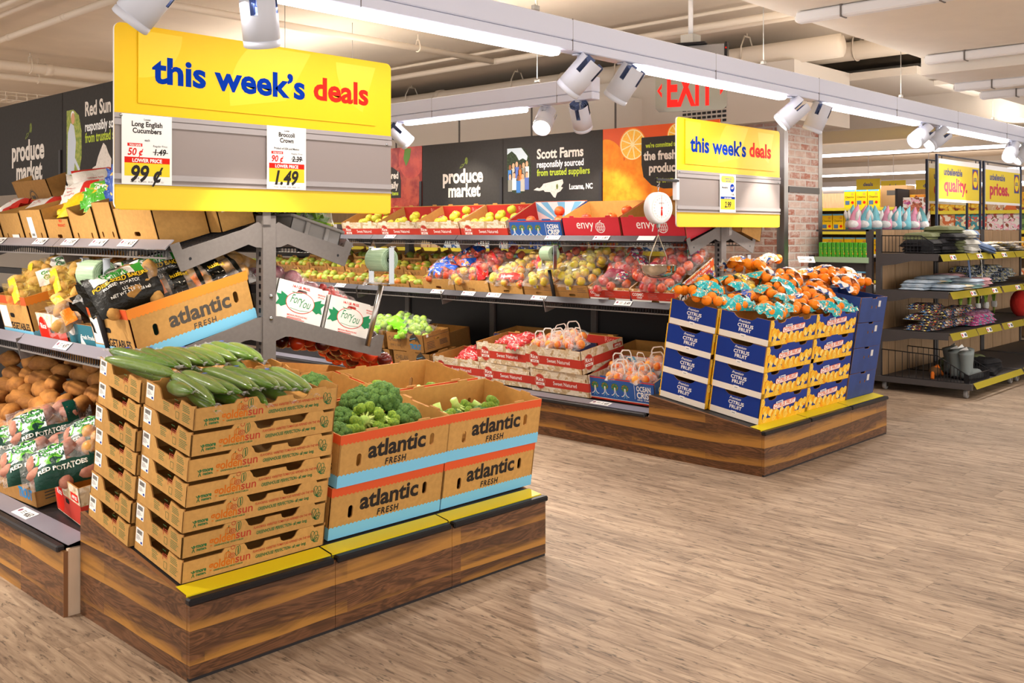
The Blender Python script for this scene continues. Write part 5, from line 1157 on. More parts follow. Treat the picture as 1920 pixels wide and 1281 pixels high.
for u, v, h, rz, l in [(4.3, .46, .18, 30, 'bag of red onions beside the near post'), (4.34, .36, .16, 100, 'bag of red onions next to the tan flap'), (4.5, .45, .17, 0, 'bag of red onions behind the white carton')]: ONB.put(at(RL_, u, v, h, rz), l, 'red onion bags in the white carton')
# tomatoes on the base shelf
TOM = M('tomato_skin', 'de431b', .18, coat=.6, var=.16, alt='a8241a', scale=5, lo=.5, hi=.75); TOMD = M('tomato_dark', '5d1a16', .18, coat=.6, var=.2); CAL = M('tomato_calyx', '4f7f2a', .6)
def tomato(mat, r, cal):
    t = thing('tomato', 'tomato', 'tomato'); b = MB(); b.lathe([(0, r*.68), (r*.35, r*.78), (r*.72, r*.66), (r, .05*r), (r*.86, -r*.5), (r*.45, -r*.8), (0, -r*.82)], mat, 16, None, True, lambda q, z, a: q*(1+.035*math.cos(5*a))); obj('body', b, t)
    if cal:
        b = MB()
        for k in range(5): a = k*1.257; b.add([(0, 0, r*.75), (r*.3*math.cos(a-.25), r*.3*math.sin(a-.25), r*.84), (r*.75*math.cos(a), r*.75*math.sin(a), r*.86), (r*.3*math.cos(a+.25), r*.3*math.sin(a+.25), r*.84)], [(0, 1, 2, 3)], CAL)
        b.tube([(0, 0, r*.7), (r*.1, 0, r*1.1)], r*.07, CAL, 5); obj('calyx', b, t)
    return Proto(t)
TM = [tomato(TOM, .04, True), tomato(TOM, .036, True), tomato(TOMD, .042, False), tomato(TOM, .041, False)]
os_ = []
for row, (v, h, n, y0, y1) in enumerate([(.20, .17, 8, 4.25, 4.85), (.28, .20, 8, 4.2, 4.8), (.36, .225, 8, 4.18, 4.8), (.44, .245, 8, 4.17, 4.8), (.54, .26, 8, 4.17, 4.85), (.66, .27, 7, 4.17, 4.9), (.78, .28, 7, 4.17, 4.9), (.90, .28, 6, 4.17, 4.9)]):
    for k in range(n): os_.append(TM[(k*3+row*5+(k//3)) % 4].put(at(RB, y0+(y1-y0)*(k+.5*(row % 2))/n+U(-.01, .01), v-.12+U(-.015, .015), h+.32+U(-.01, .012), U(0, 360), U(-70, 40)), 't', 'tomatoes heaped behind the broccoli'))
order(os_, 'round tomato heaped behind the broccoli, {ord} from the left in the {row} row', ['top', 'upper', 'middle', 'front'])
for k, l in enumerate(['lowest', 'middle', 'upper']): solo('tomato_carton', plain_carton(.80, .80, .149, '', out=KRAFTD), l+' brown carton of the stack under the heap of tomatoes', 'carton', at(RB, 4.55, .42, .003+k*.15))
# roll bag dispensers
GRNB = M('roll_bag_green', 'b4cfae', .35, alt='9dbb98', scale=6, stretch=(1, 14, 14))
def dispenser(X, pole, poleX, label, polemat=STEEL, full=True):
    """roll of thin green bags in a bright steel fork on a slanted pole"""
    t = thing('bag_roll_dispenser', label, 'bag dispenser', X, 'bag roll dispensers')
    hl, r = .062, .06; b = MB(); b.lathe([(.018, -hl), (r-.002, -hl), (r, -hl+.006), (r, hl-.006), (r-.002, hl), (.018, hl), (.018, -hl)], GRNB, 28, R('Y', 90)); RG = M('roll_rings', '86a384', .5)
    for k in range(4):
        for sg in (-1, 1): b.lathe([(.024+.009*k, sg*(hl+.0003)), (.0255+.009*k, sg*(hl+.0009)), (.027+.009*k, sg*(hl+.0003))], RG, 28, R('Y', 90))
    if full: obj('bag_roll', b, t)
    b = MB()
    for s in (-1, 1): b.rbox(s*.074-.003, s*.074+.003, -.018, .018, -.12, .068, CHROME, .002); b.rbox(min(s*.074, s*.09), max(s*.074, s*.09), -.018, .018, .064, .07, CHROME, .002)
    b.rbox(-.078, .078, -.02, .02, -.124, -.118, CHROME, .002); b.rbox(-.09, .06, -.05, -.018, -.122, -.118, CHROME, .001); b.tube([(-.074, 0, 0), (.074, 0, 0)], .006, CHROME, 8); obj('fork_bracket', b, t)
    b = MB(); b.tube([(0, 0, -.13), pole], .014, polemat, 10); obj('pole', b, t)
    b = MB(); b.grid(lambda u, v: ((u-.5)*.11, -.03-.05*v, -.09-.03*v+.012*math.sin(u*9+v*4)), 10, 4, FILMG if False else FILMW, True); obj('loose_bag', b, t)
    return t
dispenser(T(3.20, 3.98, 1.40) @ R('Z', -85), (-.05, -.05, -.44), None, 'steel pole dispenser with a green bag roll right of the near post')
dispenser(T(1.885, 4.335, 1.36) @ R('Z', -78), (-.02, .10, -.40), None, 'dispenser with a pale green bag roll in front of the potato cartons', DARK)
dispenser(T(5.93, 5.25, 1.365) @ R('Z', -100), (.03, .03, -.36), None, 'dispenser with a green bag roll in front of the bagged apples', DARK)
dispenser(T(6.98, 4.0, 1.29) @ R('Z', 75), (-.05, .02, -.42), None, 'empty bag dispenser bracket in front of the brick column', DARK, False)
# ------------------------------------------------------------------ far gondola: apple cartons, bags, mangoes, citrus
U2 = SH(6.15, 1.464, 15.75); L2 = SH(5.97, .977, 14.8); B2 = SH(5.587, .283, 8.4)
CRED = M('carton_red', 'c23a2c', .6); CREDI = M('carton_red_inside', 'b83026', .7)
def nat_face(b, F, w, h, txt=True):
    b.rect(-w/2, w/2, h*.24, h*.62, CRED, F, .0006); b.poly([(-w*.33+.055*math.cos(k*.42), h*.45+.062*math.sin(k*.42)) for k in range(15)], CRED, F, z=.001)
    b.line([(-w*.33+.052*math.cos(k*.42), h*.45+.059*math.sin(k*.42)) for k in range(16)], .002, PEARW, F, .0013)
    b.text('Rice', -w*.33, h*.46, .045, WHITE, F, .02, z=.0014); b.rect(-w*.33-.043, -w*.33+.043, h*.28, h*.40, WHITE, F, .0014); b.text('APPLES', -w*.33, h*.30, .018, CRED, F, .03, z=.0018)
    if txt: b.text('Sweet Natured', w*.10, h*.36, .042, WHITE, F, .005, fit=w*.4, z=.0014)
    else: b.rect(w*.25, w*.46, h*.68, h*.86, CRED, F, .001); b.text('APPLES', w*.355, h*.71, .024, WHITE, F, .03, z=.0014); fineprint(b, F, w*.2, h*.52, .1, 3, WHITE, .012, .003)
def nat_carton(w=.585, d=.38, h=.165, tall=0.):
    b = MB(); tb = lambda L, z: [(-L/2, z), (-L*.3-.03, z), (-L*.3-.025, z+.012), (-L*.3+.025, z+.012), (-L*.3+.03, z), (L*.3-.03, z), (L*.3-.025, z+.012), (L*.3+.025, z+.012), (L*.3+.03, z), (L/2, z)]
    pr = {'front': tb(w, h), 'back': tb(w, h+tall), 'left': [(-d/2, h+tall), (d/2, h)], 'right': [(-d/2, h), (d/2, h+tall)]}
    carton(b, w, d, h, PEARW, KRAFTI, KRAFTE, .006, pr, {'front': [slot(w*.46, h*.72, .006, .014)]})
    F = FF('back', w, d) @ R('Y', 180) @ T(0, 0, .0065); b.rect(-w/2+.006, w/2-.006, .01, h+tall-.005, CREDI, F, .0005); b.text('Rice', w*.28, h*.72+tall*.7, .06, M('print_pale_red', 'e2958a', .7), F, .0, z=.001)
    nat_face(b, FF('front', w, d), w, h); nat_face(b, FF('right', w, d), d, h, False); nat_face(b, FF('left', w, d), d, h, False); return b
NT = Proto(tag(obj('apple_carton', nat_carton(tall=.06)), 'c', 'carton')); NL = Proto(tag(obj('apple_carton', nat_carton()), 'c', 'carton')); ND = Proto(tag(obj('apple_carton', nat_carton(d=.5, h=.175)), 'c', 'carton'))
for i, u in enumerate((-6.21, -6.81, -7.39, -7.97)): NT.put(at(U2, u, .205, .003), 'red Sweet Natured apple carton on the upper far shelf, {} left of the blue carton'.format(ORD[i]), 'red apple cartons on the upper far shelf')
OBL = M('carton_ocean_blue', '2f5ba6', .55); STR = None
def ocean_carton(w=.59, d=.38, h=.17, tall=.07):
    b = MB(); tb = [(-w/2, h), (-w*.32, h), (-w*.31, h+.012), (-w*.16, h+.012), (-w*.15, h), (w*.15, h), (w*.16, h+.012), (w*.31, h+.012), (w*.32, h), (w/2, h)]
    pr = {'front': tb, 'back': [(-w/2, h+tall), (w/2, h+tall)], 'left': [(-d/2, h+tall), (d/2, h)], 'right': [(-d/2, h), (d/2, h+tall)]}
    carton(b, w, d, h, OBL, CREDI, KRAFTE, .006, pr); F = FF('back', w, d) @ R('Y', 180) @ T(0, 0, .0065); H2 = h+tall
    b.rect(-w/2+.006, w/2-.006, .01, H2-.004, WHITE, F, .0005)
    for k in range(7): a = math.radians(20+k*23); b.poly([(0, .01), (max(-w*.48, min(w*.48, .5*math.cos(a+.09))), min(H2-.006, .01+.5*math.sin(a+.09))), (max(-w*.48, min(w*.48, .5*math.cos(a-.09))), min(H2-.006, .01+.5*math.sin(a-.09)))], ATL_B, F, z=.001)
    F = FF('front', w, d); b.rect(-w/2, w/2, h-.012, h-.004, CRED, F, .0006); b.rect(-w/2, w/2, .0, .012, CRED, F, .0006); b.rect(-w/2, w/2, .012, .016, WHITE, F, .0006)
    for k in range(4):
        x = -w*.41+k*w*.155; b.disc(x, h*.62, .034, M('tree_print', '3c7a4a', .7), F, .0008, 14, .028)
        for q in range(7): b.disc(x+.024*math.cos(q*2.4), h*.62+.018*math.sin(q*2.4), .004, RED, F, .0012, 6)
        for q in (-1, 1): b.line([(x+q*.003, h*.6), (x+q*.006, h*.36), (x+q*.02, h*.26), (x+q*.034, h*.25)], .005, WHITE, F, .0012); b.line([(x+q*.002, h*.35), (x+q*.008, h*.22), (x+q*.016, h*.17)], .003, ATL_B, F, .0012)
    b.line([(w*.2, h*.22), (w*.2, h*.84)], .003, WHITE, F); b.text('OCEAN', w*.23, h*.58, .052, WHITE, F, .03, align='L', fit=w*.21); b.text('CRISP', w*.23, h*.28, .062, WHITE, F, .03, align='L', fit=w*.22); b.text('APPLES · POMMES', w*.23, h*.17, .015, WHITE, F, .02, align='L', fit=w*.2)
    F = FF('right', w, d); b.text('OCEAN', -.06, h*.55, .05, WHITE, F, .03); b.text('CRISP', -.06, h*.28, .055, WHITE, F, .03); b.text('OCEAN', 0, h*.4, .001, WHITE, F)
    return b
OC = Proto(tag(obj('apple_carton', ocean_carton()), 'c', 'carton'))
OC.put(at(U2, -5.59, .205, .003), 'blue Ocean Crisp apple carton with striped lining on the upper far shelf', 'blue tree-print apple cartons'); OC.put(at(B2, -4.36, .33, .004), 'blue Ocean Crisp carton with handled bags beside the citrus plinth', 'blue tree-print apple cartons')
def envy_carton(w=.585, d=.38, h=.19, tall=.04):
    b = MB(); tb = [(-w/2, h), (-w*.36, h), (-w*.35, h+.014), (-w*.28, h+.014), (-w*.27, h), (w*.27, h), (w*.28, h+.014), (w*.35, h+.014), (w*.36, h), (w/2, h)]
    carton(b, w, d, h, M('carton_envy_red', 'd0303c', .55), KRAFTI, KRAFTE, .006, {'front': tb, 'back': [(-w/2, h+tall), (w/2, h+tall)], 'left': [(-d/2, h+tall), (d/2, h)], 'right': [(-d/2, h), (d/2, h+tall)]})
    F = FF('front', w, d); b.text('envy', -w*.10, h*.52, .105, WHITE, F, .004, fit=w*.30)
    b.line([(w*.16+.045*math.cos(k*.35), h*.56+.042*math.sin(k*.35)) for k in range(19)], .006, WHITE, F)
    for q in range(4): b.line([(w*.16-.036+.018*q, h*.56-.03), (w*.16-.012+.018*q, h*.56+.034)], .005, WHITE, F); b.line([(w*.16+.036-.018*q, h*.56-.03), (w*.16+.012-.018*q, h*.56+.034)], .003, WHITE, F)
    b.line([(w*.16, h*.78), (w*.165, h*.84), (w*.185, h*.86)], .006, WHITE, F); return b
EN = Proto(tag(obj('apple_carton', envy_carton()), 'c', 'carton'))
EN.put(at(U2, -4.985, .205, .003), 'red envy apple carton beside the blue carton on the upper far shelf', 'red envy apple cartons'); EN.put(at(U2, -4.39, .205, .003), 'red envy apple carton behind the hanging scale', 'red envy apple cartons')
b = plain_carton(.34, .3, .15, ''); F = FF('right', .34, .3); b.rect(-.13, .13, .015, .13, WHITE, F, .0008); fineprint(b, F, -.1, .11, .2, 7, INKG, .013, .005)
solo('white_label_carton', b, 'carton with a white printed side under the left edge of the far deals sign', 'carton', at(U2, -4.27+.06, .24, .13))
b = plain_carton(.34, .3, .17, 'one', out=KRAFT); solo('brown_carton', b, 'tan carton tipped under the right edge of the far deals sign', 'carton', FR((6.99, 4.22, 1.50), (0, 1, 0), (-.96, 0, .27)))
def fruit_proto(name, kind, mat, r, cat):
    b = MB()
    if kind == 'apple': b.lathe([(0, r*.62), (r*.25, r*.78), (r*.6, r*.8), (r*.92, r*.45), (r, 0), (r*.88, -r*.48), (r*.55, -r*.82), (r*.2, -r*.84), (0, -r*.74)], mat, 16)
    else: b.ball((0, 0, 0), (r*.92, r*1.22, r*.86), mat, 14, 9, None, lambda v: 1+.06*v.y*v.x)
    t = thing(name, cat, cat); obj('body', b, t)
    if kind == 'apple': s = MB(); s.tube([(0, 0, r*.6), (r*.12, 0, r*1.05)], r*.05, KRAFTD, 5); obj('stem', s, t)
    return Proto(t)
AY = fruit_proto('apple', 'apple', APY, .042, 'apple'); AO = fruit_proto('apple', 'apple', APO, .045, 'apple')
os_ = []
for i, u0 in enumerate((-6.21, -6.81, -7.39, -7.97)):
    for (du, v, h) in [(-.20, .12, .125), (-.12, .15, .13), (-.02, .13, .15), (.07, .18, .165), (.16, .14, .13), (.22, .2, .15), (.02, .26, .17), (.12, .3, .2), (-.14, .26, .15)][i % 2:9-(i % 3)]: os_.append(AY.put(at(U2, u0+du+U(-.01, .01), v, h, U(0, 360), U(-30, 30)), 'a', 'yellow apples in the red cartons'))
order(os_, 'yellow green apple in the red cartons, {ord} from the left in the {row} row', ['upper', 'front'])
os_ = [AO.put(at(U2, u, v, h, U(0, 360), U(-30, 20)), 'a', 'red apples on the upper far shelf') for u, v, h in ((-5.72, .12, .14), (-5.45, .2, .2), (-5.40, .12, .14), (-5.12, .14, .155), (-4.86, .14, .155), (-4.76, .22, .19))]
order(os_, 'red and orange apple on the upper far shelf, {ord} from the left')
# middle shelf: mango trays, brown cartons with bagged apples, cosmic cartons
def mango_tray():
    w, d, h = .30, .26, .085; b = MB(); sd = [(-d/2, h), (-.06, h), (-.05, h-.02), (.05, h-.02), (.06, h), (d/2, h)]
    fr = [(-w/2, h+.015), (-w/2+.03, h+.015), (-w/2+.045, h-.02), (w/2-.045, h-.02), (w/2-.03, h+.015), (w/2, h+.015)]
    carton(b, w, d, h, KRAFTD, KRAFTI, KRAFTE, .006, {'front': fr, 'back': fr, 'left': sd, 'right': sd}); F = FF('front', w, d)
    for k in range(3): b.disc(-.05+k*.05, .035, .012, INK, F, n=10); b.disc(-.05+k*.05, .035, .009, KRAFTD, F, .0009, 10)
    F = FF('right', w, d); b.rect(-.06, .03, .03, .07, WHITE, F, .0008); fineprint(b, F, -.055, .062, .07, 4, INKG, .008, .002); return Proto(tag(obj('mango_tray', b), 'c', 'carton'))
MT = mango_tray(); MG = M('mango_skin', '8fa03a', .35, alt='d9703a', scale=7, lo=.46, hi=.66, coat=.3, var=.12); MGY = M('mango_skin_yellow', 'b9a63a', .35, alt='8c9f35', scale=8, coat=.3, var=.12)
MP = [fruit_proto('mango', 'mango', MG, .045, 'mango'), fruit_proto('mango', 'mango', MGY, .045, 'mango')]
trays = []; mgs = []
for (v, h, us) in ((.14, .002, [-6.86-.315*k for k in range(11)]), (.42, .05, [-6.95-.315*k for k in range(11)]), (.62, .11, [-7.1-.4*k for k in range(6)])):
    for u in us:
        trays.append(MT.put(at(L2, u, v+.02, h, U(-4, 4)), 't', 'brown mango trays on the middle far shelf'))
        for k in range(5 if v < .6 else 3): mgs.append(MP[(k*2+len(mgs)) % 2 if k % 3 else 0].put(at(L2, u-.1+.1*(k % 3)+U(-.012, .012), v-.04+.1*(k//3)+U(-.01, .01), h+.058+U(0, .015), U(0, 360), U(-20, 20)), 'm', 'mangoes in the brown trays'))
order(trays, 'small brown mango tray, {ord} from the left in the {row} row', ['back', 'middle', 'front'])
order(mgs, 'green red mango, {ord} from the left in {row}', ['row one from the top', 'row two', 'row three', 'row four', 'row five', 'the front row'])
def long_carton(w, d, h, hole=True, strip=False):
    b = MB(); carton(b, w, d, h, KRAFTD if strip else KRAFT, KRAFTI, KRAFTE, .006, {'back': [(-w/2, h+.05), (w/2, h+.05)], 'left': [(-d/2, h+.05), (d/2, h)], 'right': [(-d/2, h), (d/2, h+.05)]}, {'front': [slot(0, h*.4, .035, .012)]})
    F = FF('front', w, d)
    if strip: b.rect(-w/2, w/2, h*.6, h*.615, INKG, F); b.rect(-.02, .0, h*.72, h*.92, YEL, F, .0008); b.rect(-.05, -.02, h*.72, h*.92, WHITE, F, .0008); barcode(b, F, -.048, h*.74, .026, h*.15); fineprint(b, F, .06, h*.8, .09, 3, INKG, .014, .004)
    return b
for u, w, st, l in [(-6.62, .42, 0, 'brown carton holding blue apple bags on the middle far shelf'), (-6.19, .43, 0, 'brown carton holding the red labelled apple bag'), (-5.77, .38, 0, 'brown carton holding the Honey apple bag'), (-5.40, .33, 1, 'brown carton with a yellow sticker left of the dispenser pole'), (-5.05, .35, 1, 'brown carton right of the dispenser pole on the middle far shelf')]:
    solo('apple_bag_carton', long_carton(w, .55, .135, True, st), l, 'carton', at(L2, u, .30, .003), 'brown cartons of bagged apples')
COSO = M('carton_cosmic_orange', 'e8602a', .55)
def cosmic_carton(w=.395, d=.56, h=.135):
    b = MB(); carton(b, w, d, h, WHITE, KRAFTI, KRAFTE, .006, {'back': [(-w/2, h+.09), (w/2, h+.09)], 'left': [(-d/2, h+.09), (d/2, h)], 'right': [(-d/2, h), (d/2, h+.09)]}, {'front': [slot(.02, h*.3, .035, .012)]}); F = FF('front', w, d)
    b.rect(-w/2, w/2, h*.38, h*.84, CRED, F, .0006); b.rect(-w/2, w/2, h*.86, h, spots('peach_print', 'e0b070', ['f4e2c0', 'c88a4a'], 22., .56), F, .0006); b.text('COSMIC', -w*.33, h*.6, .03, WHITE, F, .03, fit=.1, z=.001); b.text('CRISP', -w*.3, h*.45, .02, WHITE, F, .02, z=.001); fineprint(b, F, -w*.1, h*.7, .11, 4, WHITE, .013, .003); barcode(b, F, -w*.4, h*.08, .07, h*.18); fineprint(b, F, w*.3, h*.5, .06, 1, WHITE)
    F = FF('right', w, d); a = math.atan(.09/d); X = F @ T(0, h+.03, 0) @ R('Z', math.degrees(a)); b.poly([(-d/2, 0), (d/2, 0), (d/2, h+.085), (-d/2, h-.005)], spots('cosmic_art', 'f0c060', ['e8602a', '4a6fb0', 'f6efe4', 'b03050'], 9., .56), F, z=.0006)
    b.poly([(-d/2, h*.55), (d/2, h*.55+.09), (d/2, h+.075), (-d/2, h-.015)], COSO, F, z=.001); b.text('AMAZING FLAVOR + TEXTURE', .02, -.032, .026, WHITE, X, .03, z=.0015, fit=.4); b.text('COSMIC', -.05, h*.12, .11, WHITE, F @ R('Z', 8), .09, .1, z=.0014, fit=.33); b.text('COSMIC', -.05, h*.12, .11, INK, F @ R('Z', 8), .03, .1, z=.0018, fit=.33); return b
CO = Proto(tag(obj('cosmic_carton', cosmic_carton()), 'c', 'carton'))
CO.put(at(L2, -4.672, .30, .003), 'orange and red Cosmic Crisp apple carton left of the scale', 'orange apple cartons'); CO.put(at(L2, -4.27, .30, .003), 'orange and red Cosmic Crisp apple carton with the printed side by the citrus', 'orange apple cartons')
BLUB = Bag('apple_bag', 'apple bag', .3, .2, .1, ('apple', 'apple', APO, .036, 8), zones=[(-.95, -.55, -.9, .9, spots('blue_film', '1f56c0', ['e8eef6', 'f0a030'], 20., .62)), (-.3, .2, -.9, -.1, spots('blue_film', '1f56c0', [], 20.)), (.3, .9, .0, .9, spots('blue_film', '1f56c0', [], 20.))], seed=3.7)
REDA = Bag('apple_bag', 'apple bag', .3, .2, .1, ('apple', 'apple', APM, .037, 8), zones=[(.55, .98, -.95, .95, spots('red_film', 'd6262a', ['f4d8d0'], 16., .66))], seed=4.9)
REDB = Bag('apple_bag', 'apple bag', .3, .2, .1, ('apple', 'apple', APR, .037, 8), skin=FILM, zones=[(-.95, -.75, -.9, .9, spots('red_film', 'd6262a', ['f4d8d0'], 16., .66))], seed=5.9)
HON = Bag('apple_bag', 'apple bag', .28, .2, .09, ('apple', 'apple', APM, .037, 8), zones=[(-.75, .75, -.75, -.15, RDB)], texts=[('Honey', 0, -.58, .045, WHB, .03)], seed=6.3)
YLA = Bag('apple_bag', 'apple bag', .32, .24, .11, ('apple', 'apple', apple_mat('apple_gold', 'c9b93a', 'd98a3a', .5, .66), .038, 10), zones=[(-.3, -.12, .1, .5, WHB)], seed=7.3)
COB = Bag('apple_bag', 'apple bag', .30, .22, .1, ('apple', 'apple', APR, .038, 8), zones=[(.2, .8, -.5, .9, spots('purple_film', '8f2f6a', ['e8622a', '4fae8a', 'f0e0e0'], 24., .56))], seed=8.4)
COC = Bag('apple_bag', 'apple bag', .30, .22, .1, ('apple', 'apple', APR, .038, 9), zones=[(-.95, -.7, -.9, .9, M('bag_wine', '8a1f3a', .3, bump=.4, scale=25))], seed=9.9)
os_ = [k.put(at(L2, u, v, h, rz, rx), 'b', 'bags of apples on the middle far shelf') for k, u, v, h, rz, rx in [
    (BLUB, -6.62, .12, .13, 10, 15), (BLUB, -6.66, .34, .18, 60, 20), (BLUB, -6.55, .46, .22, -20, 10), (BLUB, -6.72, .24, .16, 100, 0), (BLUB, -6.5, .3, .18, 150, 10),
    (REDA, -6.28, .10, .13, 40, 20), (REDB, -6.2, .25, .16, 20, 10), (REDB, -6.12, .45, .22, 60, 25), (REDB, -6.24, .40, .2, 0, 10),
    (HON, -5.74, .10, .14, 10, 30), (YLA, -5.84, .26, .14, 40, 0), (REDA, -5.7, .40, .2, -10, 25), (YLA, -5.85, .14, .12, 90, 0),
    (YLA, -5.40, .12, .12, 15, 10), (YLA, -5.44, .34, .18, 70, 15), (REDB, -5.36, .48, .24, 0, 35),
    (YLA, -5.04, .14, .13, 20, 12), (YLA, -5.08, .32, .2, 80, 15), (YLA, -5.0, .42, .24, 10, 20), (REDA, -5.0, .50, .27, 170, 40), (YLA, -5.2, .2, .15, 120, 5),
    (COB, -4.68, .12, .12, 20, 15), (COB, -4.62, .30, .19, 50, 25), (COB, -4.74, .42, .22, 0, 30), (COC, -4.7, .26, .16, 100, 5),
    (COC, -4.25, .12, .13, 10, 15), (COB, -4.22, .42, .26, 30, 45), (COC, -4.30, .30, .2, 80, 15), (COB, -4.38, .16, .15, 140, 10), (COC, -4.18, .32, .22, 0, 25), (COB, -4.24, .54, .30, 10, 60)]]
order(os_, 'bag of apples on the middle far shelf, {ord} from the left in the {row}', ['back', 'front'])
# base shelf cartons
for u, h, l in ((-6.77, .17, 'upper brown fish-print carton with green apple bags'), (-7.32, .17, 'upper brown fish-print carton half behind the shelf bracket'), (-6.70, .004, 'lower brown fish-print carton left of the red cartons'), (-7.25, .004, 'lower brown fish-print carton behind the tomatoes')): CH.put(at(B2, u, .32, h, U(-1, 1)), l, 'brown fish-print cartons')
NL.put(at(B2, -6.10, .33, .004), 'single red Sweet Natured carton beside the fish-print cartons', 'red apple cartons on the base shelf')
NL.put(at(B2, -5.525, .33, .004), 'lower red Sweet Natured carton of the left stack on the base shelf', 'red apple cartons on the base shelf'); NL.put(at(B2, -5.535, .325, .172, -1), 'upper red Sweet Natured carton of the left stack on the base shelf', 'red apple cartons on the base shelf')
ND.put(at(B2, -4.94, .37, .004), 'lower red Sweet Natured carton of the right stack on the base shelf', 'deep red apple cartons on the base shelf'); ND.put(at(B2, -4.965, .36, .182, -2), 'upper red Sweet Natured carton holding handled peach bags', 'deep red apple cartons on the base shelf')
solo('brown_carton', plain_carton(.5, .3, .2, 'one', out=KRAFTD), 'shaded brown carton standing at the back of the base shelf by the fish-print cartons', 'carton', at(B2, -6.9, .70, .05)); solo('brown_carton', plain_carton(.5, .3, .22, 'one', out=KRAFTD), 'dark brown carton behind the handled bags near the citrus boxes', 'carton', at(B2, -4.5, .72, .05)); solo('navy_carton', plain_carton(.55, .3, .24, 'one', out=M('navy_board', '232a52', .6)), 'navy carton standing at the back of the base shelf', 'carton', at(B2, -5.8, .74, .05)); solo('navy_carton', plain_carton(.55, .3, .24, 'one', out=M('navy_board', '232a52', .6)), 'navy carton at the back behind the red carton stack', 'carton', at(B2, -5.2, .74, .05))
GAB = Bag('green_apple_bag', 'apple bag', .32, .2, .11, ('apple', 'apple', APG, .037, 9), zones=[(-.98, -.55, -.95, .95, M('lime_film', '7fc82c', .25, bump=.4, scale=25)), (-.55, -.2, -.9, -.5, M('lime_film', '7fc82c'))], seed=3.9)
os_ = [GAB.put(at(B2, u, v, h, rz, rx), 'g', 'green apple bags in the fish-print cartons') for u, v, h, rz, rx in ((-6.72, .26, .29, 20, 18), (-6.82, .36, .33, -10, 30), (-7.16, .24, .30, 60, 15), (-7.05, .38, .34, 110, 35), (-7.3, .33, .32, 10, 25), (-7.45, .22, .3, 90, 0))]
order(os_, 'lime green bag of green apples in the fish-print cartons, {ord} from the left')
PCH = Bag('peach_bag', 'peach bag', .2, .16, .1, ('peach', 'ball', PEA, .036, 5), skin=FILMW, seed=2.9, tails=False, handles=True)
os_ = [PCH.put(at(B2, u, v, h, rz, rx), 'p', 'handled clear peach bags') for u, v, h, rz, rx in ((-5.12, .2, .32, 0, 0), (-5.02, .28, .35, 60, 30), (-4.90, .30, .37, 20, 20), (-4.82, .22, .34, -20, 10), (-4.98, .2, .33, 40, 0), (-4.42, .22, .13, 20, 0), (-4.34, .34, .16, -20, 10), (-4.22, .22, .13, 60, 0), (-4.5, .36, .16, 0, 0), (-4.2, .4, .2, 30, 10))]
order(os_, 'clear white-handled bag of peaches on the base shelf, {ord} from the left')
SNK = Bag('snack_apple_bag', 'apple bag', .2, .14, .06, None, spots('red_white_snack', 'e6d8d0', ['c8242c', 'd04038', 'b81f28'], 26., .5), seed=4.4)
os_ = [SNK.put(at(B2, u, v, h, rz, rx), 's', 'red and white apple snack bags') for u, v, h, rz, rx in ((-6.05, .26, .14, 10, 5), (-5.95, .36, .15, 60, 0), (-6.15, .38, .15, 100, 0), (-5.55, .26, .32, 0, 8), (-5.45, .34, .33, 50, 0), (-5.4, .22, .31, 90, 5))]
order(os_, 'red and white snack apple bag in the red cartons, {ord} from the left')
# hanging scale
t = thing('hanging_scale', 'white round dial scale with a steel bowl beside the far deals sign', 'scale', T(5.63, 3.98, 1.705)); X = R('Z', -12); F = X @ R('X', 90)
b = MB(); b.lathe([(0, 0), (.098, 0), (.107, -.004), (.110, -.02), (.110, -.06), (.104, -.066), (0, -.066)], WHITEM, 36, F @ T(0, 0, .033)); obj('case', b, t)
b = MB(); b.disc(0, 0, .094, M('dial_face', 'f4f1ea', .4), F, .034, 32)
for k in range(60): a = k*math.pi/30; r0 = .082 if k % 5 else .077; b.line([(r0*math.sin(a), r0*math.cos(a)), (.087*math.sin(a), r0*0+.087*math.cos(a))], .0012, INKG, F, .0345)
for k in range(20): a = k*math.pi/10; b.text(str(k) if k else '0', .067*math.sin(a), .067*math.cos(a)-.004, .011, INK, F, .01, z=.0345)
b.line([(.09*math.cos(k*.21), .09*math.sin(k*.21)) for k in range(31)], .001, INKG, F, .0345); b.text('DETECTO', 0, .028, .011, INKG, F, .02, z=.0345); obj('dial', b, t)
b = MB(); b.poly([(-.0015, -.02), (.0015, -.02), (.0012, .085), (-.0012, .085)], RED, F, z=.036); b.poly([(-.009, -.045), (0, -.06), (.009, -.045), (.004, -.01), (-.004, -.01)], RED, F, z=.036); b.disc(0, 0, .008, RED, F, .037, 10); obj('needle', b, t)
b = MB(); b.tube([(0, 0, .112), (0, 0, .135)], .004, CHROME, 6); b.lathe([(.010, 0), (.012, .0025), (.014, 0), (.012, -.0025), (.010, 0)], CHROME, 12, T(0, 0, .147) @ R('X', 90)); b.tube([(.0, 0, .155), (.012, 0, .165), (.010, 0, .18), (-.004, 0, .185), (-.01, 0, .175)], .004, CHROME, 6); obj('hook', b, t)
b = MB(); b.rbox(-.03, .24, -.012, .012, .186, .206, DARK, .003); b.rbox(.215, .245, -.01, .03, .06, .21, WHITEM, .003); obj('wall_arm', b, t)
b = MB(); b.box(-.01, .01, -.008, .008, -.135, -.11, M('galvanised_block', '9aa09a', .4, metal=.6)); b.tube([(0, 0, -.135), (0, 0, -.185)], .003, CHROME, 6)
for s in (-1, 1): b.tube([(0, 0, -.185), (s*.10, 0, -.34), (s*.105, 0, -.40)], .0035, M('brass_wire', 'a99c86', .3, metal=.8), 6)
obj('bail_wire', b, t)
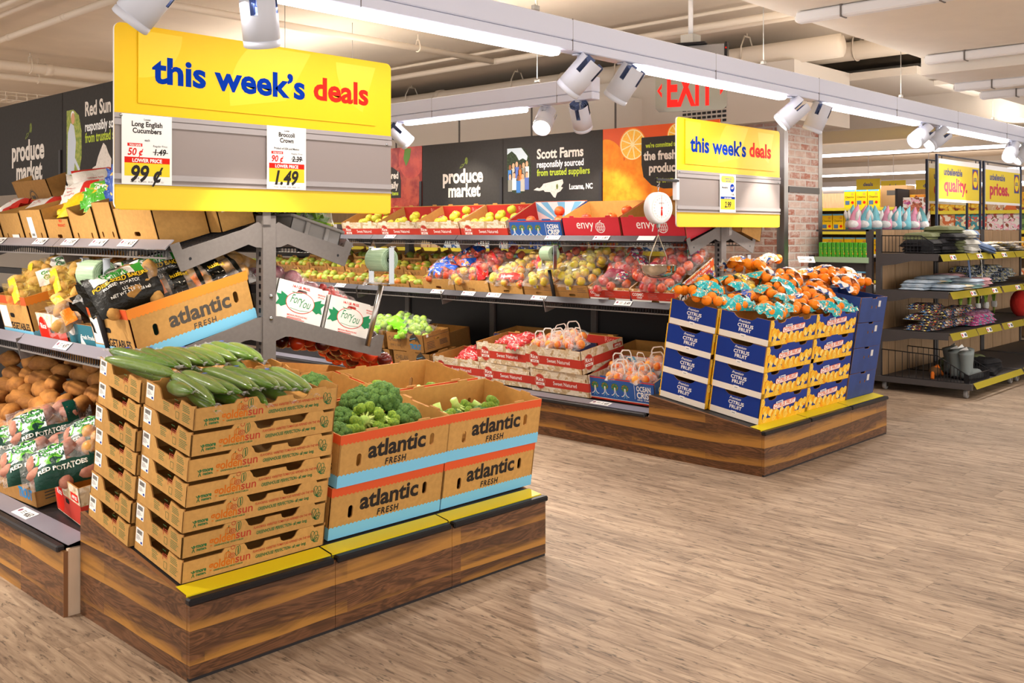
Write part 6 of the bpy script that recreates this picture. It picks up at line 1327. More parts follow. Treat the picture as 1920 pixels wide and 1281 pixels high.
b = MB(); b.lathe([(.138, 0), (.134, .003), (.13, 0), (.126, -.03), (.105, -.065), (.06, -.085), (0, -.09)], M('bowl_steel', 'c8c4bc', .14, metal=1.), 36, T(0, 0, -.395)); b.lathe([(0, -.088), (.06, -.083), (.103, -.063), (.124, -.03), (.129, .0)], M('bowl_steel', 'c8c4bc'), 36, T(0, 0, -.395)); obj('weighing_bowl', b, t)
# citrus cartons on the far end plinth
CBL = M('carton_citrus_blue', '10348c', .5, var=.05); CYE = M('print_lemon', 'f3b21a', .5, alt='f7c93c', scale=40); CYD = M('print_lemon_deep', 'ee9a14', .5); CYL = M('print_lemon_pale', 'fbdc7a', .5)
def citrus_carton(w=.628, d=.37, h=.168):
    b = MB(); tab = lambda L: [(-L/2, h), (-L*.36, h), (-L*.34, h-.018), (-L*.27, h-.024), (-L*.20, h-.018), (-L*.18, h), (-L*.09, h), (-L*.08, h+.008), (L*.08, h+.008), (L*.09, h), (L*.18, h), (L*.20, h-.018), (L*.27, h-.024), (L*.34, h-.018), (L*.36, h), (L/2, h)]
    sd = [(-d/2, h), (-.085, h), (-.075, h-.012), (-.05, h-.026), (.05, h-.026), (.075, h-.012), (.085, h), (d/2, h)]
    carton(b, w, d, h, CBL, KRAFTI, KRAFTE, .006, {'front': tab(w), 'back': tab(w), 'left': sd, 'right': sd}); r = random.Random(5)
    for f in ('front', 'back'):
        F = FF(f, w, d); b.rect(-w/2, -w/2+.04, 0, h, CYE, F, .0006); b.rect(-w/2, w/2, 0, .03, CYE, F, .0006)
        for k in range(34):
            x = -w/2+.03+(w-.06)*k/33; hh = .035+.055*max(0, (abs(x)/(w/2))**1.5)+r.uniform(-.01, .02); rr = r.uniform(.02, .03)
            b.disc(max(-w/2+rr, min(w/2-rr, x)), max(rr, hh), rr, (CYE, CYD, CYE, CYL)[k % 4], F, .0009+.00005*k, 12)
        for x, y in ((-w/2+.025, h-.03), (-w/2+.07, .03), (w*.05, .03), (w*.38, .035), (w/2-.03, .09), (-w*.2, .028)):
            b.disc(x, y, .024, CYL, F, .0028, 14); b.disc(x, y, .02, CYE, F, .003, 14)
            for q in range(3): a = q*1.05+.3; b.line([(x-.019*math.cos(a), y-.019*math.sin(a)), (x+.019*math.cos(a), y+.019*math.sin(a))], .0018, CYL, F, .0032)
        X = F @ T(0, 0, 0) @ R('Z', 3); b.poly(rrect(-.145, .155, h*.50, h*.73, .012), M('print_orange_edge', 'e8642a', .5), X, z=.0034); b.poly(rrect(-.14, .15, h*.52, h*.71, .01), WHITE, X, z=.0038); b.text('CITRUS FRUIT', .005, h*.55, .036, M('print_orange_edge', 'e8642a'), X, .03, .1, fit=.265, z=.0042); b.poly(rrect(-.11, -.02, h*.70, h*.80, .006), WHITE, X, z=.0036); b.text('Premium', -.065, h*.72, .018, BLUE, X, .02, .3, fit=.07, z=.0042)
    for f in ('left', 'right'):
        F = FF(f, w, d); b.rect(-d/2, d/2, 0, .04, M('carton_white_band', 'f0e8dc', .6), F, .0007); b.rect(-d/2, -d/2+.008, 0, h, CYE, F, .0009)
        b.text('Premium', .0, h*.70, .024, WHITE, F, .01, .35, fit=.085); b.text('CITRUS', .01, h*.515, .032, WHITE, F, .025, fit=.115); b.text('FRUIT', .01, h*.34, .032, WHITE, F, .025, fit=.09); b.rect(-.02, .02, h*.14, h*.26, WHITE, F, .0009); b.rect(-.012, .012, h*.17, h*.19, INKG, F, .0012)
    return b
CT = Proto(tag(obj('citrus_carton', citrus_carton()), 'c', 'carton'))
for col, (u, v, nm) in enumerate([(.405, .290, 'front left'), (1.04, .292, 'front right'), (.385, .672, 'rear left'), (1.03, .672, 'rear right')]):
    for k in range(4): CT.put(at(E2, u+U(-.006, .006)-.012*(k == 2), v+U(-.002, .002), .004+k*.171, U(-.7, .7)), '{} blue and yellow citrus carton of the {} stack'.format(['bottom', 'second from the bottom', 'third from the bottom', 'top'][k], nm), 'citrus cartons on the end plinth')
NAVY = M('carton_plain_navy', '27407e', .45, mott=.1, scale=8)
def navy_carton(w=.46, d=.4, h=.187):
    b = MB(); sd = [(-w/2, h), (-.04, h), (-.035, h-.012), (.035, h-.012), (.04, h), (w/2, h)]
    carton(b, w, d, h, NAVY, NAVY, KRAFTE, .006, {'front': sd}, {'front': [slot(-.03, h*.6, .008, .012), slot(.05, h*.6, .008, .012)]}); b.rect(.08, .12, h*.6, h*.85, M('torn_paper', 'd8d4d0', .8), FF('front', w, d), .0008); return b
NV = Proto(tag(obj('navy_carton', navy_carton()), 'c', 'carton'))
for k in range(4): NV.put(at(E2, 1.61+.004*k, .31, .004+k*.19, 0) @ R('Y', .6*k), '{} plain navy carton right of the yellow citrus cartons'.format(['bottom', 'second from the bottom', 'third from the bottom', 'top'][k]), 'plain navy cartons on the end plinth')
TEALF = spots('teal_citrus_film', '17a5a8', ['f28a1c', 'f4e9c8', '0f7f88'], 34., .63, .28); BLUF = spots('blue_citrus_film', '1f4aa0', ['f29a1c', 'f6c24a'], 30., .62, .28); WHBF = spots('white_blue_citrus_film', 'eae6de', ['1f4a90', 'f08a1c'], 16., .58, .28)
MNT = Bag('mandarin_bag', 'mandarin bag', .27, .21, .11, ('mandarin', 'ball', ORG, .033, 9), skin=film('orange_net', 'f59a3a', fac=.035, rough=.3, bump=.5, scale=60), zones=[(.0, .98, -.95, .95, TEALF), (-.98, -.7, -.95, .95, TEALF)], seed=2.2)
MNT2 = Bag('mandarin_bag', 'mandarin bag', .26, .2, .1, ('mandarin', 'ball', ORG, .033, 9), skin=film('orange_net', 'f0762a'), zones=[(-.5, .98, -.95, -.0, TEALF), (-.98, -.6, -.95, .95, TEALF), (.6, .98, -.95, .95, TEALF)], seed=4.6)
MNB = Bag('mandarin_bag', 'mandarin bag', .25, .2, .1, ('mandarin', 'ball', ORG, .036, 8), skin=film('orange_net', 'f0762a'), zones=[(.1, .98, -.95, .95, BLUF)], seed=6.1)
MNW = Bag('mandarin_bag', 'mandarin bag', .27, .2, .1, ('mandarin', 'ball', ORG, .035, 8), skin=film('orange_net', 'f0762a'), zones=[(.0, .98, -.95, .95, WHBF), (-.98, -.85, -.95, .95, WHBF)], seed=7.1)
LMB = Bag('lemon_bag', 'lemon bag', .24, .2, .09, ('lemon', 'ball', M('lemon_peel', 'e9c224', .4), .03, 8), zones=[(-.6, .6, -.2, .6, spots('gold_print', '2f2a18', ['e9c224', 'f4efe0'], 34., .52))], seed=8.2)
os_ = [k.put(at(E2, u, v, h, rz, rx), 'm', 'net bags of mandarins heaped on the citrus cartons') for k, u, v, h, rz, rx in [
    (MNB, .17, .62, .68, 20, 10), (MNT2, .30, .50, .67, -20, 12), (MNT, .28, .72, .74, 35, 18), (MNT, .50, .66, .74, 60, 22), (MNB, .50, .50, .69, 130, 10), (MNT2, .40, .28, .66, 15, 12), (MNT, .62, .42, .70, 80, 25), (MNT2, .62, .24, .655, 170, 12), (MNT, .78, .46, .72, -20, 20),
    (LMB, .72, .72, .76, 20, 20), (MNT, .98, .52, .76, 20, 30), (MNW, .84, .28, .68, 100, 15), (MNT, 1.04, .22, .66, 30, 14), (MNT2, 1.22, .24, .66, -30, 10), (MNW, 1.0, .74, .84, 60, 30), (MNW, 1.18, .6, .80, 20, 25), (MNW, .86, .8, .86, 140, 30), (MNW, 1.22, .78, .88, 200, 28), (MNB, 1.12, .38, .71, 10, 15), (MNW, 1.32, .42, .74, 40, 20), (MNT, .88, .62, .77, 90, 20),
    (MNW, 1.50, .30, .79, 20, 18), (MNW, 1.68, .32, .79, 160, 18), (MNW, 1.58, .46, .83, 60, 20), (MNW, 1.42, .52, .80, 110, 20), (MNW, 1.74, .44, .82, -40, 20), (MNT2, .12, .74, .70, 90, 8)]]
order(os_, 'net bag of mandarins on the citrus cartons, {ord} from the left in the {row}', ['upper heap', 'lower heap'])
b = MB(); b.box(-.10, .10, 0, .003, 0, .05, WHITE); b.text('1.89', .04, .012, .03, INK, FR((0, 0, 0), (1, 0, 0), (0, 0, 1)), .03, .2); fineprint(b, FR((0, 0, 0), (1, 0, 0), (0, 0, 1)), -.08, .03, .07, 3, INKG)
solo('price_tag', b, 'white price tag reading 1.89 standing above the navy cartons', 'price tag', at(E2, 1.50, .62, .94, -10, -30))
# price tags clipped on the shelf rails
def rail_tag(X, price, label, w=.155, h=.046):
    b = MB(); b.plate([(-w/2, -h/2), (w/2, -h/2), (w/2, h/2), (-w/2, h/2)], .0008, WHITE)
    if price: b.text(price, w*.24, -h*.25, h*.72, INK, None, .03, .2, z=.0005, fit=w*.36); b.disc(-w*.36, .004, h*.22, M('flag_print', '8a4a60', .7), None, .0005, 8); fineprint(b, Matrix(), -w*.2, h*.15, w*.2, 3, INKG, .009, .003)
    return solo('price_tag', b, label, 'price tag', X, 'price tags clipped on the shelf rails')
def rail(cx, xb, zb, y): return FR((cx-(xb+.052), y, zb+.0285), (0, -1, 0), (.707, 0, .707))
for cx, xb, zb, lst, nm in ((6.59, .44, 1.462, [(7.45, '1.79'), (5.36, '2.57'), (4.85, '1.97'), (4.42, '')], 'upper far rail'), (6.59, .62, .977, [(8.0, '1.50'), (6.57, '2.95'), (6.17, '5.97'), (5.86, '3.35'), (5.35, '4.65'), (4.50, '3.49')], 'middle far rail'),
                            (2.585, .44, 1.462, [(6.10, '1.29'), (5.50, '2.99'), (5.12, '3.97'), (4.78, '4.19'), (4.47, '4.15')], 'upper left rail'), (2.585, .62, .977, [(4.76, '4.97')], 'lower left rail')):
    for y, p in lst: rail_tag(rail(cx, xb, zb, y) @ T(0, 0, .003), p, 'white price tag reading {} on the {}'.format(p, nm) if p else 'blank white price tag behind the scale on the '+nm)
rail_tag(FR((1.622+.062, 4.60, .2945), (0, -1, 0), (.98, 0, .2)), '4.63', 'white price tag reading 4.63 on the low base under the potatoes', .17, .06); rail_tag(FR((5.587+.062, 4.50, .2945), (0, -1, 0), (.98, 0, .2)), '1.49', 'white price tag on the low base under the blue tree-print carton', .17, .06)
# ------------------------------------------------------------------ rolling clothes racks on the right
RYEL = M('rack_yellow_rail', 'd8c53a', .45)
RX0, RY0, RYB = 9.42, 3.20, 4.09
def caster(t, x, y):
    b = MB(); b.lathe([(0, -.016), (.036, -.016), (.04, -.01), (.04, .01), (.036, .016), (0, .016)], M('caster_tyre', '8f8c8a', .5), 18, T(x, y, .04) @ R('X', 90)); b.lathe([(0, -.0165), (.012, -.018), (0, -.019)], CHROME, 10, T(x, y, .04) @ R('X', 90)); w = obj('caster_wheel', b, t)
    b = MB(); b.rbox(x-.022, x+.022, y-.022, y+.022, .072, .086, CHROME, .004); b.box(x-.015, x+.02, y-.022, y-.018, .03, .08, CHROME); b.box(x-.015, x+.02, y+.018, y+.022, .03, .08, CHROME); obj('caster_fork', b, w)
def rack(x0, L_, label, baskets=False):
    t = thing('clothes_rack', label, 'rack', T(x0, RY0, 0), 'rolling clothes racks'); d = RYB-RY0
    b = MB(); b.box(0, L_, 0.02, d, .10, .135, RACK); b.rbox(-.006, .03, -.01, d+.02, .085, .145, RACK, .004); b.rbox(L_-.03, L_+.006, -.01, d+.02, .085, .145, RACK, .004); obj('base', b, t)
    for x in (.08, L_-.1):
        for y in (.07, d-.06): caster(t, x, y)
    for x in (.0, L_-.04): b = MB(); b.box(x, x+.04, d-.05, d, .135, 1.565, RACK); obj('upright', b, t)
    n = 4
    for k in range(n):
        b = MB(); a = .04+(L_-.08)*k/n; b.box(a+.006, a+(L_-.08)/n-.006, d-.035, d-.015, .135, 1.555, WOODB); obj('back_panel', b, t)
    for z, dep in ((.60, .64), (.985, .64), (1.335, .55)):
        b = MB(); b.box(.0, L_, d-.05-dep, d-.05, z-.03, z-.012, RACK); obj('shelf_deck', b, t)
        for x in (-.003, L_-.001):
            b = MB(); b.plate([(d-.05-dep, z-.07), (d-.35, z-.075), (d-.2, z-.11), (d-.05, z-.13), (d-.05, z-.005), (d-.05-dep, z-.005)], .004, RACK, FR((x, 0, 0), (0, 1, 0), (0, 0, 1))); obj('shelf_bracket', b, t)
        b = MB(); m = L_/2
        for a, c in ((.02, m-.01), (m+.01, L_-.02)): b.add([(a, d-.05-dep-.035, z-.075), (c, d-.05-dep-.035, z-.075), (c, d-.05-dep-.005, z-.01), (a, d-.05-dep-.005, z-.01)], [(0, 1, 2, 3), (3, 2, 1, 0)], RYEL)
        obj('price_rail', b, t)
    b = MB(); b.add([(.02, -.045, .10), (L_-.02, -.045, .10), (L_-.02, -.012, .15), (.02, -.012, .15)], [(0, 1, 2, 3), (3, 2, 1, 0)], RYEL); obj('price_rail', b, t)
    def basket(pts_top, pts_bot, n):
        b = MB(); b.tube(pts_top, .005, BLACK, 5); b.tube(pts_bot, .005, BLACK, 5)
        for k in range(n+1):
            q = k/n*(len(pts_top)-1); i = min(int(q), len(pts_top)-2); f = q-i; b.tube([Vector(pts_top[i]).lerp(Vector(pts_top[i+1]), f), Vector(pts_bot[i]).lerp(Vector(pts_bot[i+1]), f)], .0032, BLACK, 4, cap=False)
        return b
    if baskets:
        obj('wire_basket_side', basket([(.0, d-.06, .40), (.0, .30, .38), (.0, .06, .24), (.0, .02, .22)], [(.0, d-.06, .145), (.0, .30, .145), (.0, .06, .145), (.0, .02, .145)], 24), t)
        obj('wire_basket_front', basket([(.0, .02, .22), (.55, .02, .22)], [(.0, .02, .145), (.55, .02, .145)], 24), t)
        obj('wire_basket_side', basket([(.0, d-.06, 1.50), (.0, d-.44, 1.50), (.0, d-.55, 1.43)], [(.0, d-.06, 1.34), (.0, d-.44, 1.34), (.0, d-.55, 1.34)], 22), t)
        obj('wire_basket_side', basket([(.62, d-.06, .38), (.62, .30, .36), (.62, .06, .22)], [(.62, d-.06, .145), (.62, .30, .145), (.62, .06, .145)], 20), t)
    return t
rack(RX0, 1.42, 'wheeled clothes rack end beside the navy cartons', True); rack(RX0+1.44, 1.42, 'second wheeled clothes rack along the right aisle'); rack(RX0+2.88, 1.42, 'third wheeled clothes rack at the right picture edge')
# folded clothes
def folded(name, cat, m, w, d, h, seed, trim=None):
    b = MB(); fn = pillow(w, d, h, seed, .22)
    h *= .72; fn = lambda x, y: h*(max(0, 1-abs(2*x/w)**4)*max(0, 1-abs(2*y/d)**4))**.24*(1+.30*noise.noise(Vector((x*15+seed, y*15, seed)))+.14*noise.noise(Vector((x*50, y*50+seed, seed))))
    b.grid(lambda u, v: ((u-.5)*w, (v-.5)*d, h*.25+fn((u-.5)*w, (v-.5)*d)*.72), 14, 10, m); b.grid(lambda u, v: ((.5-u)*w, (v-.5)*d, h*.25-fn((u-.5)*w, (v-.5)*d)*.22), 14, 10, trim or m)
    return Proto(tag(obj(name, b), 'c', cat))
CL = lambda n, h, **k: M('cloth_'+n, h, .9, bump=.5, scale=20, bdist=.02, **k)
DEN = CL('denim', '55698f', alt='74869f'); LD = CL('light_denim', 'b9c6d2', alt='9fb2c4'); PNK = CL('pink', 'd8a9ae'); GRYC = CL('grey', 'bcbab2'); OLV = CL('olive', '6f7450'); BLC = CL('black', '1c1b1e'); CRM = CL('cream', 'd9c9a8'); MNTC = CL('mint', '9cc0bc')
KID = spots('kids_dark_print', '1d1c2b', ['3a78c0', 'd0453a', 'e8d24a', 'e9e4da'], 24., .62, .8); PUR = spots('purple_pleat_print', '8c6a8c', ['5a3f6a', 'c9a0b4'], 40., .55, .85); PNK2 = spots('pink_teal_print', 'c03a86', ['2c9aa0', 'e7b0c8'], 30., .55, .85); BKP = spots('pale_pack_print', 'cfc8b8', ['d9b93a', '8c8fb0', 'f2efe6'], 30., .54, .6); NAVP = spots('navy_pack_print', '2f3f5f', ['c8b84a', '8aa0b8', 'e3dfd6'], 24., .58, .7)
def F_(m, seed, w=.26, d=.24, h=.05, trim=None): return folded('folded_garment', 'clothing', m, w, d, h, seed, trim)
f_black, f_olive, f_grey, f_denim = F_(BLC, 1.1, .34, .3, .07), F_(OLV, 2.2, .34, .28, .07), F_(GRYC, 3.3, .34, .28, .08), F_(DEN, 4.4, .34, .28, .08)
f_ld, f_pink, f_cream, f_mint = F_(LD, 5.5, .3, .26, .045), F_(PNK, 6.6, .28, .24, .045), F_(CRM, 7.7, .3, .24, .03), F_(MNTC, 8.8, .28, .24, .04)
f_kid, f_pur, f_pk, f_pack, f_nav = F_(KID, 9.9, .32, .24, .048, M('fleece_white', 'd9d2c4', .9)), F_(PUR, 1.5, .3, .24, .05), F_(PNK2, 2.5, .28, .22, .05), F_(BKP, 3.5, .3, .22, .03), F_(NAVP, 4.5, .3, .22, .045)
def lay(lst, fmt, group, rows=None):
    os_ = [p.put(T(x+U(-.012, .012), y+U(-.012, .012)-.01*q, z+.026*q*(p is not f_pack)) @ R('Z', rz+U(-4, 4)) @ R('X', rx), 'c', group) for p, x, y, z, rz, rx in lst for q in range(1 if p is f_pack else 2)]; order(os_, fmt, rows)
zt = 1.327
lay([(f_black, 9.62, 3.72, zt, 5, 0), (f_black, 9.62, 3.73, zt+.06, 0, 0), (f_black, 9.9, 3.7, zt, 0, 0), (f_black, 9.92, 3.72, zt+.065, -5, 0), (f_olive, 9.75, 3.78, zt+.125, 10, 0), (f_olive, 10.0, 3.78, zt+.13, -8, 0), (f_black, 10.05, 3.66, zt+.12, 0, 0), (f_olive, 10.2, 3.68, zt+.06, 0, 0), (f_olive, 10.2, 3.68, zt, 8, 0), (f_olive, 10.12, 3.7, zt+.19, -10, 0),
     (f_grey, 10.42, 3.64, zt, 5, 8), (f_grey, 10.42, 3.66, zt+.07, -5, 10), (f_grey, 10.48, 3.66, zt+.14, 10, 0), (f_denim, 10.68, 3.68, zt, 0, 0), (f_denim, 10.66, 3.7, zt+.075, 6, 10), (f_denim, 10.6, 3.72, zt+.15, -10, 5), (f_denim, 10.76, 3.6, zt+.02, 40, 20)],
    'folded trousers on the top rack shelf, {ord} from the left', 'folded trousers on the top rack shelf')
lay([(f_pack, 10.95+.16*(k % 10), 3.68+.1*(k//10), zt+.026*((k*7) % 4), U(-12, 12), 0) for k in range(20)], 'flat clothing pack on the second rack top shelf, {ord} from the left', 'flat clothing packs')
lay([(k, x, 3.74, z, U(-8, 8), 0) for k, x, z in [(f_ld, 9.6, .978), (f_ld, 9.62, 1.018), (f_ld, 9.86, .978), (f_cream, 9.82, 1.02), (f_ld, 9.9, 1.045), (f_cream, 10.08, .978), (f_mint, 10.1, 1.01), (f_ld, 10.12, 1.045), (f_pink, 10.36, .978), (f_pink, 10.36, 1.018), (f_pink, 10.34, 1.055), (f_mint, 10.56, .978), (f_pink, 10.58, 1.012)]]+[(k, x, 3.52, z, U(-8, 8), 0) for k, x, z in [(f_ld, 9.7, .978), (f_cream, 9.95, .978), (f_mint, 10.2, .978), (f_ld, 10.22, 1.016), (f_pink, 10.5, .978), (f_pink, 10.52, 1.016)]]+[(f_nav, 10.75+.2*(k % 7), 3.75, .978+.045*((k*5) % 4), U(-10, 10), 0) for k in range(14)],
    'folded garment on the middle rack shelf, {ord} from left, {row} row', 'folded clothes on the middle rack shelf', ['upper', 'lower'])
lay([(f_kid, 9.60+.30*(k % 3), 3.70-.12*((k//3) % 2), .593+.05*(k//3), U(-8, 8), 0) for k in range(13)]+[(f_pur, 10.5+.14*(k % 6), 3.74, .593+.05*(k//6), U(-20, 20), 0) for k in range(12)]+[(f_pk, 10.42+.15*(k % 3), 3.56, .593+.05*(k//3), U(-10, 10), 0) for k in range(6)],
    'patterned garment on the lower rack shelf, {ord} from left, {row} row', 'patterned clothes on the lower rack shelf', ['upper', 'lower'])
b = MB(); b.grid(lambda u, v: ((u-.5)*.02, -.02-.02*math.sin(v*2.6), -.5*v), 2, 10, spots('cord_print', 'd9d6cc', ['3a3a3a'], 90., .55)); b.grid(lambda u, v: ((u-.5)*.02, -.022-.02*math.sin(v*2.6), -.5*v), 2, 10, spots('cord_print', 'd9d6cc', [], 90.))
solo('drawstring', b, 'patterned drawstring hanging off the grey trousers', 'drawstring', T(10.5, 3.5, 1.36)); b = MB(); b.grid(lambda u, v: ((u-.5)*.05+.02*v, -.03*math.sin(v*2), -.42*v), 3, 8, DEN); b.grid(lambda u, v: ((.5-u)*.05+.02*v, -.03*math.sin(v*2)-.003, -.42*v), 3, 8, DEN); solo('denim_strap', b, 'blue denim leg hanging from the top rack shelf', 'clothing', T(10.36, 3.56, 1.33))
# boots and packs in the bottom basket
BOOT = M('grey_rubber', '7d8584', .5, bump=.1, scale=30)
def boot():
    t = thing('rubber_boot', 'boot', 'boot'); b = MB()
    b.tube([(0, 0, .012), (0, 0, .06), (0, .0, .12), (0, .005, .2), (0, .01, .22)], [.045, .044, .046, .055, .056], BOOT, 14); b.tube([(0, .03, .04), (0, -.05, .045), (0, -.12, .038), (0, -.165, .03)], [.042, .045, .043, .024], BOOT, 12); obj('shaft', b, t)
    b = MB(); b.rbox(-.045, .045, -.185, .045, 0, .014, BLACK, .006); b.rbox(-.04, .04, 0, .045, 0, .02, BLACK, .005); obj('sole', b, t); b = MB(); b.box(-.03, .03, -.001, .001, -.09, 0, WHITE, T(.05, -.02, .24) @ R('Y', 35) @ R('Z', 30)); fineprint(b, FR((.05, -.022, .2), (1, 0, 0), (0, 0, 1)), -.02, .0, .03, 3, INKG); obj('hang_tag', b, t); return Proto(t)
bt = boot(); os_ = [bt.put(T(x, y, .139) @ R('Z', rz) @ SC(1.2, 1.2, 1.2), 'b', 'grey rubber boots in the wire basket') for x, y, rz in ((9.72, 3.34, 70), (9.78, 3.46, 60), (9.95, 3.42, 120), (10.02, 3.6, 20))]
order(os_, 'grey rubber boot in the wire basket, {ord} from the left')
lay([(f_olive, 10.25+.3*(k % 3), 3.62, .137+.07*(k//3), U(-10, 10), 0) for k in range(5)]+[(f_black, 10.3, 3.42, .137, 10, 0), (f_black, 10.5, 3.45, .137, 0, 0), (f_black, 10.4, 3.45, .2, -10, 0)], 'dark garment in the bottom rack tray, {ord} from the left', 'garments in the bottom rack tray')
b = MB(); b.tube([(0, 0, 0), (.06, .02, .07), (.12, 0, .11), (.2, -.02, .02)], .018, M('orange_strap', 'e0701c', .7), 6); b.ball((.12, .02, .06), (.09, .05, .05), M('brown_tweed', '6a4a2c', .95, bump=.6, scale=120)); solo('strapped_slipper', b, 'brown slipper with orange straps in the wire basket', 'slipper', T(9.56, 3.6, .14))
for z, y, lst in ((1.335, 3.52, (9.72, 10.45, 11.2, 12.0)), (.985, 3.43, (10.0, 10.62, 11.35, 12.1)), (.60, 3.43, (9.75, 10.45, 11.1, 12.0))):
    for x in lst:
        X = FR((x, y-.052, z-.043), (1, 0, 0), (0, .42, .91)); b = MB(); b.plate([(-.07, -.024), (.07, -.024), (.07, .024), (-.07, .024)], .0008, WHITE, T(0, 0, .004)); b.disc(-.045, 0, .015, RED, None, .0046, 10); b.rect(.01, .06, -.015, .012, M('blue_grey_print', '5a6078', .6), None, .0046)
        solo('price_tag', b, 'white price tag with a red dot on the {} rack rail, {} from the left'.format({1.335: 'top', .985: 'middle', .60: 'lower'}[z], ORD[lst.index(x)]), 'price tag', X, 'price tags on the clothes racks')
# flower bunches and red plush at the right edge
os_ = []
FLW = M('wrapped_stems', '6f9a3a', .6, alt='a9c04a', scale=20)
for k in range(5):
    t = thing('wrapped_bunch', 'c', 'plush pack', T(11.0+.27*k, 3.85, .60) @ R('Z', 12), 'green stems beside the red plush'); b = MB(); r = random.Random(k)
    for q in range(9): b.tube([(r.uniform(-.02, .02), 0, 0), (r.uniform(-.02, .02), 0, .1), (r.uniform(-.07, .07), r.uniform(-.04, .04), .34)], .008, FLW, 5)
    obj('stems', b, t); b = MB(); b.lathe([(.028, .07), (.034, .1), (.03, .14)], WHITE, 12); obj('paper_band', b, t); os_.append(t)
order(os_, 'bunch of green stems on the lower rack shelf, {ord} from the left')
b = MB(); b.ball((0, 0, .13), (.13, .10, .15), CL('plush_red', 'b3261e')); b.ball((-.03, -.1, .2), (.035, .01, .045), WHITE); b.ball((.0, -.105, .15), (.02, .02, .035), M('beak_orange', 'e8871c', .6)); solo('red_plush', b, 'red plush bird at the right picture edge', 'plush toy', T(12.0, 3.55, .60))
# units back to back with the racks
b_t = thing('side_shelf_unit', 'dark shelf unit with green packs left of the clothes racks', 'shelving', T(9.42, 4.13, 0)); b = MB(); b.box(0, .05, 0, .06, 0, 1.56, RACK); b.box(0, .05, .62, .66, 0, 1.30, RACK); obj('upright', b, b_t)
for z in (.15, .55, .93, 1.28): b = MB(); b.box(0, 3.6, .03, .66, z-.04, z, RACK); b.box(-.012, 0, .03, .66, z-.05, z+.005, M('mint_rail', 'a9c4a0', .4) if z > 1.2 else RACK); obj('shelf_deck', b, b_t)
for x, z in ((.04, 1.28), (3.58, 1.56)): b = MB(); b.box(x, x+.02, .03, .66, 0, z, RACK); obj('side_panel', b, b_t)
GPK = M('green_pack', '8fbf3c', .4, alt='6fa52c', scale=30, var=.08)
b = MB(); b.rbox(-.02, .02, -.04, .04, 0, .15, GPK, .006); b.box(-.014, .014, -.041, -.04, .05, .12, M('green_pack_dark', '4f8a2c', .5)); b.box(-.0205, -.02, -.03, .03, .05, .12, M('green_pack_dark', '4f8a2c', .5)); g_ = Proto(tag(obj('soap_pack', b), 'c', 'carton'))
os_ = [g_.put(T(9.45, 4.20+.046*k, 1.281) @ R('Z', 90), 'c', 'green packs on the side shelf') for k in range(11)]; order(os_, 'small green pack on the side shelf, {ord} from the left')
def cereal(name, w, h, d, m, draw): b = MB(); b.box(-w/2, w/2, -d/2, d/2, 0, h, m); draw(b, FF('front', w, d), w, h); draw(b, FF('left', w, d), d, h) if d > w*.8 else None; return Proto(tag(obj(name, b), 'c', 'carton'))
CHY = M('cereal_yellow', 'f2c512', .45, var=.04); CHB = M('cereal_brown', '6e3420', .5)
def ch_draw(b, F, w, h): b.text('Cheerios', 0, h*.56, w*.24, INK, F, .01, fit=w*.8); b.rect(-w*.5, w*.5, h*.92, h, M('cereal_sky', '6fb6dd', .5), F, .001); b.disc(w*.27, h*.3, w*.13, RED, F); b.disc(w*.25, h*.78, w*.12, M('oat_print', 'e0a23a', .6), F); b.rect(-w*.4, 0, h*.18, h*.4, M('photo_lake', '4f6f93', .6), F, .001)
CH1 = cereal('cereal_box', .19, .30, .07, CHY, ch_draw); CH2 = cereal('cereal_box', .12, .21, .06, CHB, ch_draw)
os_ = [CH2.put(T(9.48, 4.24+.14*k, .935) @ R('Z', -90), 'c', 'brown cereal boxes on the side shelf') for k in range(4)]; order(os_, 'brown cereal box on the side shelf, {ord} from the left')
# plush unicorn toys along the top
PLW = CL('plush_white', 'e3e2e0'); PLB = CL('plush_blue', '7fc3cf'); PLP = CL('plush_pink', 'e29ab4')
def plush(c, nm):
    t = thing('plush_toy', nm, 'plush toy'); b = MB(); b.ball((-.02, 0, .05), (.05, .06, .055), PLW); obj('body', b, t); b = MB(); b.tube([(.0, 0, .0), (.0, 0, .06), (.01, 0, .13), (.03, 0, .19), (.055, 0, .25)], [.06, .062, .048, .028, .006], c, 12); obj('hood', b, t)
    for s in (-1, 1): b = MB(); b.tube([(-.02, s*.03, .08), (-.02, s*.055, .16), (-.01, s*.06, .2)], [.016, .02, .004], PLW, 7); obj('ear', b, t)
    return Proto(t)
pb, pp = plush(PLB, 'c'), plush(PLP, 'c')
os_ = [(pb if k % 3 else pp).put(T(9.5+.125*k, 4.34+.09*(k % 2), 1.561) @ R('Z', U(-60, 60)), 'c', 'plush toys on top of the racks') for k in range(16)]; order(os_, 'pointed pastel plush toy above the racks, {ord} from the left')
b = MB(); b.box(0, 3.6, -.25, .30, 1.54, 1.56, RACK, T(0, .28, 0)); b.box(3.5, 3.6, .0, .58, 0, 1.54, RACK); obj('top_deck', b, b_t)
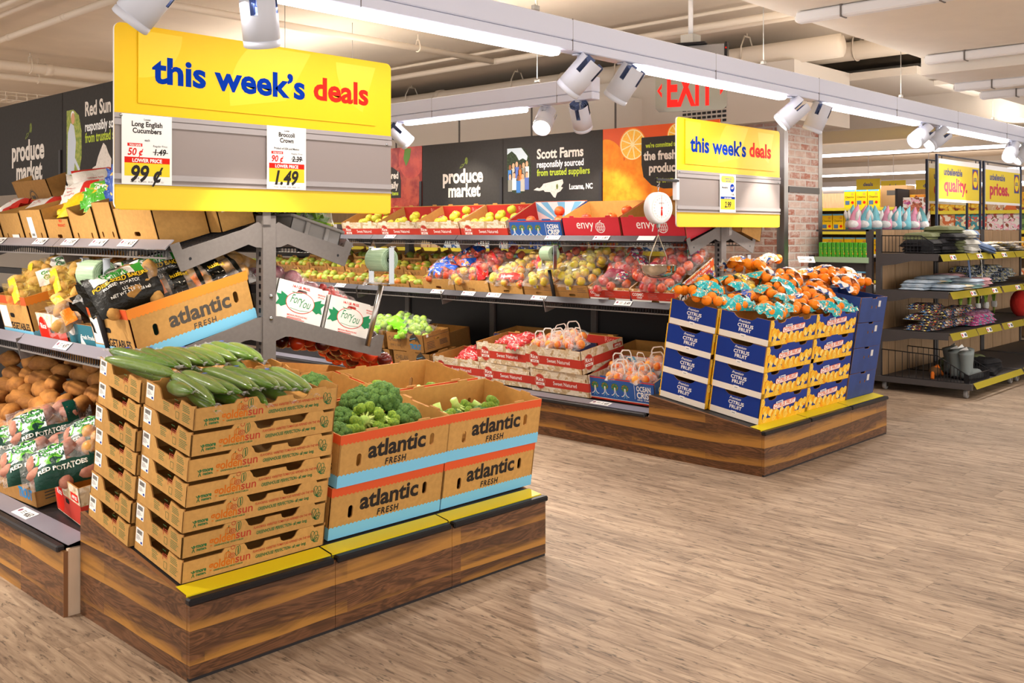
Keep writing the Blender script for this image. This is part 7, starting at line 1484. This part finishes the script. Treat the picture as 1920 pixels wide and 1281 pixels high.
# framed yellow slogan signs standing over the racks
def slogan(x0, x1, w2, label, y=4.115):
    t = thing('slogan_sign', label, 'sign', T(x0, y, 0)); L_ = x1-x0; b = MB()
    for x in (0, L_): b.box(x-.012, x+.012, -.012, .012, 1.56, 2.39, M('sign_frame_blue', '3c4458', .4, metal=.5))
    b.box(0, L_, -.01, .01, 2.375, 2.39, DARK); obj('frame', b, t); F = FR((0, -.006, 0), (1, 0, 0), (0, 0, 1)); b = MB(); b.plate([(.05, 1.87), (L_-.05, 1.87), (L_-.05, 2.345), (.05, 2.345)], .012, M('slogan_yellow', 'e9cf2f', .4), F, edge=WHITE); b.rect(.05, L_-.05, 1.87, 1.9, WHITE, F); b.rect(.05, L_-.05, 2.29, 2.345, WHITE, F)
    b.text('unbelievable', .2, 2.17, .11, M('slogan_blue', '3a4688', .5), F, .03, align='L', fit=.56); b.text(w2, .2, 1.99, .21, M('slogan_red', 'c8304a', .5), F, .04, align='L', fit=.72 if len(w2) > 6 else .55)
    b.rect(L_-.28, L_-.09, 2.03, 2.27, M('slogan_blue', '3a4688'), F, .0008); b.disc(L_-.185, 2.15, .085, M('logo_yellow', 'f2d81f', .5), F, .0012, 20, .1); b.line([(L_-.185+.085*math.cos(k*.42), 2.15+.1*math.sin(k*.42)) for k in range(16)], .01, RED, F, .0014); b.text('LIDL', L_-.185, 2.13, .055, M('slogan_blue', '3a4688'), F, .04, fit=.12, z=.0016); obj('board', b, t)
    for x in (.15, L_-.15): b = MB(); b.box(x-.004, x+.004, -.004, .004, 2.34, 2.38, DARK); obj('clip', b, t)
slogan(11.05, 12.42, 'quality.', 'yellow unbelievable quality sign on a dark frame over the racks'); slogan(12.54, 13.94, 'prices.', 'yellow unbelievable prices sign at the right picture edge'); slogan(11.78, 13.1, 'quality.', 'second yellow sign half hidden behind the quality sign', 4.5)
# far grocery shelves with cereal
def shelf_unit(X, y0, y1, zs, label, depth=.5, top=2.2, back=True):
    t = thing('grocery_shelf', label, 'shelving', T(X, y0, 0)); b = MB(); b.box(depth-.03, depth, 0, y1-y0, 0, top, WOODB); obj('back_panel', b, t)
    for y in (0, y1-y0-.04): b = MB(); b.box(.02, depth, y, y+.04, 0, top, DARK); obj('upright', b, t)
    for z in zs: b = MB(); b.box(0, depth-.03, .0, y1-y0, z-.03, z, RACK); b.box(-.012, 0, 0, y1-y0, z-.045, z+.005, M('store_price_strip', 'e6d440', .5)); obj('shelf_deck', b, t)
    return t
shelf_unit(16.0, 6.4, 10.4, (.3, .72, 1.13, 1.53, 1.93), 'far cereal shelf right of the brick column')
os_ = []
CASE = M('brown_case', '9a7850', .8)
for zi, z in enumerate((1.13, 1.53, 1.93)):
    for k in range(16):
        if zi == 2 and k in (3, 4): continue
        os_.append(CH1.put(T(16.06, 7.0+.205*k, z+.001) @ R('Z', -90), 'c', 'yellow cereal boxes on the far shelf'))
order(os_, 'yellow cereal box on the far shelf, {ord} from the left in the {row} row', ['top', 'middle', 'lower'])
b = MB(); b.box(-.22, .22, -.15, .15, 0, .36, CASE); b.rect(-.12, .12, .2, .28, INKG, FF('front', .44, .3)); cs = Proto(tag(obj('brown_case', b), 'c', 'carton')); cs.put(T(16.22, 6.67, 1.931) @ R('Z', -90), 'brown shipping case right of the far cereal boxes', 'brown cases'); cs.put(T(16.22, 6.67, 1.531) @ R('Z', -90), 'lower brown shipping case right of the far cereal boxes', 'brown cases')
shelf_unit(15.2, 3.6, 6.3, (.3, .75, 1.2, 1.55, 1.84), 'far shelf of boxed snacks behind the slogan signs')
SN = [spots('snack_%d' % i, a, c, 9., .56, .5, i*3.) for i, (a, c) in enumerate([('e9e2dc', ['d05a6a', '8a4a2c', 'f0b8c8']), ('f0b512', ['e8951a', 'f6d94a', '8a3a1c']), ('d9b48a', ['c8642c', 'f0e2d0']), ('e8702c', ['f4ead8', '8a4a20']), ('3f8f9a', ['e6d8b0', 'd0503a']), ('4a5fa0', ['d8c8e0', 'e89a3a']), ('7a9a4a', ['f0e8c8', '3f5f2c'])])]
protos = []
for i, m_ in enumerate(SN): b = MB(); b.rbox(-.11, .11, -.06, .06, 0, .26, m_, .004); protos.append(Proto(tag(obj('snack_box', b), 'c', 'carton')))
b = MB(); b.rbox(-.17, .17, -.1, .1, 0, .5, SN[0], .004); b.disc(.03, .3, .11, M('berry_bowl', '9a4a3a', .6, alt='d98a6a', scale=40), FF('front', .34, .2), .0006); b.text('oats', -.1, .4, .06, M('print_violet', 'a8479a', .6), FF('front', .34, .2), .03); solo('cereal_display', b, 'tall white and pink cereal display behind the quality sign', 'carton', T(15.1, 5.92, 1.551) @ R('Z', -90))
os_ = []
for zi, z in enumerate((.75, 1.2, 1.55, 1.84)):
    for k in range(11):
        if z == 1.55 and k > 8: continue
        os_.append(protos[[4, 2, 5, 1, 3, 6, 0][(k//2+zi*2) % 7] if z < 1.84 else [1, 1, 1, 1, 3, 2, 1][k % 7]].put(T(15.3, 3.72+.225*k, z+.001) @ R('Z', -90), 'c', 'snack boxes on the far shelf'))
order(os_, 'snack box on the far shelf, {ord} from the left in the {row} row', ['top', 'second', 'third', 'lowest'])
for k, (x, y, z) in enumerate(((19, 8.4, 2.35), (19, 7.9, 2.3), (19.2, 7.3, 2.3))):
    b = MB(); b.box(-.01, .01, -.24, .24, 0, .22, M('slogan_yellow', 'e9cf2f')); b.text('deals', 0, .08, .1, M('slogan_blue', '3a4688'), FR((-.011, 0, 0), (0, -1, 0), (0, 0, 1)), .02); b.tube([(0, 0, .22), (0, 0, 3.55-z)], .006, WHITEM, 5); solo('aisle_flag', b, 'small yellow aisle flag hanging far away, {} from the left'.format(ORD[k]), 'sign', T(x, y, z))
# wall shelf seen through the gaps of the far gondola
shelf_unit(8.75, 5.95, 13, (.25, .62, .98, 1.32, 1.66), 'grocery wall shelf seen through the gaps of the apple shelves', .45, 2.1)
WB = [spots('wall_pack_%d' % i, a, c, 12., .6, .5, i*2.) for i, (a, c) in enumerate([('1f4fb0', ['e8c84a', 'f0ece0']), ('e8e6e2', ['c83a3a', '4a6fb0']), ('cfd6da', ['2c5a9a']), ('d9b98a', ['a8482c']), ('2f6fb0', ['f0f0e8', '6fb03a'])])]
wp = []
for m_ in WB: b = MB(); b.rbox(-.095, .095, -.04, .04, 0, .27, m_, .004); wp.append(Proto(tag(obj('grocery_box', b), 'c', 'carton')))
os_ = []
for zi, z in enumerate((.62, .98, 1.32)):
    for k in range(20):
        if (k*5+zi*3) % 9 == 0: continue
        os_.append(wp[0 if k < 5 and zi < 2 else (k//3+zi) % 5].put(T(8.83, 6.1+.205*k, z+.001) @ R('Z', -90), 'c', 'grocery boxes behind the apple shelves'))
order(os_, 'grocery box behind the apple shelves, {ord} from the left in the {row} row', ['top', 'middle', 'bottom'])
